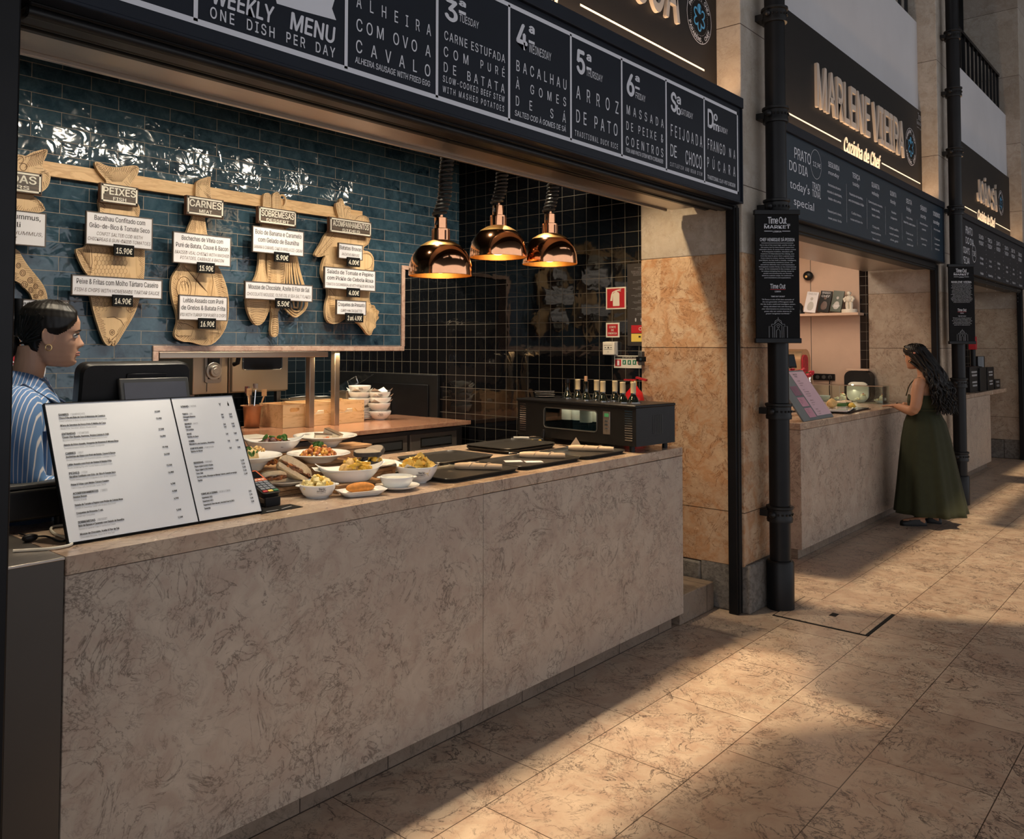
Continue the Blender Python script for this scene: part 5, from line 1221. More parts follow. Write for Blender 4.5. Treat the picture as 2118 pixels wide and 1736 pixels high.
MT.update(beef=FOOD('stewed_beef', (.075,.035,.025), .35), carrot=FOOD('carrot', (.50,.14,.03), .4), herb=FOOD('green_herb', (.05,.14,.02), .5), bean=FOOD('stewed_beans', (.42,.14,.035), .35), bean2=FOOD('yellow_beans', (.60,.30,.05), .4),
          cod=FOOD('white_fish', (.72,.62,.47), .5, .1), skin_f=FOOD('seared_skin', (.16,.11,.07), .5), tomato=FOOD('red_tomato', (.55,.05,.02), .35), bun=FOOD('bread_bun', (.74,.58,.38), .8, .12), pork=FOOD('pulled_pork', (.16,.055,.02), .35, .4),
          dbread=FOOD('charcoal_bread', (.30,.26,.215), .9, .12), dcrust=FOOD('charcoal_crust', (.045,.040,.038), .85), fry=FOOD('fried_gold', (.72,.45,.06), .5, .15), batter=FOOD('batter', (.62,.40,.15), .65, .2), potato=FOOD('potato_cube', (.76,.62,.27), .45, .12),
          crisp=FOOD('potato_crisp', (.80,.58,.15), .5, .12), croq=FOOD('croquette_crumb', (.58,.22,.035), .75, .2), soup=plain('green_soup', (.62,.64,.58), .25, var=.02), rice=FOOD('grainy_cod', (.62,.45,.22), .6, .35), onion=FOOD('purple_onion', (.12,.03,.05), .4))
def bits(t, name, mats, n, rx, ry, z0, dz, r0, r1, seed, sq=(1,1,1), amp=.25, dome=True):
    """a spooned heap of small food, one part of the dish"""
    rnd = random.Random(seed); m = MB()
    for i in range(n):
        a = rnd.uniform(0, 6.283); k = math.sqrt(rnd.random()); x, y = rx*k*math.cos(a), ry*k*math.sin(a)
        z = z0+dz*((1-k*k) if dome else 1)*rnd.uniform(.5, 1.0)
        m.mat(rnd.choice(mats)); m.lump((x, y, z), rnd.uniform(r0, r1), (sq[0]*rnd.uniform(.8, 1.2), sq[1]*rnd.uniform(.8, 1.2), sq[2]*rnd.uniform(.7, 1.1)), rnd.random(), amp, 8, 6, rot=Euler((rnd.uniform(0, 6), rnd.uniform(0, 6), rnd.uniform(0, 6))))
    return tag(m.build(name, None, t, smooth=60), kind='stuff')
MT2 = MT
# wooden display steps under the dishes
def riser(lab, x0, y0, x1, y1, z1, rz=0):
    t = thing('display_riser', lab, 'wooden riser', ((x0+x1)/2, (y0+y1)/2, ZT0), rz); w, d, h = x1-x0, y1-y0, z1-ZT0
    for i in range(3):
        a = -d/2+d*i/3; MB().box((-w/2, a+.002, h-.014), (w/2, a+d/3-.002, h)).build('top_slat', MT['riser'], t, bevel=.0015)
    for s in (-1, 1): MB().box((s*(w/2-.010)-.010, -d/2+.005, 0), (s*(w/2-.010)+.010, d/2-.005, h-.0145)).build('end_board', MT['riser'], t, bevel=.0015)
    MB().box((-w/2+.021, -d/2+.006, .0), (w/2-.021, -d/2+.018, h-.016)).build('front_board', MT['riser'], t, bevel=.0015)
    return t
riser('low wooden riser carrying the pulled pork rolls', 1.90, 2.775, 2.15, 2.90, 1.094)
riser('low wooden riser carrying the fish and chips dish', 2.16, 2.655, 2.40, 2.785, 1.094)
riser('wooden riser carrying the black bread sandwich plate', 2.405, 2.755, 2.57, 2.90, 1.119)
riser('middle wooden riser carrying the soup plate of cod and the plate of bean stew', 1.86, 2.925, 2.43, 3.035, 1.149)
riser('tall wooden riser at the back, carrying the beef stew dish and the wide fish plate', 2.05, 3.09, 2.72, 3.235, 1.180)
# a) stew
q = on(600, 925, 1.2155)
t = dish('oval_dish', 'white oval dish of dark beef stew, at the back left of the food display', (2.205, 3.165, 1.1805), R_(-26)); oval_dish(.255, .145, .050).build('dish', MT['china'], t, smooth=60)
flat_logo(t, -.098, -.012, .047, R_(15), .026)
bits(t, 'beef_stew', [MT['beef'], MT['beef'], MT['beef'], MT['onion']], 46, .068, .045, .030, .030, .012, .020, 1)
bits(t, 'carrot_cubes', [MT['carrot']], 10, .035, .03, .052, .012, .008, .012, 2); bits(t, 'green_leaves', [MT['herb']], 14, .06, .03, .058, .012, .008, .015, 3, (1.4,1,.3))
# b) wide plate with fish
t = dish('pasta_plate', 'wide white plate with seared fish and tomato, at the back right of the food display', (2.495, 3.165, 1.1805), R_(-40), 'plate'); MB().lathe(wide_plate(.150, .052, .080), 48).build('plate', MT['china'], t, smooth=60)
flat_logo(t, -.092, .072, .050, R_(0), .044)
for x, y, z, r, s in ((-.01, -.015, .045, 10, 1), (.035, .0, .055, -28, 1.1)):
    M_ = tr(x, y, z)@rotz(R_(r))@roty(R_(20 if r < 0 else 4)); MB(M_).box((-.040*s, -.018, -.018), (.040*s, .018, .014)).build('fish_fillet', MT['cod'], t, bevel=.004); MB(M_).box((-.040*s, -.0185, .0145), (.040*s, .0185, .018)).build('fish_skin', MT['skin_f'], t, bevel=.001)
bits(t, 'tomato_pieces', [MT['tomato'], MT['carrot']], 14, .02, .05, .028, .028, .007, .013, 5, (1.6,.7,.7)); bits(t, 'chickpeas', [MT['bean2']], 26, .06, .04, .022, .012, .006, .008, 6, amp=.05)
# c) soup plate
t = dish('soup_plate', 'deep white plate with a crusted cod tower, beside the edge of the white menu', (1.975, 2.965, 1.1495), 0, 'plate'); MB().lathe(wide_plate(.135, .060, .078), 48).build('plate', MT['china'], t, smooth=60)
MB().lathe([(.0,.012),(.040,.012),(.042,.05),(.036,.078),(.02,.085),(0,.086)], 20, tr(-.035, -.01, 0)).build('cod_tower', MT['rice'], t, smooth=60)
bits(t, 'crust_crumbs', [MT['rice'], MT['bean2'], MT['batter']], 60, .040, .040, .075, .016, .004, .007, 8); t.children[-1].location = (-.035, -.01, 0)
o = bits(t, 'green_herbs', [MT['herb']], 22, .036, .036, .07, .022, .006, .011, 9, (1.3,1,.4)); o.location = (-.045, -.02, 0)
o = bits(t, 'chickpeas', [MT['bean'], MT['bean2'], MT['pork']], 36, .035, .022, .022, .022, .007, .010, 10); o.location = (.050, -.030, 0)
# d) bean stew plate
t = dish('pasta_plate', 'white plate heaped with red bean stew, in the middle of the food display', (2.290, 2.950, 1.1495), R_(-20), 'plate'); MB().lathe(wide_plate(.138, .038, .088), 48).build('plate', MT['china'], t, smooth=60)
flat_logo(t, -.082, .052, .036, R_(-12), .030)
bits(t, 'bean_stew', [MT['bean'], MT['bean'], MT['bean2'], MT['carrot'], MT['pork']], 150, .076, .056, .028, .042, .007, .012, 12)
o = bits(t, 'green_sprig', [MT['herb']], 9, .022, .014, .064, .010, .009, .014, 13, (1.8,.8,.3)); o.location = (-.01, 0, 0)
# e) rolls
t = dish('oval_plate', 'white plate with two halves of a pulled pork roll, behind the card terminal', (2.030, 2.825, 1.0945), R_(-30), 'plate'); MB().lathe([(.05,.002),(.055,0),(.06,.002),(.11,.014),(.134,.020),(.1345,.022),(.10,.015),(.05,.007),(0,.006)], 40, sy=.66).build('plate', MT['china'], t, smooth=60)
def roll(M_, s, seed):
    prof = [(0,-.030),(.052,-.030),(.060,-.024),(.060,-.014)]
    half = lambda top: [(0,.026),(.030,.025),(.050,.019),(.060,.008),(.060,-.002),(0,-.002)] if top else [(0,-.026),(.056,-.026),(.060,-.020),(.060,-.012),(0,-.012)]
    for top in (0, 1):
        p = half(top); n = 18; vs = []; m = MB(M_)
        for r, z in p:
            for i in range(n+1): a = math.pi*i/n; vs.append((r*s*math.cos(a)*1.08, r*s*math.sin(a), z*s))
        m.add(vs, [(j*(n+1)+i, j*(n+1)+i+1, (j+1)*(n+1)+i+1, (j+1)*(n+1)+i) for j in range(len(p)-1) for i in range(n)]+[tuple(j*(n+1) for j in range(len(p)))+tuple(j*(n+1)+n for j in range(len(p)-1, -1, -1))])
        m.build('bun_half', MT['bun'], t, smooth=60)
    rnd = random.Random(seed); m = MB(M_)
    for i in range(44): a = rnd.uniform(.0, math.pi); k = rnd.uniform(.2, 1); m.mat(rnd.choice([MT['pork'], MT['pork'], MT['pork'], MT['bean']])); m.lump((.060*s*k*math.cos(a), .052*s*k*math.sin(a)*rnd.choice([0, 1])-.002, rnd.uniform(-.012, .0)*s), rnd.uniform(.006, .010), (1.5,1,.6), rnd.random(), .3, 8, 6)
    tag(m.build('pulled_pork', None, t, smooth=60), kind='stuff')
roll(tr(-.050, -.015, .036)@rotz(R_(25)), .92, 3); roll(tr(.042, .010, .066)@rotz(R_(20))@roty(R_(32))@rotx(R_(-14)), 1.22, 4)
# f) black bread sandwich
t = dish('round_plate', 'white plate with a sandwich of grey charcoal bread, left of the bowl of crisps', (2.480, 2.825, 1.1195), R_(-36), 'plate'); MB().lathe([(.05,.002),(.055,0),(.06,.002),(.10,.013),(.118,.019),(.1185,.021),(.09,.014),(.05,.007),(0,.006)], 40).build('plate', MT['china'], t, smooth=60)
def slice_(M_, s=1.):
    out = smooth_loop([(-.062*s,-.03*s),(-.05*s,-.046*s),(.0,-.050*s),(.05*s,-.046*s),(.062*s,-.028*s),(.058*s,.018*s),(.02*s,.038*s),(-.03*s,.036*s),(-.06*s,.012*s)], 2)
    MB(M_).poly(out, (0,0,0), (1,0,0), (0,1,0), 0, .017).build('bread_crust', MT['dcrust'], t, bevel=.003); MB(M_).poly([(a*.95, b*.95) for a, b in out], (0,0,.0172), (1,0,0), (0,1,0), 0, .0012).build('bread_face', MT['dbread'], t)
slice_(tr(-.005, -.012, .012)@rotz(R_(10)), .8); slice_(tr(-.018, -.010, .056)@rotz(R_(8))@rotx(R_(6)), 1.)
slice_(tr(.020, .022, .060)@rotz(R_(-40))@rotx(R_(30))@roty(R_(-8)), .92)
o = bits(t, 'egg_filling', [MT['fry'], MT['fry'], MT['cod'], MT['dcrust']], 40, .045, .032, .028, .030, .010, .015, 15); o.location = (-.005, -.012, 0)
# g) fish and chips
t = dish('oval_dish', 'white oval dish of battered fish and chips, in the front of the food display', (2.270, 2.715, 1.0945), R_(-28)); oval_dish(.265, .150, .050, .026).build('dish', MT['china'], t, smooth=60)
m = MB(); pts = [(-.105,-.03,.052),(-.04,-.062,.045),(.03,-.058,.046),(.11,-.02,.062),(.125,.02,.078),(.06,.045,.060),(-.04,.05,.05),(-.11,.02,.06),(0,0,.022)]
m.add(pts, [(i, (i+1) % 8, 8) for i in range(8)]); m.build('paper_liner', MT['paper'], t)
bits(t, 'battered_fish', [MT['batter']], 7, .030, .022, .045, .030, .020, .028, 17); t.children[-1].location = (-.045, 0, 0)
m = MB(); rnd = random.Random(5)
for i in range(34):
    M_ = tr(.025+rnd.uniform(-.03, .04), rnd.uniform(-.035, .03), .04+rnd.uniform(0, .045)*(1-abs(i-17)/40))@rotz(rnd.uniform(-1.2, 1.2))@roty(rnd.uniform(-.35, .35)); m.box((-.030, -.005, -.005), (.030, .005, .005), M_)
tag(m.build('chips', MT['fry'], t, bevel=.0012), kind='stuff')
# h) crisps
t = dish('bowl', 'white bowl of potato crisps in paper, at the right end of the food display', (2.585, 2.64, ZT0), 0, 'bowl'); MB().lathe(round_dish(.090, .072, .042), 44).build('bowl', MT['china'], t, smooth=60)
curved_logo(t, wallr(.090, .072, .042), .036, R_(-122), .040)
m = MB(); n = 16; vs = [(0,0,.03)]
for i in range(n): a = 2*math.pi*i/n; k = .086+(.022 if i % 4 == 1 else 0); vs.append((k*math.cos(a), k*math.sin(a), .070+(.022 if i % 4 == 1 else .004*math.sin(i*2.1))))
m.add(vs, [(0, 1+i, 1+(i+1) % n) for i in range(n)]); m.build('paper_liner', MT['paper'], t)
rnd = random.Random(11); m = MB()
for i in range(80):
    a = rnd.uniform(0, 6.28); k = math.sqrt(rnd.random())*.072; M_ = tr(k*math.cos(a), k*math.sin(a), .055+.055*(1-(k/.075)**2)*rnd.uniform(.35, 1))@Euler((rnd.uniform(-1.3, 1.3), rnd.uniform(-1.3, 1.3), rnd.uniform(0, 6))).to_matrix().to_4x4()
    r = rnd.uniform(.020, .028); vs = [(0,0,0)]; cu = rnd.uniform(-.5, .5)
    for j in range(2):
        for q in range(12): an = 2*math.pi*q/12; rr = r*(j+1)/2; vs.append((rr*math.cos(an), rr*math.sin(an)*.85, cu*(rr**2)/r*math.cos(2*an)+.004*math.sin(3*an)*j))
    fs = [(0, 1+q, 1+(q+1) % 12) for q in range(12)]+[(1+q, 13+q, 13+(q+1) % 12, 1+(q+1) % 12) for q in range(12)]; m.add(vs, fs, M_)
tag(m.build('crisps', MT['crisp'], t, smooth=80), kind='stuff')
# i) potato cubes
t = dish('bowl', 'small white bowl of potato cubes with a printed logo, in front of the pork rolls', (2.070, 2.672, ZT0), 0, 'bowl'); MB().lathe(round_dish(.072, .050, .046, deep=.8), 44).build('bowl', MT['china'], t, smooth=60)
for s in (-1, 1): MB().ball((s*.072*math.cos(.5), -s*.072*math.sin(.5), .046), .014, (1,1,.35), n=12, m=8).build('ear', MT['china'], t)
curved_logo(t, wallr(.072, .050, .046), .026, R_(-114), .036)
bits(t, 'potato_cubes', [MT['potato'], MT['potato'], MT['potato'], MT['fry']], 46, .058, .058, .040, .036, .011, .015, 21, amp=.5)
# j) croquette
t = dish('rectangular_plate', 'small white rectangular plate with an orange croquette, at the counter edge', (2.205, 2.570, ZT0), R_(-18), 'plate')
m = MB(); pr = [(rrect(.130,.066,.02), 0), (rrect(.150,.078,.02), .004), (rrect(.200,.104,.018), .020), (rrect(.194,.098,.018), .021), (rrect(.146,.074,.018), .008)]; n = len(pr[0][0]); vs = []
for L_, z in pr:
    for a, b in L_: vs.append((a, b, z+(.006*(abs(a)/.1)**4 if z > .015 else 0)))
m.add(vs, [(j*n+i, j*n+(i+1) % n, (j+1)*n+(i+1) % n, (j+1)*n+i) for j in range(4) for i in range(n)]+[tuple(range(4*n, 5*n)), tuple(range(n-1, -1, -1))]); m.build('plate', MT['china'], t, smooth=60)
MB().lump((.0, .004, .031), .021, (2.75,1.0,1.0), 3, .07, 20, 14).build('croquette', MT['croq'], t, smooth=80)
m = MB(); m.add([(-.065,-.034,.0095),(.055,-.034,.0095),(.085,.0,.012),(.06,.034,.026),(-.06,.034,.018),(-.08,-.01,.010)], [(0,1,2,3,4,5)]); m.build('paper_liner', MT['paper'], t)
# k) soup bowl with saucer
q = (2.405, 2.572)
t = dish('saucer', 'white saucer under the small empty looking soup bowl', (q[0], q[1], ZT0), 0, 'saucer'); MB().lathe([(.040,.002),(.045,0),(.05,.002),(.078,.010),(.092,.017),(.0925,.019),(.07,.012),(.04,.007),(0,.006)], 40).build('saucer', MT['china'], t, smooth=60)
t = dish('bowl', 'small white handled soup bowl standing on a saucer', (q[0]-.004, q[1], ZT0+.0075), 0, 'bowl'); MB().lathe(round_dish(.070, .046, .044, deep=.85), 44).build('bowl', MT['china'], t, smooth=60)
for s in (-1, 1): MB().ball((s*.070*math.cos(.7), -s*.070*math.sin(.7), .043), .014, (1,1,.3), n=12, m=8).build('ear', MT['china'], t)
MB().lathe([(0,.038),(.064,.038)], 32, close=False).build('soup', MT['soup'], t)
# ---- trays
def tray(lab, cx, cy, w, d, z=ZT0, rz=0, cat='tray', group=None):
    t = thing('serving_tray', lab, cat, (cx, cy, z), rz, group); m = MB()
    pr = [(w-.05, d-.05, 0, .03), (w-.03, d-.03, .003, .04), (w-.006, d-.006, .016, .045), (w, d, .018, .048), (w-.004, d-.004, .020, .046), (w-.034, d-.034, .0065, .038), (w-.06, d-.06, .005, .028)]; vs = []
    for a, b, z_, r in pr: vs += [(x, y, z_) for x, y in rrect(a, b, r, 6)]
    n = len(rrect(1, 1, .1, 6)); m.add(vs, [(j*n+i, j*n+(i+1) % n, (j+1)*n+(i+1) % n, (j+1)*n+i) for j in range(len(pr)-1) for i in range(n)]+[tuple(range(n-1, -1, -1)), tuple(range((len(pr)-1)*n, len(pr)*n))])
    m.build('tray', MT['tray'], t, smooth=50); return t
TR = [('dark tray with a napkin roll, right beside the bowl of crisps', 2.895, 2.660, .50, .32, ZT0), ('dark tray with two white cards and a napkin roll, second along the counter edge', 3.415, 2.665, .50, .32, ZT0), ('dark tray with a napkin roll and brown paper point, nearest the wine cooler', 3.885, 2.665, .42, .33, ZT0),
      ('empty dark tray in the back row, behind the tray with white cards', 3.20, 3.055, .44, .33, ZT0), ('dark tray half hidden behind the bowl of crisps', 2.79, 2.96, .34, .25, ZT0),
      ('lower dark tray of the stack beside the card reader with yellow stickers', 3.80, 3.105, .46, .34, ZT0), ('upper dark tray of the stack beside the card reader with yellow stickers', 3.80, 3.105, .46, .34, ZT0+.0125)]
for a in TR: tray(*a)
def napkin(lab, a, b, z=ZT0+.0085, fork=True):
    a = Vector((*a, z+.013)); b = Vector((*b, z+.013)); t = thing('cutlery_roll', lab, 'cutlery roll', ((a.x+b.x)/2, (a.y+b.y)/2, z)); d = (b-a).normalized(); L = (b-a).length
    pts = [a.lerp(b, i/10) for i in range(11)]; MB().tube(pts, [.012,.0165,.018,.0175,.0165,.016,.0155,.015,.0145,.014,.012], 12).build('napkin', MT['napkin'], t, world=True)
    s = d.cross(ZU).normalized()
    for k in (.30, .62): m = MB(); m.tube([a+d*(L*k)+(s*math.cos(x)+ZU*math.sin(x))*.0178+d*(x*.014) for x in [i*.3 for i in range(12)]], .0016, 5); m.build('fold', MT['napkin'], t, world=True)
    if fork:
        m = MB()
        for k in (-1, 0, 1, 2): m.tube([a-d*.002+s*((k-.5)*.0055)+ZU*.006, a-d*.030+s*((k-.5)*.0065)+ZU*.010, a-d*.055+s*((k-.5)*.006)+ZU*.008], .0013, 5)
        m.box((-.012,-.010,.004), (.002,.010,.0065), Matrix.Translation(a+Vector((0,0,.001)))@d.to_track_quat('X', 'Z').to_matrix().to_4x4()); m.build('fork', MT['chrome'], t, world=True)
for lab, a, b in (('napkin roll with a fork on the tray beside the bowl of crisps', (2.955, 2.76), (3.085, 2.575)), ('napkin roll with a fork on the tray with two white cards', (3.50, 2.80), (3.63, 2.60)), ('napkin roll on the tray nearest the wine cooler', (3.93, 2.79), (4.045, 2.565))): napkin(lab, a, b)
for lab, x, y, r in (('white card on a dark tray, left of the pair', 3.36, 2.73, 50), ('white card on a dark tray, right of the pair', 3.42, 2.645, 50)):
    tag(MB(tr(x, y, ZT0+.0056)@rotz(R_(r))).box((-.032, -.045, 0), (.032, .045, .0012)).build('card', MT['label_white']), lab, 'card')
p = P(1256, 928, z=ZT0+.02); m = MB(); m.add([(0,0,0),(.09,.02,0),(.05,.015,.065),(.055,.05,0)], [(0,1,2),(1,3,2),(3,0,2)]); o = m.build('folded_napkin', MT['napkin']); o.location = (4.025, 2.862, ZT0+.001); o.rotation_euler = (0,0,R_(-45)); tag(o, 'brown folded paper napkin point standing near the wine cooler', 'napkin')

# ---- wine cooler with bottles
ck = thing('wine_cooler', 'black countertop wine cooler with window and vents at the counter end', 'wine cooler', (4.345, 2.90, ZT0), R_(-5))
# local: front faces -x; length along y
wx, wl, h0, h1 = .19, .455, .035, .248
m = MB(); wy0, wy1, wz0, wz1 = -.175, .23, h0+.065, h0+.180      # window along y, z
fx = -wx
def fr(m, y0, y1, z0, z1, th=.012): m.box((fx, y0, z0), (fx+th, y1, z1))
fr(m, -wl, wy0, h0, h1); fr(m, wy1, wl, h0, h1); fr(m, wy0, wy1, h0, wz0); fr(m, wy0, wy1, wz1, h1)
m.box((wx-.012, -wl, h0), (wx, wl, h1)).box((fx+.012, -wl, h0), (wx-.012, -wl+.012, h1)).box((fx+.012, wl-.012, h0), (wx-.012, wl, h1)).box((fx+.012, -wl+.012, h0), (wx-.012, wl-.012, h0+.01))
m.build('body', MT['soft_black'], ck)
bx = [(1174,0),(1195,1),(1212,2),(1234,1),(1247,1),(1272,1),(1288,1),(1310,1)]
inv = ck.matrix_basis.inverted(); bpos = []
for px, k in bx:
    zt_ = ZT0+h1+.010; row = {1174:.04,1195:.06,1212:-.03,1234:.06,1247:-.05,1272:.05,1288:-.05,1310:-.02}[px]
    # slide along the sight line column until the wanted local x
    best = None
    for i in range(400):
        y = 2.40+i*.0025; w = Vector((xat(px, zt_, y), y, zt_)); l = inv @ w
        if best is None or abs(l.x-row) < best[0]: best = (abs(l.x-row), l)
    bpos.append((best[1].x, max(-wl+.06, min(wl-.06, best[1].y)), k))
hol = [[(x+.042*math.cos(a), y+.042*math.sin(a)) for a in [2*math.pi*i/16 for i in range(16)]] for x, y, k in bpos]
MB().box((fx-.012, -wl-.006, h1), (wx+.004, wl+.006, h1+.018)).build('top', MT['black'], ck, bevel=.006)
for yy in (-wl+.05, wl-.045):
    m = MB()
    for i in range(13): z = h0+.03+i*.0135; m.box((fx-.003, yy-.026, z), (fx-.0002, yy+.026, z+.006))
    m.build('vent', MT['chrome'], ck)
MB().box((fx+.004, wy0, wz0), (fx+.007, wy1, wz1)).build('window', MT['glass'], ck)
m = MB(); pr_ = rrect(wy1-wy0+.008, wz1-wz0+.008, .02, 5, (wy0+wy1)/2, (wz0+wz1)/2); m.tube([(fx-.001, a, b) for a, b in pr_], .003, 6, closed=True); m.build('window_frame', MT['boxgrey'], ck)
cp = MB().box((fx-.003, -.275, h0+.055), (fx-.0002, -.225, h0+.185)).build('control_panel', MT['steel'], ck, bevel=.001)
m = MB()
for i in range(3): m.box((fx-.006, -.262, h0+.085+i*.022), (fx-.0032, -.240, h0+.091+i*.022))
m.build('button', MT['chrome'], cp); m = MB().box((fx-.0045, -.266, h0+.155), (fx-.0031, -.236, h0+.175)).build('display', plain('green_display', (.03,.06,.03), .3, var=0, emit=(.1,.5,.15), estr=.3), cp)
for x in (fx+.03, wx-.03):
    for y in (-wl+.05, wl-.05): MB().cyl((x, y, 0), (x, y, h0), .016, n=12).build('foot', MT['black'], ck)
m = MB()
for i in range(11): m.box((-.03+i*.009, -wl-.002, h0+.06), (-.027+i*.009, -wl-.0002, h0+.17))
m.build('side_vent', MT['boxgrey'], ck)
MT['bottle_glass'] = plain('dark_bottle_glass', (.006,.008,.006), .05, var=0, spec=.8, coat=.5); MT['capsule'] = plain('cream_capsule', (.62,.50,.30), .4, var=.04); MT['cork'] = plain('cork', (.45,.26,.15), .8, var=.2, scale=80); MT['wine_label'] = plain('wine_label', (.66,.60,.48), .6, var=.03)
def bottle(kind, lab, loc):
    t = thing('wine_bottle', lab, 'bottle', loc, 0, None)
    b = MB().lathe([(0,.002),(.034,.0),(.0375,.006),(.0375,.185),(.036,.205),(.026,.232),(.0155,.25),(.0140,.262),(.0140,.312),(.0155,.314),(.0155,.320),(.010,.321),(0,.321)], 24)
    b.build('glass_body', MT['bottle_glass'], t, smooth=60)
    MB().lathe([(.0382,.07),(.0382,.155)], 24, close=False).build('label', MT['wine_label'], t)
    if kind == 1: MB().lathe([(.0160,.262),(.0160,.318),(.0165,.319),(.0165,.324),(.0158,.326),(0,.3265)], 20).build('capsule', MT['capsule'], t)
    if kind == 2: MB().cyl((0,0,.3215), (0,0,.352), .0105, n=14).build('cork', MT['cork'], t)
    if kind == 0: MB().lathe([(.0148,.30),(.0165,.302),(.0165,.328),(0,.329)], 16).build('cap', MT['black'], t)
    return t
names = ['dark bottle with a black cap, leftmost on the wine cooler', 'wine bottle with cream capsule, next right of the black capped bottle', 'tall wine bottle stopped with a bare cork on the wine cooler', 'wine bottle with cream capsule, first right of the corked bottle', 'wine bottle with cream capsule, second right of the corked bottle', 'wine bottle with cream capsule, third right of the corked bottle', 'wine bottle with cream capsule, second from the right on the wine cooler', 'rightmost wine bottle on the cooler, in front of the red extinguisher']
for (x, y, k), nm in zip(bpos, names):
    p = ck.matrix_basis @ Vector((x, y, 0)); bottle(k, nm, (p.x, p.y, ZT0+h1+.018-.205)); MB().lathe([(.038,.0),(.047,.0),(.047,.004),(.038,.004)], 24, tr(x, y, h1+.0185), close=False).build('bottle_collar', MT['chrome'], ck)
area('cooler_light', (ck.location.x, 2.93, ZT0+h1-.012), (ck.location.x, 2.93, ZT0), .05, .6, .45, (1, .90, .75))
# small dark plates stacked on the cooler
p = P(1132, 822, z=ZT0+h1+.02)
for i in range(4):
    t = thing('small_plate', ('lowest', 'second lowest', 'second topmost', 'topmost')[i]+' black saucer of the stack on the wine cooler', 'saucer', (p.x+.004*math.sin(i*2), p.y+.02, ZT0+h1+.0185+.0105*i))
    MB().lathe([(.03,.001),(.035,0),(.055,.004),(.062,.009),(.062,.0103),(.050,.006),(0,.004)], 28).build('plate', MT['black'], t, smooth=60); MB().lathe([(.0615,.0104),(.0635,.0100),(.0635,.0088)], 28, close=False).build('rim', MT['grey'], t)
# card reader with stickers
p = P(1120, 912, z=ZT0)
t = thing('card_reader', 'low black device with round yellow stickers between the trays and the wine cooler', 'card reader', (4.10, 3.22, ZT0), R_(-50))
MB().box((-.10, -.045, 0), (.10, .045, .032)).build('body', MT['soft_black'], t, bevel=.006); MB().box((-.085, -.035, .0325), (.01, .035, .036)).build('paper_slip', MT['grey'], t)
for x in (.03, .075): MB().cyl((x, -.0455, .016), (x, -.047, .016), .011, n=18).build('sticker', MT['yellow'], t)
MB().tube([(.095, -.02, .033), (.10, -.02, .075), (.097, -.02, .085)], [.010,.011,.006], 10).build('antenna', MT['black'], t)

MT['cord'] = plain('coiled_cord', (.022,.021,.020), .3, var=.1, spec=.7)
# ---- copper heat lamps
def heat_lamp(lab, c, r=.151):
    t = thing('heat_lamp', lab, 'heat lamp', c)
    pr = [(r, 0), (r*1.005, .004), (r*.985, .05), (r*.92, .085), (r*.80, .116), (r*.62, .143), (r*.42, .160), (r*.27, .168)]
    m = MB(); m.lathe(pr, 56, close=False); m.build('shade', MT['copper'], t, smooth=80)
    m = MB(); m.lathe([(a*.985, b+.0015) for a, b in pr], 56, close=False); m.build('shade_lining', MT['copper_in'], t, smooth=80)
    m = MB(); m.lathe([(.042,.160),(.042,.222),(.030,.226),(.030,.275),(.012,.280),(.012,.290)], 28); m.build('socket', MT['copper'], t)
    m = MB()
    for a in range(7): an = 2*math.pi*a/7; m.box((-.0035,-.002,-.022), (.0035,.002,.022), tr(.0425*math.cos(an), .0425*math.sin(an), .192)@rotz(an+math.pi/2))
    m.build('slot', MT['dark_edge'], t)
    MB().ball((0,0,.05), .052, (1,1,.72), n=20, m=12).build('bulb', MT['bulb'], t)
    top = Vector((.02, .0, 2.86-c[2])); pts = []; L_ = top.z-.285; nt_ = int(L_/.0205); n = nt_*12; b0 = Vector((-.015, 0, .285))
    for i in range(n+1):
        f = i/n; h = f*L_; ax = b0.lerp(top, f)+Vector((.05*math.sin(min(1, h/.42)*math.pi*1.1)+.010*math.sin(h*22), .01*math.sin(h*14), 0)); a = 2*math.pi*nt_*f
        pts.append(ax+Vector((.028*math.cos(a), .028*math.sin(a), 0)))
    MB().tube([Vector((-.03,0,.24)), b0]+pts+[top+Vector((0,0,.03)), Vector((0,0,3.24-c[2]))], .0082, 6).build('coiled_cord', MT['cord'], t)
    MB().cyl((0,0,3.215-c[2]), (0,0,3.249-c[2]), .05, n=20).build('ceiling_mount', MT['steel'], t)
    d = bpy.data.lights.new('heat_lamp_light', 'SPOT'); d.energy = 22; d.color = (1,.66,.34); d.spot_size = R_(120); d.spot_blend = .5; d.shadow_soft_size = .04
    o = bpy.data.objects.new('heat_lamp_light', d); COL.objects.link(o); o.location = (c[0], c[1], c[2]+.004)
    return t
def lamp_at(px, py, w):
    d = F_*.302/w; c = CAM+_f2*d+_r3*((px-CX_)/F_*d)-_u3*((py-CY_)/F_*d); return tuple(c)
heat_lamp('copper dome heat lamp hanging lowest and nearest, left of the three', lamp_at(911, 571, 132))
heat_lamp('copper dome heat lamp hanging highest, in the middle of the three', lamp_at(1030, 533, 118))
heat_lamp('copper dome heat lamp on the right of the three, nearest the stone jamb', lamp_at(1137, 547, 114))
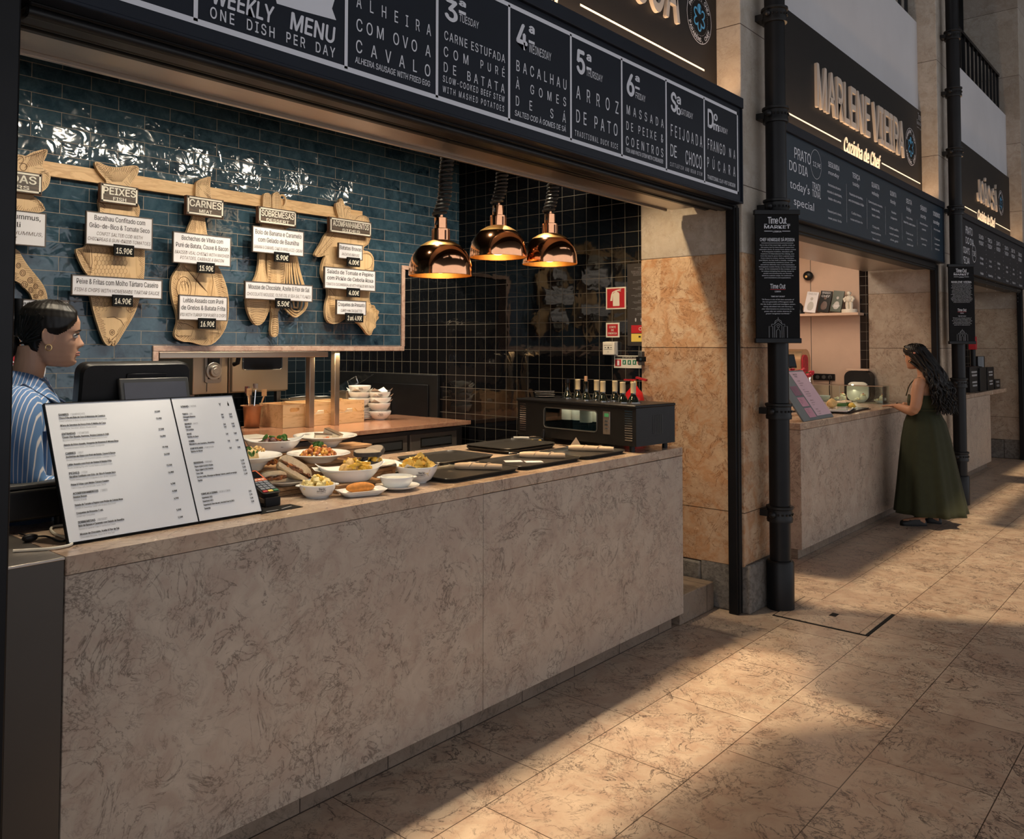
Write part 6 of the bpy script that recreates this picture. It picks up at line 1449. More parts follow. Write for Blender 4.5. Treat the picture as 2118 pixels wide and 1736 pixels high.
# ================================================================== pass and kitchen behind the long counter
ZP = 1.06
t = thing('prep_counter', 'reddish marble prep counter with steel drawer fridge, behind the long counter', 'counter', (3.4, 4.9, 0))
MB().box((XA+.012, 4.535, ZP-.032), (5.045, 5.42, ZP)).build('worktop', MT['prep'], t, bevel=.003, world=True)
MB().box((XA+.03, 4.62, .10), (5.03, 5.40, ZP-.05)).build('body', MT['steel_v'], t, world=True)
for i, (a, b) in enumerate(((750, 842), (848, 944))):
    x0, x1 = P(a, 905, y=4.60).x, P(b, 900, y=4.60).x
    d = MB().box((x0, 4.595, .55), (x1, 4.619, ZP-.075)).build('drawer', MT['drawer'], t, bevel=.003, world=True)
    w = x1-x0; zt_ = ZP-.105; h = .075
    m = MB(); m.box((x0+.2*w, 4.590, zt_-h), (x1-.12*w, 4.594, zt_)); hh = m.build('handle', MT['chrome'], d); hh.matrix_parent_inverse = t.matrix_basis.inverted()
    m = MB(); m.box((x0+.2*w+.012, 4.588, zt_-h+.012), (x1-.12*w-.012, 4.5898, zt_-.010)); m.box((x0+.2*w+.012, 4.5875, zt_-h+.03), (x1-.12*w-.012, 4.5879, zt_-h+.034)); hh = m.build('handle_recess', MT['boxgrey'], d); hh.matrix_parent_inverse = t.matrix_basis.inverted()
x0 = P(640, 910, y=4.6).x
d = MB().box((max(x0-.6, XA+.03), 4.595, .55), (P(745, 905, y=4.6).x, 4.619, ZP-.075)).build('drawer', MT['drawer'], t, bevel=.003, world=True)

# steel pass gantry hanging under the opening
t = thing('pass_gantry', 'steel heated pass gantry with posts under the marble edged opening', 'gantry', (3.2, 4.95, ZP))
a, b = P(330, 730, y=4.84), P(679, 730, y=4.84)
MB().box((a.x, 4.84, zo-.078), (b.x, 5.20, zo-.040)).build('shelf', MT['oven_steel'], t, bevel=.003, world=True)
for px in (642, 694):
    x = xat(px, 1.3, 5.0); MB().box((x-.023, 4.98, ZP), (x+.023, 5.03, zo-.03 if px > 650 else zo-.08)).build('post', MT['oven_steel'], t, bevel=.004, world=True)

# combi ovens on stands
def oven(lab, x0, x1, z0, ctl):
    y = 5.75
    t = thing('combi_oven', lab, 'oven', ((x0+x1)/2, 6.0, z0))
    MB().box((x0, y, z0), (x1, 6.28, z0+.62)).build('body', MT['oven_steel'], t, bevel=.006, world=True)
    if ctl:
        w = x1-x0; c = MB(); zt_ = z0+.56
        c.poly([(x0+.27*w, zt_), (x0+.32*w, z0+.095), (x0+.38*w, z0+.085), (x0+.72*w, z0+.085), (x0+.77*w, z0+.095), (x0+.82*w, zt_)], (0, y-.001, 0), XU, ZU, 0, .016); c.build('control_surround', MT['steel_v'], t, bevel=.003, world=True)
        MB().poly([(x0+.34*w, zt_-.02), (x0+.39*w, z0+.115), (x0+.70*w, z0+.115), (x0+.75*w, zt_-.02)], (0, y-.017, 0), XU, ZU, 0, .004).build('control_glass', MT['dark_glass'], t, world=True)
        c = MB(); xk = x0+.545*w; zk = z0+.175
        c.cyl((xk, y-.0215, zk), (xk, y-.030, zk), .066, n=32).cyl((xk, y-.030, zk), (xk, y-.055, zk), .048, .042, n=32).cyl((xk, y-.055, zk), (xk, y-.058, zk), .024, n=24); c.build('knob', MT['steel'], t, bevel=.002, world=True)
        for dx in (-.25, .62): MB().box((x0+dx*w*.3+.06, y-.004, z0+.02), (x0+dx*w*.3+.064, y-.001, z0+.6)).build('panel_seam', MT['boxgrey'], t, world=True) if dx > 0 else None
    else:
        w = x1-x0
        MB().box((x0+.01, y-.03, z0+.01), (x1-.005, y-.001, z0+.61)).build('door', MT['oven_steel'], t, bevel=.005, world=True)
        MB().poly(rrect(w*.68, .36, .02, 5, x0+w*.53, z0+.36), (0, y-.031, 0), XU, ZU, 0, .004).build('door_glass', MT['dark_glass'], t, world=True)
        m = MB(); m.tube([(a, y-.036, b) for a, b in rrect(w*.68, .36, .02, 5, x0+w*.53, z0+.36)], .004, 6, closed=True); m.build('glass_rim', MT['chrome'], t, world=True)
        m = MB(); m.tube([(x0+.10*w, y-.032, z0+.48), (x0+.10*w, y-.08, z0+.45), (x0+.075*w, y-.085, z0+.32), (x0+.05*w, y-.075, z0+.235), (x0+.045*w, y-.034, z0+.225)], .018, 10); m.build('door_handle', MT['black'], t, world=True)
    return t
xo0, xo1, xo2 = P(398, 818, y=5.75).x, P(471, 815, y=5.75).x, P(592, 808, y=5.75).x
zo_ = P(470, 814, y=5.75).z
oven('steel oven control column with a round knob, left of the oven door', xo0, xo1, zo_, True)
oven('steel combi oven with dark glass door and black handle, under the blue wall', xo1+.008, xo2, zo_, False)
t = thing('oven_stand', 'dark steel stand under the ovens in the kitchen', 'stand', ((xo0+xo2)/2, 6.0, 0))
MB().box((xo0, 5.80, .86), (xo2, 6.27, .90)).build('shelf', MT['steel_v'], t, world=True)
for x in (xo0+.03, xo2-.03):
    for y in (5.83, 6.24): MB().box((x-.02, y-.02, 0), (x+.02, y+.02, .859)).build('leg', MT['steel_v'], t, world=True); MB().box((x-.02, y-.02, .9005), (x+.02, y+.02, zo_-.0005)).build('riser_leg', MT['steel_v'], t, world=True)

# ---- crates and crockery on the prep counter
def crate(lab, x0, x1, y0, y1, h, slats):
    t = thing('wooden_crate', lab, 'crate', ((x0+x1)/2, (y0+y1)/2, ZP)); th = .012
    if not slats:
        MB().poly([(x0, ZP+.001), (x1, ZP+.001), (x1, ZP+h), (x0, ZP+h)], (0, y0, 0), XU, ZU, -th, 0, holes=[rrect((x1-x0)*.42, .030, .0148, 6, (x0+x1)/2, ZP+h*.76)]).build('front_board', MT['crate'], t, world=True)
        MB().box((x0, y0+th, ZP+.001), (x0+th, y1, ZP+h)).build('side_board', MT['crate'], t, world=True); MB().box((x1-th, y0+th, ZP+.001), (x1, y1, ZP+h)).build('side_board', MT['crate'], t, world=True); MB().box((x0+th, y1-th, ZP+.001), (x1-th, y1, ZP+h)).build('back_board', MT['crate'], t, world=True)
    else:
        g = .004; hm = h*.49; xm = (x0+x1)/2; w = x1-x0
        MB().box((x0, y0, ZP+.001), (x1, y0+th, ZP+hm)).build('front_board', MT['crate'], t, world=True)
        MB().poly([(x0, ZP+hm+g), (xm-.22*w, ZP+hm+g), (xm-.12*w, ZP+hm+.028), (xm+.16*w, ZP+hm+.028), (xm+.26*w, ZP+hm+g), (x1, ZP+hm+g), (x1, ZP+h), (x0, ZP+h)], (0, y0, 0), XU, ZU, -th, 0).build('front_board', MT['crate'], t, world=True)
        for z0, z1 in ((ZP+.001, ZP+hm), (ZP+hm+g, ZP+h)): MB().box((x0, y1-th, z0), (x1, y1, z1)).build('back_board', MT['crate'], t, world=True)
        for x in (x0, x1-.016): MB().box((x, y0+th, ZP+.001), (x+.016, y1-th, ZP+h-.005)).build('side_board', MT['crate'], t, world=True)
        m = MB()
        for x in (x0+.014, x1-.014):
            for z in (ZP+.03, ZP+hm-.03, ZP+hm+.03, ZP+h-.03): m.cyl((x, y0-.0008, z), (x, y0+.001, z), .003, n=8)
        m.build('nail', MT['dark_edge'], t, world=True)
    MB().box((x0+.017, y0+.013, ZP+.001), (x1-.017, y1-.013, ZP+.010)).build('bottom', MT['crate'], t, world=True)
    return t
c0, c1, c2, c3 = P(585, 886.6, z=ZP), P(632.5, 882, z=ZP), P(694.5, 876.5, z=ZP), P(753, 870.7, z=ZP)
cy = c0.y
X1, X2, X3 = (xat(px, ZP, cy) for px in (632.5, 695, 753))
hc = P(585, 838, y=cy).z-ZP; hs = P(632.5, 834, y=cy).z-ZP
xl = P(537.5, 833, y=cy+.34).x
crate('bamboo crate with an oval hand hole, leftmost of the row on the prep counter', c0.x, X1, cy, cy+.30, hc, False)
crate('slatted pine crate in the middle of the row on the prep counter', X1+.006, X2, cy, cy+.28, hs, True)
crate('slatted pine crate nearest the stacked white bowls', X2+.006, X3, cy, cy+.28, hs, True)
for i, (x, nm) in enumerate((((X1+X2)/2, 'middle'), ((X2+X3)/2, 'right hand'))):
    t = thing('paper_bundle', 'white paper napkin bundle inside the %s slatted crate' % nm, 'napkins', (x, cy+.14, ZP+.0105))
    for k in range(3): MB(rotz(.2*k)).box((-.08, -.08, .001+k*.032), (.08, .08, .03+k*.032)).build('napkin_pack', MT['paper'], t, bevel=.004)
def stack_bowl(x, y, z, lab, r=.075, h=.06, logo=True, paper=False):
    t = thing('bowl', lab, 'bowl', (x, y, z), 0, None); MB().lathe(round_dish(r, h, .042, deep=.8), 28).build('bowl', MT['china'], t, smooth=60)
    if logo: curved_logo(t, wallr(r, h, .042), .034, R_(-126), .045)
    if paper:
        m = MB(); n = 12; vs = [(0,0,h*.4)]+[(1.02*r*math.cos(6.283*i/n)*(1.22 if i % 3 == 1 else .97), 1.02*r*math.sin(6.283*i/n)*(1.22 if i % 3 == 1 else .97), h+(.035 if i % 3 == 1 else .004)) for i in range(n)]
        m.add(vs, [(0, 1+i, 1+(i+1) % n) for i in range(n)]); m.build('paper_liner', MT['paper'], t)
    return t
p = P(781, 868, z=ZP); xb, yb = p.x, p.y-.02
for i, nm in enumerate(('lowest white bowl of the right stack with paper liners', 'second white bowl of the right stack with paper liners', 'third white bowl of the right stack with paper liners', 'topmost white bowl of the right stack with paper liners')):
    stack_bowl(xb+.004*(-1)**i, yb, ZP+.0005+(.0 if i == 0 else .066+.044*(i-1)), nm, .095, .070, i in (0, 3), i > 0)
p2 = P(746, 872, z=ZP); xc, yc_ = (X3+.10), cy+.16
for i in range(7):
    t = thing('small_plate', 'white saucer number %d of the left crockery stack beside the crates' % (i+1) if 0 else ('lowest', 'second lowest', 'third lowest', 'middle', 'third topmost', 'second topmost', 'topmost')[i]+' white saucer in the pile between crates and bowls', 'saucer', (xc, yc_, ZP+.0005+.0135*i))
    MB().lathe([(.045,.001),(.05,0),(.08,.010),(.092,.019),(.0925,.021),(.07,.014),(0,.006)], 28).build('plate', MT['china'], t, smooth=60)
for i, nm in enumerate(('lower white bowl standing on the pile of saucers', 'middle white bowl standing on the pile of saucers', 'upper white bowl with a printed logo on the pile of saucers')):
    stack_bowl(xc-.01, yc_, ZP+.105+.05*i, nm, .092, .070, i == 2, i == 1)
# gastronorm pans
def pan(lab, x, y, z, w, d, h, fill=None, rz=0):
    t = thing('steel_pan', lab, 'pan', (x, y, z), rz); m = MB(); o, i = rrect(w, d, .03), rrect(w-.02, d-.02, .025)
    n = len(o); vs = [(a*.92, b*.92, 0) for a, b in o]+[(a, b, h-.006) for a, b in o]+[(a*1.06, b*1.08, h-.005) for a, b in o]+[(a*1.06, b*1.08, h) for a, b in o]+[(a, b, h) for a, b in i]+[(a*.9, b*.9, .006) for a, b in i]
    m.add(vs, [(j*n+k, j*n+(k+1) % n, (j+1)*n+(k+1) % n, (j+1)*n+k) for j in range(5) for k in range(n)]+[tuple(range(n-1, -1, -1)), tuple(range(5*n, 6*n))]); m.build('pan', MT['oven_steel'], t)
    if fill: MB().poly([(a*.98, b*.98) for a, b in i], (0, 0, h-.035), (1,0,0), (0,1,0), 0, .004).build('filling', fill, t)
    return t
q = P(655, 832, z=1.20)
# stand carrying the pans behind the crates
sx, sy = P(645, 822, y=5.62).x, 5.62
t = thing('bain_marie', 'steel bain marie unit behind the crates, carrying the pans', 'bain marie', (sx+.25, 5.70, ZP-.01))
MB().box((sx-.35, 5.46, .1), (min(sx+.85, 5.02), 5.745, ZP+.12)).build('body', MT['oven_steel'], t, bevel=.006, world=True)
pan('steel pan with whisk like tools lying on it, behind the middle crate', sx-.08, 5.60, ZP+.1205, .34, .22, .045)
pan('steel pan of orange sauce with a leaning lid handle, behind the bowls', sx+.50, 5.60, ZP+.1205, .48, .24, .09, MT['fry'])
t = thing('serving_tongs', 'steel tongs lying across the small pan behind the crates', 'tongs', (sx-.05, 5.60, ZP+.17))
for s in (-1, 1): MB().tube([(-.20, s*.002, .004), (-.05, s*.03, .010), (.16, s*.035, .006), (.22, s*.02, .0)], .006, 6).build('arm', MT['chrome'], t)
t = thing('pan_lid', 'steel pan lid propped up behind the stacked bowls', 'lid', (sx+.42, 5.60, ZP+.281))
MB(roty(R_(-24))).box((-.16, -.10, 0), (.16, .10, .006)).build('lid', MT['chrome'], t, bevel=.002); MB(roty(R_(-24))).tube([(-.05,0,.006),(-.05,0,.04),(.05,0,.04),(.05,0,.006)], .006, 6).build('handle', MT['chrome'], t)
t = thing('utensil_pot', 'copper coloured utensil pot with spatulas, left of the bamboo crate', 'pot', (P(522, 868, z=ZP).x, min(5.34, P(522, 868, z=ZP).y), ZP+.0005))
p = P(524, 866, z=ZP); t.location = (xat(521, ZP, 5.30), 5.30, ZP+.0005)
MB().lathe([(.050,0),(.055,.004),(.066,.15),(.085,.155),(.085,.160),(.063,.160),(.052,.01),(0,.008)], 28).build('pot', plain('pot_copper', (.55,.28,.14), .35, .6, var=.1), t, smooth=60)
for i, (x, y, l) in enumerate(((-.03,-.02,.24),(.03,.02,.27),(.05,-.02,.23),(0,.04,.25))): MB().tube([(x*.3, y*.3, .01), (x*1.6, y*1.6, l)], .006, 6).box((x*1.6-.02, y*1.6-.003, l-.005), (x*1.6+.02, y*1.6+.003, l+.045)).build('utensil', MT['chrome'] if i % 2 else MT['crate'], t)
tag(MB().box((2.95, 4.60, ZP+.0005), (3.20, 4.78, ZP+.012)).build('cutting_board', MT['offwhite'], bevel=.003), 'white cutting board on the prep counter behind the white menu corner', 'board')
# beer tap with round red badge at the far left
p = P(46, 765, y=3.55)
t = thing('beer_tap', 'copper beer tap tower with a round red badge, behind the woman at the far left', 'beer tap', (p.x, 3.55, .17))
MB().box((-.2, .06, 0), (.12, .40, .95)).build('cabinet', MT['soft_black'], t, bevel=.01); h = p.z-.17
MB().cyl((0, .18, .95), (0, .18, h+.12), .055, n=24).cyl((0, .18, h+.06), (0, .02, h+.06), .028, n=16).build('tower', MT['copper'], t, bevel=.004)
MB().cyl((.01, .012, h), (.01, -.004, h), .078, n=36).build('badge', MT['red'], t); m = MB(); ring(m, (.01, -.004, h), .070, .078, XU, ZU, 36, .0006)
text(m, 'SUPER', (.01, -.004, h+.006), XU, ZU, .030, w=.13, align='C', bold=.05, lift=.0006); text(m, 'BOCK', (.01, -.004, h-.034), XU, ZU, .030, w=.105, align='C', bold=.05, lift=.0006); m.build('badge_lettering', MT['label_white'], t)
MB().tube([(-.03, .02, h+.09), (-.03, -.03, h+.20), (-.03, -.03, h+.28)], [.010,.014,.018], 10).build('tap_lever', MT['black'], t)
# ================================================================== people
def interp(tab, z):
    if z <= tab[0][0]: return tab[0][1:]
    for a, b in zip(tab, tab[1:]):
        if z <= b[0]: f = (z-a[0])/(b[0]-a[0]); f = f*f*(3-2*f)*.5+f*.5; return tuple(a[i]+(b[i]-a[i])*f for i in range(1, len(a)))
    return tab[-1][1:]
HEAD = [(0,.062,.000,.020),(.008,.078,.016,.034),(.022,.086,.034,.046),(.045,.086,.050,.0555),(.065,.087,.064,.0615),(.09,.086,.078,.067),(.115,.085,.090,.071),(.14,.091,.097,.0735),(.165,.090,.100,.0745),(.188,.079,.094,.069),(.205,.060,.078,.057),(.217,.036,.054,.038),(.2245,.010,.020,.012)]
def g(x, z, cx, cz, sx, sz): return math.exp(-((x-cx)/sx)**2-((z-cz)/sz)**2)
def head_point(a, z, off=0.):
    """a: 0 = face, +-pi = back of the head; local face towards -y"""
    f, b, w = interp(HEAD, z); s, c = math.sin(a), math.cos(a)
    e = .92
    x = w*math.copysign(abs(s)**e, s); y = -(f if c > 0 else b)*math.copysign(abs(c)**e, c)
    if c > 0:
        d = 0
        d += .021*g(x, z, 0, .083, .011, .012)+.013*g(x, z, 0, .098, .008, .014)+.006*g(x, z, 0, .114, .008, .012)
        d += .006*(g(x, z, .012, .079, .007, .007)+g(x, z, -.012, .079, .007, .007))
        d += .0075*g(x, z, 0, .056, .019, .0055)+.0075*g(x, z, 0, .0455, .016, .0055)-.0035*g(x, z, 0, .0508, .022, .0022)
        d += .006*g(x, z, 0, .016, .018, .012)-.003*g(x, z, 0, .033, .02, .006)
        d -= .0085*(g(x, z, .031, .114, .014, .0095)+g(x, z, -.031, .114, .014, .0095))
        d += .0045*(g(x, z, .032, .131, .018, .006)+g(x, z, -.032, .131, .018, .006))+.005*(g(x, z, .040, .085, .016, .016)+g(x, z, -.040, .085, .016, .016))
        y -= d*max(0, c)**.5
    if off:
        cc = Vector((0, 0, .11)); p = Vector((x, y, z)); return p+(p-cc).normalized()*off
    return Vector((x, y, z))
def add_head(m, M, n=72, k=64):
    vs = [M @ head_point(-math.pi+2*math.pi*i/n, .2245*j/k) for j in range(k+1) for i in range(n)]
    m.add(vs, [(j*n+i, j*n+(i+1) % n, (j+1)*n+(i+1) % n, (j+1)*n+i) for j in range(k) for i in range(n)]+[tuple(range(n-1, -1, -1)), tuple(range(k*n, (k+1)*n))])
    for s in (-1, 1):
        e = Matrix.Translation((s*.0725, .012, .102)) @ Euler((R_(-10), 0, s*R_(-24))).to_matrix().to_4x4()
        m.ball((0,0,0), .030, (.24,.62,1.05), 16, 12, M @ e); m.tube([M @ e @ Vector((s*.006, .0185*math.cos(t), .029*math.sin(t)+.002)) for t in [i*2*math.pi/18 for i in range(18)]], .0042, 8, closed=True)
        m.ball((s*.001, -.006, -.028), .0085, (.6,1,1), 10, 8, M @ e)
def face_parts(root, M):
    for s in (-1, 1):
        c = Vector((s*.0305, -.0755, .1135))
        MB(M).ball(c, .0112, (1.1,1,.80), 16, 12).build('eye', MT['eye_white'], root)
        MB(M).ball(c+Vector((s*.0, -.0066, 0)), .0062, (1,.7,1), 12, 8).build('iris', MT['hair'], root)
        pts = [(-.0150,.002,-.003),(-.009,-.0085,.0060),(0,-.0118,.0080),(.009,-.0085,.0060),(.0150,.003,-.002)]
        MB(M).tube([c+Vector((s*a, b, z)) for a, b, z in pts], [.0012,.0026,.003,.0026,.0012], 8).build('upper_eyelid', MT['hair'], root)
        pts = [(-.017,-.013,.0175),(-.004,-.0165,.0215),(.010,-.0125,.0205),(.022,.000,.0150)]
        MB(M).tube([c+Vector((s*a, b, z)) for a, b, z in pts], [.0018,.0030,.0026,.0012], 8).build('eyebrow', MT['hair'], root)
    for z, k in ((.0553, 1), (.0462, -1)):
        pts = [(-.024,-.0755,.0507),(-.012,-.0895,z-.0005),(0,-.0945,z),(.012,-.0895,z-.0005),(.024,-.0755,.0507)]
        MB(M).tube([Vector(p) for p in pts], [.0012,.0036,.0042,.0036,.0012], 10).build('lip', MT['lip'], root)
def hair_cap(m, M, line, off, n=90, k=64, wav=.0015):
    """hair shell: everything of the skull above the hairline line(angle)"""
    V = {}; vs = []; fs = []
    def vid(i, j):
        i %= n
        if (i, j) not in V:
            a = -math.pi+2*math.pi*i/n; z = .2245*j/k; zl = line(a); e = min(1, max(0, (z-zl)/.02))
            p = head_point(a, z, off*(.15+.85*e)+wav*math.sin(a*34+z*60)*e); V[(i, j)] = len(vs); vs.append(M @ p)
        return V[(i, j)]
    for j in range(k):
        for i in range(n):
            a = -math.pi+2*math.pi*(i+.5)/n
            if .2245*(j+.5)/k > line(a): fs.append((vid(i, j), vid(i+1, j), vid(i+1, j+1), vid(i, j+1)))
    fs.append(tuple(vid(i, k) for i in range(n))); m.add(vs, fs)
def limb(m, pts, r, n=18, it=2):
    pts = [Vector(p) for p in pts]; rs = list(r)
    for _ in range(it):
        q, s = [pts[0]], [rs[0]]
        for i in range(len(pts)-1): q += [pts[i].lerp(pts[i+1], .25), pts[i].lerp(pts[i+1], .75)]; s += [rs[i]*.75+rs[i+1]*.25, rs[i]*.25+rs[i+1]*.75]
        pts, rs = q+[pts[-1]], s+[rs[-1]]
    m.tube(pts, rs, n)
def loft(m, secs, n=40, M=None, cap=True, fold=None):
    """secs: (cx, cy, z, rx, ry)"""
    vs = []
    for j, (cx, cy, z, rx, ry) in enumerate(secs):
        for i in range(n):
            a = 2*math.pi*i/n; k = 1+(fold(a, j/(len(secs)-1)) if fold else 0); e = .92
            c, s = math.cos(a), math.sin(a); vs.append((cx+rx*k*math.copysign(abs(c)**e, c), cy+ry*k*math.copysign(abs(s)**e, s), z))
    fs = [(j*n+i, j*n+(i+1) % n, (j+1)*n+(i+1) % n, (j+1)*n+i) for j in range(len(secs)-1) for i in range(n)]
    if cap: fs += [tuple(range(n-1, -1, -1)), tuple(range((len(secs)-1)*n, len(secs)*n))]
    m.add(vs, fs, M)
def hand(m, M, side=1, curl=.35, spread=1.):
    """palm lies in local xy, fingers run along -y, palm faces -z; thumb on the +x*side edge"""
    m.ball((0, -.040, 0), .042, (.92,1.05,.33), 16, 12, M)
    for i, (x, L, r) in enumerate(((.028, .070, .0085), (.0095, .078, .0090), (-.0095, .072, .0085), (-.027, .058, .0076))):
        p = [Vector((x*side, -.070, .001))]; a = 0; d = x*side*2.2*spread
        for k, f in enumerate((.45, .32, .23)):
            a += curl*(.5 if k == 0 else 1); p.append(p[-1]+Vector((d*L*f*2, -math.cos(a)*L*f, -math.sin(a)*L*f)))
        m.tube([M @ q for q in [Vector((x*side*.8, -.045, 0))]+p], [r*1.05, r*1.05, r, r*.93, r*.72], 10)
    p = [Vector((.026*side, -.018, -.002)), Vector((.050*side, -.038, -.008)), Vector((.060*side, -.064, -.012)), Vector((.060*side, -.084, -.016))]
    m.tube([M @ q for q in p], [.014, .0115, .0100, .0075], 10)
def remesh(o, vox=.005):
    r = o.modifiers.new('skin_surface', 'REMESH'); r.mode = 'VOXEL'; r.voxel_size = vox; r.use_smooth_shade = True
    s = o.modifiers.new('smooth', 'SMOOTH'); s.factor = .5; s.iterations = 2

# ---- woman behind the till, striped shirt, hair in a low bun, looking to the right of the photo
FZ = .17; hx, hy = 1.215, 3.14
hp = P(112, 690, y=hy); hx = hp.x
HZ = P(120, 757, y=hy).z-FZ                                  # chin height above her floor
A = thing('person', 'woman in blue striped shirt with dark hair in a bun, standing behind the till', 'person', (hx-.066, hy, FZ), R_(64))
Mh = tr(0, -.045, HZ)@rotz(R_(4))@rotx(R_(4))
m = MB(); add_head(m, Mh)
sh = HZ-.085
limb(m, [(0, .015, HZ+.075), (0, .010, HZ+.02), (0, .025, HZ-.05), (0, .035, HZ-.14)], [.050, .050, .054, .075])
loft(m, [(0,.02,.86,.15,.10),(0,.02,.98,.145,.10),(0,.01,1.10,.125,.09),(0,.015,1.22,.14,.10),(0,.025,HZ-.20,.165,.105),(0,.03,HZ-.12,.165,.085),(0,.03,HZ-.07,.08,.06)])
def arm(s, el, wr):
    limb(m, [(s*.145,.03,sh-.03), (s*.19,.03,sh-.06), el, wr], [.055,.052,.041,.027])
    return wr
ra, rw = (-.235, -.00, sh-.32), (-.16, -.24, sh-.36); la, lw = (.235, -.02, sh-.32), (.14, -.25, sh-.36)
arm(-1, ra, rw); arm(1, la, lw)
for s, w, e in ((-1, rw, ra), (1, lw, la)):
    d = (Vector(w)-Vector(e)).normalized(); M_ = Matrix.Translation(w)@d.to_track_quat('-Y', 'Z').to_matrix().to_4x4(); hand(m, M_, -s, .4)
for s in (-1, 1): limb(m, [(s*.085,.02,.90), (s*.09,.015,.50), (s*.09,.03,.10), (s*.09,.03,.05)], [.085,.058,.042,.045]); limb(m, [(s*.09,.05,.04), (s*.095,-.06,.035), (s*.098,-.15,.025)], [.040,.040,.028])
remesh(m.build('body', MT['skin'], A), .0045)
face_parts(A, Mh)
m = MB()
ln = [(0,.192),(18,.188),(34,.166),(50,.143),(64,.124),(78,.112),(90,.110),(100,.108),(112,.085),(128,.052),(150,.040),(181,.036)]
def hl(a): d = abs(math.degrees(a)); return interp([(x, y) for x, y in ln], d)[0]
hair_cap(m, Mh, hl, .013)
m.lump((0, .128, .062), .040, (1.15,.9,1.0), 4, .15, 16, 12, Mh).lump((.01, .150, .045), .026, (1.3,.8,1), 8, .25, 12, 10, Mh)
for i in range(30):
    for s in (-1, 1):
        a = s*R_(100+2.6*i); p0 = head_point(a, .10+.09*((i*7) % 10)/10, .0135); p1 = head_point(s*R_(150), .085, .018)
        m.tube([Mh @ v for v in (p0, p0.lerp(p1, .5)+(p0.lerp(p1, .5)-Vector((0,0,.11))).normalized()*.008, p1, Vector((s*.012, .118, .066)))], [.003,.0045,.004,.003], 6)
for i in range(14):
    a = R_(4+5*i); m.tube([Mh @ head_point(a, hl(a)+.004, .004), Mh @ head_point(a+.12, min(.222, hl(a)+.03), .0125), Mh @ head_point(a+.4, min(.220, hl(a)+.035), .0135)], [.002,.004,.003], 6)
m.build('hair', MT['hair'], A, smooth=70)
for s in (-1, 1):
    MB(Mh).tube([(s*.079, .004+.010*math.cos(t), .066+.011*math.sin(t)) for t in [i*2*math.pi/14 for i in range(14)]], .0016, 6, closed=True).build('earring', MT['gold'], A)
def striped(name, base, line, sc, axis='x'):
    m_, nt, b = new_mat(name); c = coords(nt); s = N(nt, 'ShaderNodeSeparateXYZ'); nt.links.new(c, s.inputs[0])
    w = noise(nt, c, 5, 2); ad = N(nt, 'ShaderNodeMath', operation='MULTIPLY_ADD'); nt.links.new(w, ad.inputs[0]); ad.inputs[1].default_value = .02
    # stripes follow the angle round the body so that they run down every side
    at = N(nt, 'ShaderNodeMath', operation='ADD'); nt.links.new(s.outputs[0], at.inputs[0])
    my = N(nt, 'ShaderNodeMath', operation='MULTIPLY'); nt.links.new(s.outputs[1], my.inputs[0]); my.inputs[1].default_value = 3.2; nt.links.new(my.outputs[0], at.inputs[1]); nt.links.new(at.outputs[0], ad.inputs[2])
    mu = N(nt, 'ShaderNodeMath', operation='MULTIPLY'); nt.links.new(ad.outputs[0], mu.inputs[0]); mu.inputs[1].default_value = sc
    fr = N(nt, 'ShaderNodeMath', operation='FRACT'); nt.links.new(mu.outputs[0], fr.inputs[0])
    nt.links.new(ramp(nt, [(0, line), (.13, line), (.20, base), (.93, base), (1, line)], fr.outputs[0]), b.inputs['Base Color']); b.inputs['Roughness'].default_value = .8; return m_
MT['shirt'] = striped('striped_shirt', (.085,.19,.40), (.62,.62,.66), 24)
MT['apron'] = plain('navy_apron', (.014,.035,.085), .8, var=.1, scale=30)
m = MB()
fold = lambda a, t: .012*math.sin(7*a+5*t)+.010*math.sin(11*a-9*t)
loft(m, [(0,.02,.84,.19,.14),(0,.02,.95,.185,.138),(0,.01,1.10,.170,.130),(0,.015,1.20,.180,.136),(0,.025,HZ-.215,.205,.142),(0,.03,HZ-.15,.208,.125),(0,.032,HZ-.105,.175,.105),(0,.032,HZ-.065,.105,.080),(0,.028,HZ-.040,.072,.066)], 56, cap=False, fold=fold)
remesh_parts = []
for s, e, w in ((-1, ra, rw), (1, la, lw)):
    limb(m, [(s*.10,.035,sh-.055), (s*.165,.035,sh-.055), (s*.215,.03,sh-.13), e, Vector(e).lerp(Vector(w), .45), Vector(e).lerp(Vector(w), .9)], [.075,.082,.078,.064,.054,.044])
m.build('shirt', MT['shirt'], A, smooth=80)
m = MB()
for s in (-1, 1):
    pts = [(s*.002,-.040,HZ-.085),(s*.045,-.052,HZ-.055),(s*.075,.0,HZ-.022),(s*.06,.070,HZ-.012),(s*.0,.092,HZ-.010)]
    out = [(s*.012,-.085,HZ-.145),(s*.085,-.070,HZ-.105),(s*.120,.005,HZ-.075),(s*.09,.090,HZ-.062),(s*.0,.118,HZ-.058)]
    n = len(pts); m.add([Vector(p) for p in pts]+[Vector(p) for p in out]+[Vector(p)*1+Vector((0,0,-.006)) for p in out], [(i, i+1, n+i+1, n+i) for i in range(n-1)]+[(n+i, n+i+1, 2*n+i+1, 2*n+i) for i in range(n-1)])
o = m.build('collar', MT['shirt'], A, smooth=80); sub = o.modifiers.new('round', 'SUBSURF'); sub.levels = 2; sub.render_levels = 2; so = o.modifiers.new('thick', 'SOLIDIFY'); so.thickness = .003
m = MB(); loft(m, [(0,.015,.62,.20,.15),(0,.02,.80,.205,.152),(0,.02,.93,.198,.150),(0,.012,1.04,.186,.145)], 48, cap=False, fold=fold)
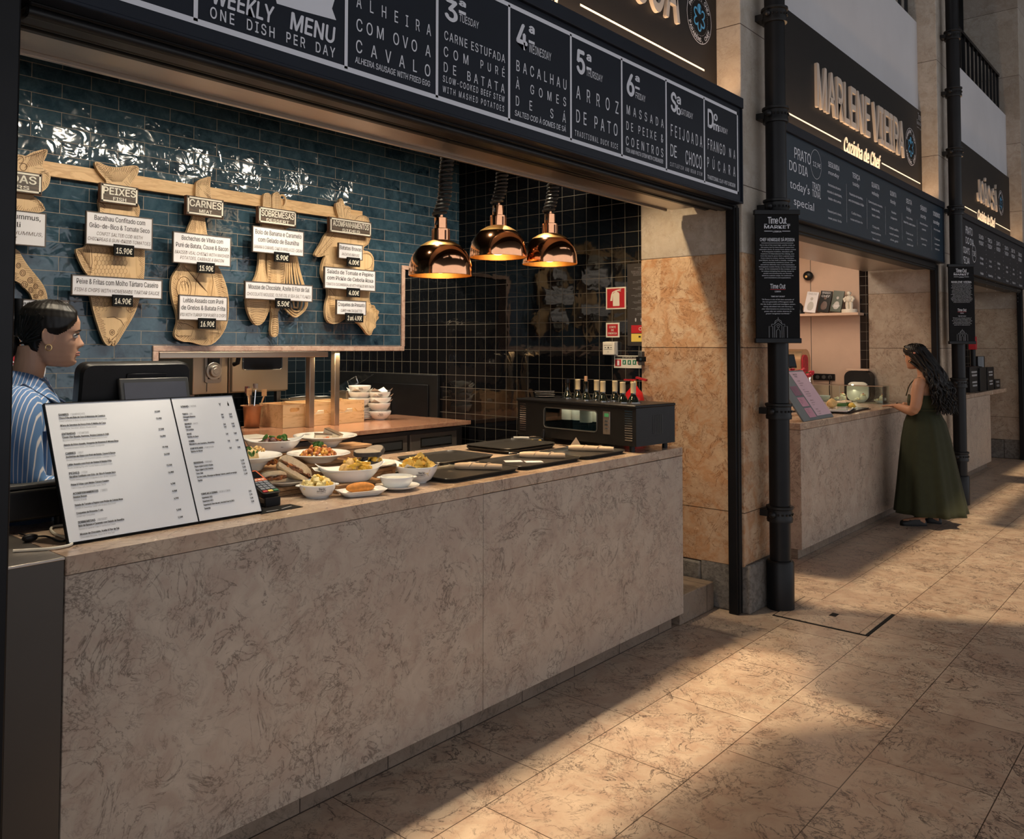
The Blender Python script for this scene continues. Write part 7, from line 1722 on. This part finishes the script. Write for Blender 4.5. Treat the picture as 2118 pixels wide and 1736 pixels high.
for s in (-1, 1):
    pts = [(s*.07,-.128,1.08),(s*.082,-.120,1.22),(s*.095,-.09,HZ-.135),(s*.105,.02,HZ-.062),(s*.095,.125,HZ-.125),(s*.06,.165,1.20),(s*.02,.165,1.04)]
    p2 = [Vector(p) for p in pts]; vs = []
    for i, p in enumerate(p2): vs += [p+Vector((-.019,0,0)), p+Vector((.019,0,0))]
    m.add(vs, [(2*i, 2*i+1, 2*i+3, 2*i+2) for i in range(len(p2)-1)])
o = m.build('apron', MT['apron'], A, smooth=80); so = o.modifiers.new('thick', 'SOLIDIFY'); so.thickness = .006; so.offset = 1
m = MB()
for s in (-1, 1): limb(m, [(s*.085,.02,.86), (s*.09,.015,.50), (s*.09,.03,.07)], [.105,.080,.065])
m.build('trousers', MT['black_matte'], A, smooth=70); m = MB()
for s in (-1, 1): limb(m, [(s*.09,.065,.045), (s*.095,-.06,.042), (s*.098,-.17,.030)], [.046,.047,.034])
m.build('shoes', MT['black'], A, smooth=70)

# ---- woman in the green dress, seen from behind her left side, leaning on the second counter
q = P(1914, 1075, z=0); bx_, by_ = q.x, 2.185
q = P(1908, 1070, y=by_); bx_ = q.x
top = P(1905, 712, y=by_).z; K = top/1.66
Bw = thing('person', 'woman in long olive green dress with long dark hair, leaning on the second counter', 'person', (bx_, by_, 0), R_(176))
# local: front -y (world +y), her left = local +x (world -x)
hz = top-.235
Mh = tr(.0, -.035, hz)@rotz(R_(-20))@rotx(R_(5))
m = MB(); add_head(m, Mh)
limb(m, [(0,.02,hz+.08),(0,.015,hz+.02),(0,.03,hz-.05),(0,.045,hz-.12)], [.046,.046,.050,.075])
loft(m, [(0,.03,.88,.150,.11),(0,.03,.98,.145,.10),(0,.02,1.07,.125,.095),(0,.02,1.17,.145,.105),(0,.03,hz-.19,.155,.10),(0,.045,hz-.115,.158,.075),(0,.04,hz-.07,.08,.055)])
sh = hz-.115
el, wr = (.235, .03, 1.055), (.10, -.185, 1.100)
limb(m, [(.13,.04,sh-.01),(.178,.04,sh-.04),el,Vector(el).lerp(Vector(wr), .55),wr], [.056,.055,.046,.042,.026])
d = Vector((-.30,-.95,-.04)).normalized(); Mhand = Matrix.Translation(wr)@d.to_track_quat('-Y', 'Z').to_matrix().to_4x4(); hand(m, Mhand, -1, .10, 1.3)
el2, wr2 = (-.235, -.02, 1.06), (-.12, -.20, 1.10)
limb(m, [(-.13,.04,sh-.01),(-.175,.04,sh-.04),el2,wr2], [.056,.055,.046,.026]); d = Vector((.3,-.95,-.04)).normalized(); hand(m, Matrix.Translation(wr2)@d.to_track_quat('-Y', 'Z').to_matrix().to_4x4(), 1, .12, 1.2)
feet = ((.115, .02, 42), (-.10, .08, 8))
for fx, fy, rot in feet:
    limb(m, [(fx*.7,.02,.92),(fx*.6,.03,.50),(fx*.85,fy*.6+.02,.20),(fx,fy+.02,.075)], [.072,.056,.042,.042]); d = rotz(R_(rot)) @ Vector((0,-1,0)); b = Vector((fx, fy, .052)); limb(m, [b-d*.03, b+d*.08+Vector((0,0,-.012)), b+d*.16+Vector((0,0,-.020))], [.036,.034,.024])
remesh(m.build('body', MT['skin2'], Bw), .005)
face_parts(Bw, Mh)
MT['dress'] = plain('olive_dress', (.024,.028,.009), .85, var=.12, scale=20)
m = MB()
fold = lambda a, t: (.015+.055*t)*math.sin(9*a+1.2)*(.3+.7*t)+.03*t*math.sin(17*a+2)
secs = [(0,.02,1.085,.145,.112),(0,.025,1.06,.150,.118),(0,.03,1.02,.172,.140),(0,.035,.95,.20,.170),(0,.04,.80,.225,.20),(0,.05,.55,.255,.235),(0,.06,.32,.285,.265),(0,.07,.115,.310,.295)]
sec2 = [tuple(a[i]+(b[i]-a[i])*f for i in range(5)) for a, b in zip(secs, secs[1:]) for f in (0, .25, .5, .75)]+[secs[-1]]
loft(m, sec2[::-1], 96, cap=False, fold=lambda a, t: fold(a, 1-t))
o = m.build('skirt', MT['dress'], Bw, smooth=80); so = o.modifiers.new('thick', 'SOLIDIFY'); so.thickness = .004
m = MB(); loft(m, [(0,.02,1.065,.150,.118),(0,.02,1.09,.148,.116),(0,.02,1.15,.158,.120),(0,.028,1.21,.166,.120)], 48, cap=False)
o = m.build('bodice', MT['dress'], Bw, smooth=80); so = o.modifiers.new('thick', 'SOLIDIFY'); so.thickness = .005; so.offset = 1
MB().tube([(.152*math.cos(a), .02+.120*math.sin(a), 1.075) for a in [i*2*math.pi/40 for i in range(40)]], .012, 8, closed=True).build('waistband', MT['dress'], Bw)
for s in (-1, 1):
    limb(m := MB(), [(s*.085,-.098,1.20),(s*.100,-.060,sh-.02),(s*.095,.03,sh+.052),(s*.085,.115,sh-.035),(s*.060,.140,1.19)], [.005]*5, 8); m.build('strap', MT['dress'], Bw)
m = MB(); ln2 = [(0,.192),(25,.186),(45,.160),(62,.135),(80,.126),(96,.120),(110,.06),(130,.02),(181,.0)]
hair_cap(m, Mh, lambda a: interp(ln2, abs(math.degrees(a)))[0], .018, wav=.003)
rnd = random.Random(3)
# long wavy hair falling down the back: locks of different length
for i in range(210):
    a = R_(rnd.uniform(82, 278)); z0_ = rnd.uniform(.07, .19); st_ = Mh @ head_point(a-2*math.pi if a > math.pi else a, z0_, .014)
    u_ = math.sin(a); ex = Vector((.125*u_+rnd.uniform(-.065, .065), .175+.075*max(0, -math.cos(a))+rnd.uniform(-.04, .055), rnd.uniform(1.03, 1.20)))
    mid = Vector((.125*u_+rnd.uniform(-.03, .03), .165+.06*max(0, -math.cos(a))+rnd.uniform(-.02, .03), hz-.06)); pts = []
    for k in range(21):
        f = k/20; p = st_*(1-f)**2+mid*2*f*(1-f)*1.0+ex*f*f; wv = .020*f*(1.2-.2*f); p = p+Vector((wv*math.sin(f*22+i), wv*math.cos(f*20+i*1.7), 0)); pts.append(p)
    m.tube(pts, [.007+.006*math.sin(math.pi*min(1, k/16)) if k < 18 else .004 for k in range(21)], 6)
m.build('hair', MT['hair'], Bw, smooth=80)
m = MB()
for s in (-1, 1):
    ring_ = [Mh @ Vector((s*.034+.026*math.cos(t), -.062, .206+.020*math.sin(t))) for t in [k*2*math.pi/18 for k in range(18)]]; m.tube(ring_, .0028, 6, closed=True)
    m.tube([Mh @ Vector(p) for p in ((s*.060,-.062,.208),(s*.082,-.02,.190),(s*.088,.04,.150))], .0025, 6)
m.tube([Mh @ Vector(p) for p in ((-.01,-.068,.210),(.01,-.068,.210))], .0025, 6); m.build('sunglasses_frame', MT['gold'], Bw)
m = MB()
for s in (-1, 1): m.add([Mh @ Vector((s*.034+.024*math.cos(t), -.062, .206+.018*math.sin(t))) for t in [k*2*math.pi/18 for k in range(18)]], [tuple(range(18))])
m.build('sunglasses_lens', MT['dark_glass'], Bw)
MB(Mh).ball((.080, .060, .145), .013, (.5,1.3,.8)).build('hair_clip', plain('coral_clip', (.55,.22,.16), .4, var=.05), Bw)
MB(Mh).ball((.0795, .006, .068), .006).build('earring', MT['gold'], Bw)
w = Vector(wr); MB().tube([w+Vector((0,.012,0))+Vector((.028*math.cos(t), 0, .026*math.sin(t))) for t in [k*2*math.pi/18 for k in range(18)]], .006, 8, closed=True).build('bracelet', MT['black'], Bw)
for fx, fy, rot in feet:
    d = rotz(R_(rot)) @ Vector((0,-1,0)); b = Vector((fx, fy, 0)); sd_ = Vector((-d.y, d.x, 0)); m = MB()
    sole = [(-.055,.0),(-.048,.026),(-.01,.033),(.05,.036),(.11,.043),(.16,.036),(.185,.012),(.185,-.012),(.16,-.036),(.11,-.043),(.05,-.036),(-.01,-.033),(-.048,-.026)]
    m.poly(smooth_loop(sole, 1), b, d, sd_, .0, .016)
    n = 20; vs = []
    for j, (zz, sc) in enumerate(((.016, 1.0), (.040, .96), (.055, .86))):
        for i in range(n):
            a = 2*math.pi*i/n; L_ = .065+.122*math.cos(a); Wd = .043*math.sin(a); hgt = zz if L_ > .10 or j < 2 else zz+.006; vs.append(b+d*(.065+(L_-.065)*sc)+sd_*(Wd*sc)+ZU*(hgt if L_ < .12 else min(hgt, .048)))
    m.add(vs, [(j*n+i, j*n+(i+1) % n, (j+1)*n+(i+1) % n, (j+1)*n+i) for j in range(2) for i in range(n)]); m.add([v for v in vs[2*n:] if (v-b).dot(d) > .085], [tuple(range(len([v for v in vs[2*n:] if (v-b).dot(d) > .085])))])
    m.tube([b+d*.105+sd_*s_+ZU*(.054+.006*math.cos(s_*60)) for s_ in (-.028,-.014,0,.014,.028)], .004, 6)
    o = m.build('loafer', MT['black'], Bw, smooth=50)
# ================================================================== second stall
yb2 = 4.2; Zc2 = zt(.28234, 1520, 400); Zd2 = zt(.12275, 1600, 720); CT = 1.0605
XS2 = 9.936; XP2 = XS2-.0005
zsf = P(*Zc2(560, 880), x=XS2-.2).z; ysl, ysr = P(*Zc2(470, 888), x=XS2-.1).y+.25, P(*Zc2(945, 862), x=XS2).y
t = thing('wall_shelf', 'beige wall shelf carrying books and a statuette in the second stall', 'shelf', (XS2-.1, (ysl+ysr)/2, zsf))
MB().box((XS2-.20, ysr, zsf-.03), (XP2, ysl, zsf)).build('shelf', MT['peach'], t, bevel=.003, world=True)
def book(lab, l, r, h, lean, col, ttl, tc, fig):
    xx = XS2-.12; y0, y1 = yat(Zc2(l, 0)[0], zsf, xx), yat(Zc2(r, 0)[0], zsf, xx); w = y0-y1
    t = thing('book', lab, 'book', (xx, (y0+y1)/2, zsf+.001), -math.pi/2); M_ = rotx(R_(-14))@roty(R_(lean))
    B = lambda: MB(tr(0,-.02,.015)@M_)
    B().box((-w/2, 0, 0), (w/2, .018, h)).build('cover', col, t, bevel=.001)
    m = B()
    for s, k in ttl: text(m, s, (0, -.0002, h*k), XU, ZU, h*.10, w=w*.7, align='C', lift=.001)
    m.build('title', tc, t)
    m = B(); m.lump((0, -.0005, h*.30), w*.26, (1,.02,1.5), 1, .1).ball((0, -.001, h*.66), w*.12, (1,.05,1.2)); m.build('cover_picture', fig, t)
    B().box((-w/2+.002, .003, h), (w/2-.002, .015, h+.001)).build('pages', MT['paper'], t)
bh = P(*Zc2(500, 722), x=XS2-.12).z-zsf
book('white book with a person on its cover, leftmost on the beige shelf', 505, 592, bh*.96, 7, MT['label_white'], [('MARLENE', .85)], MT['grey_print'], MT['grey'])
book('black book lettered CHEF, middle of the three on the beige shelf', 604, 690, bh*.98, 7, MT['black'], [('EM BUSCA', .86), ('CHEF', .70)], MT['white_print'], MT['beef'])
book('dark green book lettered CHEF low on the cover, beside the statuette', 698, 778, bh*.96, 7, plain('book_green', (.02,.04,.02), .4), [('CHEF', .22)], MT['white_print'], MT['grey'])
xx = XS2-.10; p = P(*Zc2(838, 870), x=xx)
t = thing('statuette', 'small cream statuette of a plump figure on a round base, on the beige shelf', 'statuette', (xx, p.y, zsf+.0005), -math.pi/2); k = (P(*Zc2(838, 715), x=xx).z-zsf)
MB().lathe([(.10*k/.3,0),(.10*k/.3,.035),(.095*k/.3,.04),(0,.04)], 24, sx=1, sy=.9).build('base', MT['offwhite'], t)
m = MB(); q = k/.30
for s in (-1, 1): m.tube([(s*.022*q, 0, .04), (s*.026*q, 0, .10*q), (s*.02*q, 0, .15*q)], [.022*q, .025*q, .028*q], 10); m.tube([(s*.035*q, 0, .215*q), (s*.062*q, -.01, .19*q), (s*.045*q, -.02, .15*q)], [.018*q, .017*q, .015*q], 10)
m.ball((0,0,.185*q), .048*q, (1,.9,1.1)).ball((0,0,.265*q), .030*q); m.build('figure', MT['offwhite'], t, smooth=80)
t = thing('shelf_ornament', 'small dark ornament at the left end of the beige shelf', 'ornament', (xx, yat(1655, zsf, xx), zsf+.0005)); MB().lathe([(.05,0),(.05,.02),(.03,.05),(.035,.09),(.015,.12),(0,.13)], 20).build('body', MT['soft_black'], t)
p = P(*Zc2(537, 605), x=XS2-.04); t = thing('wall_speaker', 'round black wall speaker high on the beige panel of the second stall', 'speaker', (XS2-.045, p.y, p.z), -math.pi/2); rr = P(*Zc2(537, 570), x=XS2-.05).z-p.z
MB().ball((0,0,0), rr, (1.05,.6,1), n=24, m=14).build('shell', MT['soft_black'], t); MB().cyl((0,.0,0), (0,.0445,0), .03, n=16).build('mount', MT['black'], t)
MB().cyl((-.01, -rr*.60, -.01), (-.01, -rr*.605, -.01), rr*.25, n=16).build('emblem', MT['gold'], t)
p, p2_ = P(*Zd2(670, 430), x=XS2), P(*Zd2(1038, 550), x=XS2)
t = thing('power_outlet', 'black triple power outlet on the beige panel above the pastry case', 'outlet', (XS2-.01, (p.y+p2_.y)/2, p2_.z))
MB().box((XS2-.018, p2_.y, p2_.z), (XP2, p.y, p.z)).build('plate', MT['black'], t, bevel=.003, world=True)
for k in (740, 845, 950): c = P(*Zd2(k, 490), x=XS2-.02); MB().cyl((XS2-.0181, c.y, c.z), (XS2-.022, c.y, c.z), .022, n=20).build('socket', MT['boxgrey'], t, world=True)
c = P(*Zd2(950, 480), x=XS2-.03); cable([(XS2-.024, c.y, c.z), (XS2-.05, c.y, c.z-.08), (XS2-.05, c.y, c.z-.20), (XS2-.06, c.y-.02, c.z-.32), (XS2-.10, c.y-.10, CT+.02), (XS2-.14, c.y-.16, CT-.04)], .006, MT['black'], 'black cable hanging from the power outlet in the second stall')
t = thing('side_bench', 'dark side bench below the beige panel of the second stall', 'bench', (9.75, 3.6, 0)); MB().box((9.3, 3.47, 0), (XS2-.004, 4.19, CT-.10)).build('body', MT['soft_black'], t, world=True); MB().box((9.28, 3.46, CT-.0995), (XS2-.004, 4.19, CT-.06)).build('top', MT['kick'], t, world=True)
xm = 9.76; yl_, yr_ = yat(Zd2(1190,0)[0], 1.25, xm), yat(Zd2(1630,0)[0], 1.25, xm); w = yl_-yr_; t = thing('crepe_machine', 'rounded black machine with a white front panel behind the pastry case', 'machine', (xm, (yl_+yr_)/2, CT+.0005), -math.pi/2); h = P(*Zd2(1410, 385), x=xm).z-CT
MB().poly([(a, b+h/2) for a, b in rrect(w, h, min(h, w)*.28, 8)], (0, 0, 0), XU, ZU, -.16, 0).build('body', MT['soft_black'], t, bevel=.008)
MB().poly([(a+w*.04, b+h*.33) for a, b in rrect(w*.82, h*.62, min(h*.2, w*.3), 8)], (0, -.0005, 0), XU, ZU, 0, .03).build('front_panel', MT['offwhite'], t, bevel=.006); MB().box((-w*.42, .0, h+.0005), (w*.42, .15, h+.02)).build('top_tray', MT['peach'], t, bevel=.003)
# menu stand
bo2 = Vector((6.78, 2.53, CT+.003)); w2 = .68; v2 = Vector((0, .50, .75)).normalized(); h2 = .47
n2 = XU.cross(v2)
t = thing('counter_menu', 'grey board with pink menu sheets leaning on the second stone counter', 'menu board', (7.1, 2.62, CT))
def b2(m, a0, c0, a1, c1, d0, d1):
    c = [bo2+XU*a+v2*b+n2*d for d in (d0, d1) for a, b in ((a0,c0),(a1,c0),(a1,c1),(a0,c1))]; m.add(c, [(3,2,1,0),(4,5,6,7),(0,1,5,4),(1,2,6,5),(2,3,7,6),(3,0,4,7)])
MT['slate'] = plain('grey_board', (.20,.22,.22), .5, var=.05); MT['pink_p'] = plain('pink_paper', (.66,.46,.52), .7, var=.03); MT['pink_d'] = plain('pink_card', (.60,.30,.38), .7, var=.03); MT['plum'] = plain('plum_card', (.27,.14,.19), .7, var=.03)
m = MB(); b2(m, 0, 0, w2, h2, -.012, 0); m.build('board', MT['slate'], t, world=True)
m = MB(); b2(m, w2*.50, .03, w2*.985, h2*.97, .0005, .002); m.build('menu_sheet', MT['pink_p'], t, world=True)
for a0, c0, a1, c1, k in ((.24,.05,.46,.235,'pink_d'), (.24,.27,.46,.45,'pink_d'), (.24,.49,.46,.68,'plum'), (.0,.60,.12,.74,'label_white')):
    m = MB(); b2(m, w2*a0, h2*c0, w2*a1, h2*c1, .0005, .002); m.build('menu_card', MT[k], t, world=True)
m = MB()
for i, s in enumerate(('MARLENE','VIEIRA','','ENTRADAS','Croquete de alheira','Pataniscas','','PRATOS','Arroz de lavagante','Bacalhau com broa','Polvo à lagareiro','','SOBREMESAS','Pudim Abade','Pavlova','','BEBIDAS','Vinho a copo','Limonada')):
    if s: text(m, s, bo2+XU*(w2*.58)+v2*(h2*(.90-.045*i))+n2*.002, XU, v2, .0085 if i > 1 else .014, lift=.0006)
for c0 in (.20, .41, .64):
    for i in range(4): text(m, ('Sugestão do dia','com legumes','e batata doce','9,90€')[i], bo2+XU*(w2*.27)+v2*(h2*(c0-.03*i))+n2*.002, XU, v2, .006, lift=.0006)
m.build('menu_lettering', MT['brown_print'], t, world=True)
m = MB(); m.tube([bo2+XU*.3+v2*.4-n2*.014, Vector((7.08, 2.98, CT+.006))], .006, 6); m.build('easel_foot', MT['black'], t, world=True)
# till tablet, flowers and mixer behind the menu
p = P(*Zd2(330, 340), y=3.02); t = thing('till_tablet', 'dark tablet till screen above the grey menu board in the second stall', 'tablet', (p.x-.05, 3.0, CT))
pa, pb = P(*Zd2(205, 100), y=2.98), P(*Zd2(430, 335), y=2.98); w = .30; h = pa.z-pb.z; M_ = tr(p.x-.10-t.location.x, 0, pb.z-CT)@rotx(R_(-12))@rotz(0)
MB(M_).box((-w/2, 0, 0), (w/2, .02, h)).build('tablet', MT['black'], t, bevel=.006); MB(M_).box((-w/2+.015, -.0015, .015), (w/2-.015, -.0003, h-.015)).build('screen', plain('tablet_screen', (.03,.05,.065), .15, var=.05), t); MB().cyl((-.05, .05, 0), (-.05, .05, pb.z-CT+.05), .02, n=14).box((-.13,-.02,0), (.03,.12,.012)).build('stand', MT['soft_black'], t)
MT['petal'] = plain('red_petals', (.50,.012,.03), .55, var=.3, scale=40)
t = thing('flower_garland', 'garland of dark red flowers above the grey menu board', 'flowers', (P(1665, 765, y=2.95).x, 2.95, 1.38)); t.location.z = P(1665, 768, y=2.9).z
rnd = random.Random(9); fx0, fx1 = P(1622, 768, y=2.9).x, P(1687, 772, y=2.9).x; 
MB().tube([(fx0-t.location.x, 0, -.015), (0, .01, -.02), (fx1-t.location.x-.02, 0, -.02)], .008, 6).tube([(fx1-t.location.x-.1, .06, CT-t.location.z), (fx1-t.location.x-.1, .02, -.02)], .008, 6).build('stem', MT['herb'], t)
for i in range(26):
    f = i/25; x = fx0+(fx1-fx0)*f-t.location.x; big = 1.5 if f > .55 else 1
    z = rnd.uniform(-.02, .02)*big-(.035*(f-.6) if f > .6 else 0)-.02; y = rnd.uniform(-.03, .03)*big; m = MB()
    for k in range(7): a = k*2.4; m.lump((x+.010*math.cos(a), y+.010*math.sin(a), z+.006*(k % 3)), .015, (1,1,.6), k+i, .3, 8, 6, rot=Euler((rnd.uniform(-1,1), rnd.uniform(-1,1), a)))
    m.build('blossom', MT['petal'], t, smooth=60)
p = P(*Zd2(470, 330), y=3.35); t = thing('vending_dispenser', 'gold and red drinks dispenser with lit lettering behind the tablet in the second stall', 'dispenser', (xat(1648, 1.3, 3.62), 3.62, CT-.06)); zt_ = P(*Zd2(400, 20), y=3.45).z-t.location.z
w = .30; MB().poly([(a, b+zt_/2) for a, b in rrect(w, zt_, .14, 8)], (0, -.10, 0), XU, ZU, -.22, 0).build('body', plain('dispenser_gold', (.55,.40,.25), .25, .8, var=.05), t, bevel=.01); MB().poly([(a-.03, b+zt_*.55) for a, b in rrect(w*.55, zt_*.7, .07, 8)], (0, -.1005, 0), XU, ZU, 0, .01).build('red_front', MT['petal'], t, bevel=.003)
m = MB(); text(m, 'ROCK', (.135, -.101, zt_*.30), ZU, -XU, .035, w=.20, lift=.001, bold=.05); m.build('lit_lettering', plain('lit_white', (.8,.8,.8), .4, var=0, emit=(1,1,1), estr=1.2), t)
# pastry case
gx0, gx1, gy0, gy1, gz = 9.49, 9.715, 2.715, 3.44, 1.243
t = thing('pastry_case', 'low glass pastry case on the second stone counter, with desserts inside', 'display case', (9.6, 3.07, CT))
MB().box((gx0, gy0, CT+.0005), (gx0+.006, gy1, gz)).build('glass_side', MT['glass'], t, world=True); MB().box((gx0+.007, gy0, CT+.0005), (gx1, gy0+.006, gz)).build('glass_front', MT['glass'], t, world=True); MB().box((gx0, gy0, gz+.0005), (gx1, gy1, gz+.0085)).build('glass_top', MT['glass'], t, world=True)
MB().box((gx0-.004, gy0-.004, CT), (gx0-.0005, gy0+.003, gz)).build('corner_strip', MT['boxgrey'], t, world=True); MB().box((gx0-.003, gy0, gz), (gx0-.0005, gy1, gz+.0085)).build('edge_strip', MT['chrome'], t, world=True)
yg = P(*Zd2(1110, 640), x=gx0).y; MB().box((gx0-.002, yg-.002, CT), (gx0-.0005, yg+.002, gz)).build('glass_joint', MT['grey'], t, world=True)
area('pastry_case_light', (gx1-.02, (gy0+gy1)/2, gz-.012), (gx0, (gy0+gy1)/2, CT), .02, gy1-gy0-.05, 1.5, (1, .86, .62))
MT['cream_d'] = FOOD('whipped_cream', (.80,.70,.52), .6, .1); MT['meringue'] = FOOD('meringue', (.68,.48,.26), .6, .2)
for i, (px, w) in enumerate(((1120, .125), (1470, .115), (1800, .105))):
    y = yat(Zd2(px, 0)[0], CT+.03, 9.60)
    t = thing('dessert_dish', ('white dessert dish deepest in the glass pastry case', 'white dessert dish in the middle of the glass pastry case', 'white dessert dish nearest the hand of the woman in green')[i], 'dessert', (9.60, y, CT+.001), -math.pi/2)
    MB().lathe([(.05,.0),(.07,.012),(.090,.030),(.0905,.033),(.07,.013),(0,.008)], 24, sx=w/.18, sy=.7).build('dish', MT['china'], t, smooth=60)
    MB().lump((w*.22,0,.05), .038, (.9,1,.95), i, .12).build('cake', MT['cream_d'], t, smooth=80); MB().lump((w*.22,0,.078), .026, (1.0,1,.6), i+3, .2).build('caramel', MT['meringue'], t, smooth=80); MB().ball((w*.22,0,.094), .009).build('raspberry', MT['petal'], t)
    o = bits(t, 'crumble', [MT['cream_d'], MT['cream_d'], MT['meringue']], 36, .032, .04, .026, .020, .006, .010, i); o.location = (-w*.24, 0, 0)
t = thing('salad_bowl', 'white bowl deep in the glass pastry case, behind the desserts', 'bowl', (9.60, 3.36, CT+.001)); MB().lathe(round_dish(.07, .06, .035), 24).build('bowl', MT['china'], t, smooth=60)
# sandwich platter, stacked menus
q = P(*Zd2(1140, 1030), z=CT)
t = thing('platter', 'white rectangular platter of small sandwiches and fritters beside the pink menu', 'platter', (xat(1738, CT, 2.70), 2.70, CT+.016), R_(12)); MB().box((-.30, -.09, 0), (.30, .09, .010)).box((-.32, -.11, .0105), (.32, .11, .018)).build('platter', MT['china'], t, bevel=.003)
t2 = thing('menu_stack', 'stack of dark menus under the white sandwich platter', 'menus', (xat(1748, CT, 2.70), 2.68, CT+.0005)); MB().box((-.32, -.10, 0), (.36, .11, .007)).build('menu_folder', MT['black'], t2); MB(rotz(.06)).box((-.30, -.10, .0075), (.37, .10, .0145)).build('menu_folder', MT['soft_black'], t2)
def snack(nm, lab, dx, dy, fn):
    s = thing(nm, lab, 'snack', (t.location.x+dx, t.location.y+dy, t.location.z+.0185)); fn(s); return s
def sandw(s):
    MB().lathe([(.042,0),(.045,.006),(.045,.012),(0,.012)], 18).build('lower_bread', MT['cod'], s); MB().lathe([(.044,.0125),(.052,.02),(.052,.036),(.044,.044),(0,.044)], 14).build('green_filling', MT['herb'], s); MB().lathe([(0,.0445),(.044,.0445),(.046,.052),(.040,.060),(0,.062)], 18).build('upper_bread', MT['bun'], s); MB().cyl((0,0,.062), (0,0,.11), .0015, n=6).build('pick', MT['crate'], s)
snack('mini_sandwich', 'left of the two small green filled sandwiches on the platter', .02, .0, sandw); snack('mini_sandwich', 'right of the two small green filled sandwiches on the platter', .145, -.01, sandw)
snack('fritter', 'golden fritter leaning at the left end of the platter', -.13, .03, lambda s: MB().lump((0,0,.045), .055, (1.1,.8,.85), 3, .3).build('fritter', MT['batter'], s, smooth=80))
snack('fritter', 'small golden fritter at the front of the platter', .09, -.075, lambda s: MB().lump((0,0,.022), .032, (1.3,.8,.7), 5, .3).build('fritter', MT['fry'], s, smooth=80))
snack('sausage_roll', 'brown sausage roll at the right end of the platter', .255, .0, lambda s: MB().lump((0,0,.017), .020, (2.6,1,.8), 7, .1).build('roll', MT['croq'], s, smooth=80))
t = thing('scanner', 'black round scanner device under the leaning pink menu board', 'device', (6.86, 2.86, CT)); MB().ball((0,0,.09), .10, (.8,.5,.9)).build('head', MT['soft_black'], t); MB().lathe([(.06,0),(.06,.008),(.02,.02),(.02,.03)], 20).build('base', MT['black'], t)
# ================================================================== third stall
xs3, ys3 = xat(2022, 1.2, 2.9), 2.80
Ze = zt(.23032, 1960, 600)
def blk(lab, l, r, top, bot, y, nm='coffee_canister', cat='canister', sym=True):
    a, b = P(*Ze(l, bot), y=y), P(*Ze(r, bot), y=y); x0, x1 = a.x, xat(Ze(r, 0)[0], CT, y); h = P(*Ze(l, top), y=y).z-CT
    t = thing(nm, lab, cat, ((x0+x1)/2, y, CT)); w = x1-x0
    MB().box((-w/2+.022, -.05, 0), (w/2-.022, .05, h)).build('body', MT['black'], t, bevel=.004)
    if sym:
        m = MB()
        for k, z in enumerate((.75, .62, .35, .22)): m.quad((-w*.3+k*.02, -.0508, h*z), (w*.25, -.0508, h*z), (w*.25, -.0508, h*(z+.07)), (-w*.3+k*.02, -.0508, h*(z+.07)))
        m.build('printed_mark', MT['grey_print'], t)
    return t
blk('dark box with white printed marks, leftmost on the farthest counter', 160, 250, 690, 862, 2.62)
blk('plain black box, middle of the group on the farthest counter', 252, 318, 700, 862, 2.60, sym=False)
blk('black box with a printed monogram, right of the plain box on the farthest counter', 320, 386, 695, 862, 2.60)
blk('small black box at the right end of the farthest counter', 388, 442, 805, 858, 2.60)
p = P(*Ze(282, 480), y=2.70); t = thing('beer_post', 'black upright post with a red sleeve on the farthest counter', 'post', (p.x, 2.78, CT)); MB().cyl((0,0,0), (0,0,1.35), .035, n=16).build('post', MT['black'], t); MB().box((-.05,-.045, p.z-CT-.09), (.05,.045, p.z-CT+.10)).build('sleeve', MT['red'], t, bevel=.004)
p = P(*Ze(330, 640), y=2.68); t = thing('glass_jar', 'dark glass jar standing behind the boxes on the farthest counter', 'jar', (p.x, 2.76, CT)); MB().cyl((0,0,0), (0,0,P(*Ze(330, 595), y=2.68).z-CT), .085, n=24).build('jar', MT['dark_glass'], t, bevel=.006)
# gallery railings along the top edge of the plaster walls
for k in (1, 2):
    a, b = PIERS[k][1], PIERS[k+1][0]; t = thing('gallery_railing', ('black gallery railing on the wall above the blue menu stall', 'black gallery railing at the top right, above the farthest stall')[k-1], 'railing', ((a+b)/2, 2.53, ZT))
    MB().box((a+.02, 2.51, ZT+.60), (b-.02, 2.555, ZT+.64)).build('handrail', MT['black'], t, world=True); MB().box((a+.02, 2.515, ZT+.0005), (b-.02, 2.55, ZT+.02)).build('bottom_rail', MT['black'], t, world=True)
    n = 18
    for i in range(n): x = a+.06+(b-a-.12)*i/(n-1); MB().box((x-.018, 2.52, ZT+.0205), (x+.018, 2.548, ZT+.599)).build('baluster', MT['black'], t, world=True)
# dark loft structure seen above the last gallery
structure(MB().box((20.6, 4.10, 0), (21.38, 4.60, 8.59)).build('column_loft', MT['black_matte']))
structure(MB().box((20.7, 3.66, 0), (20.82, 3.78, 8.59)).build('column_loft', MT['black_matte']))
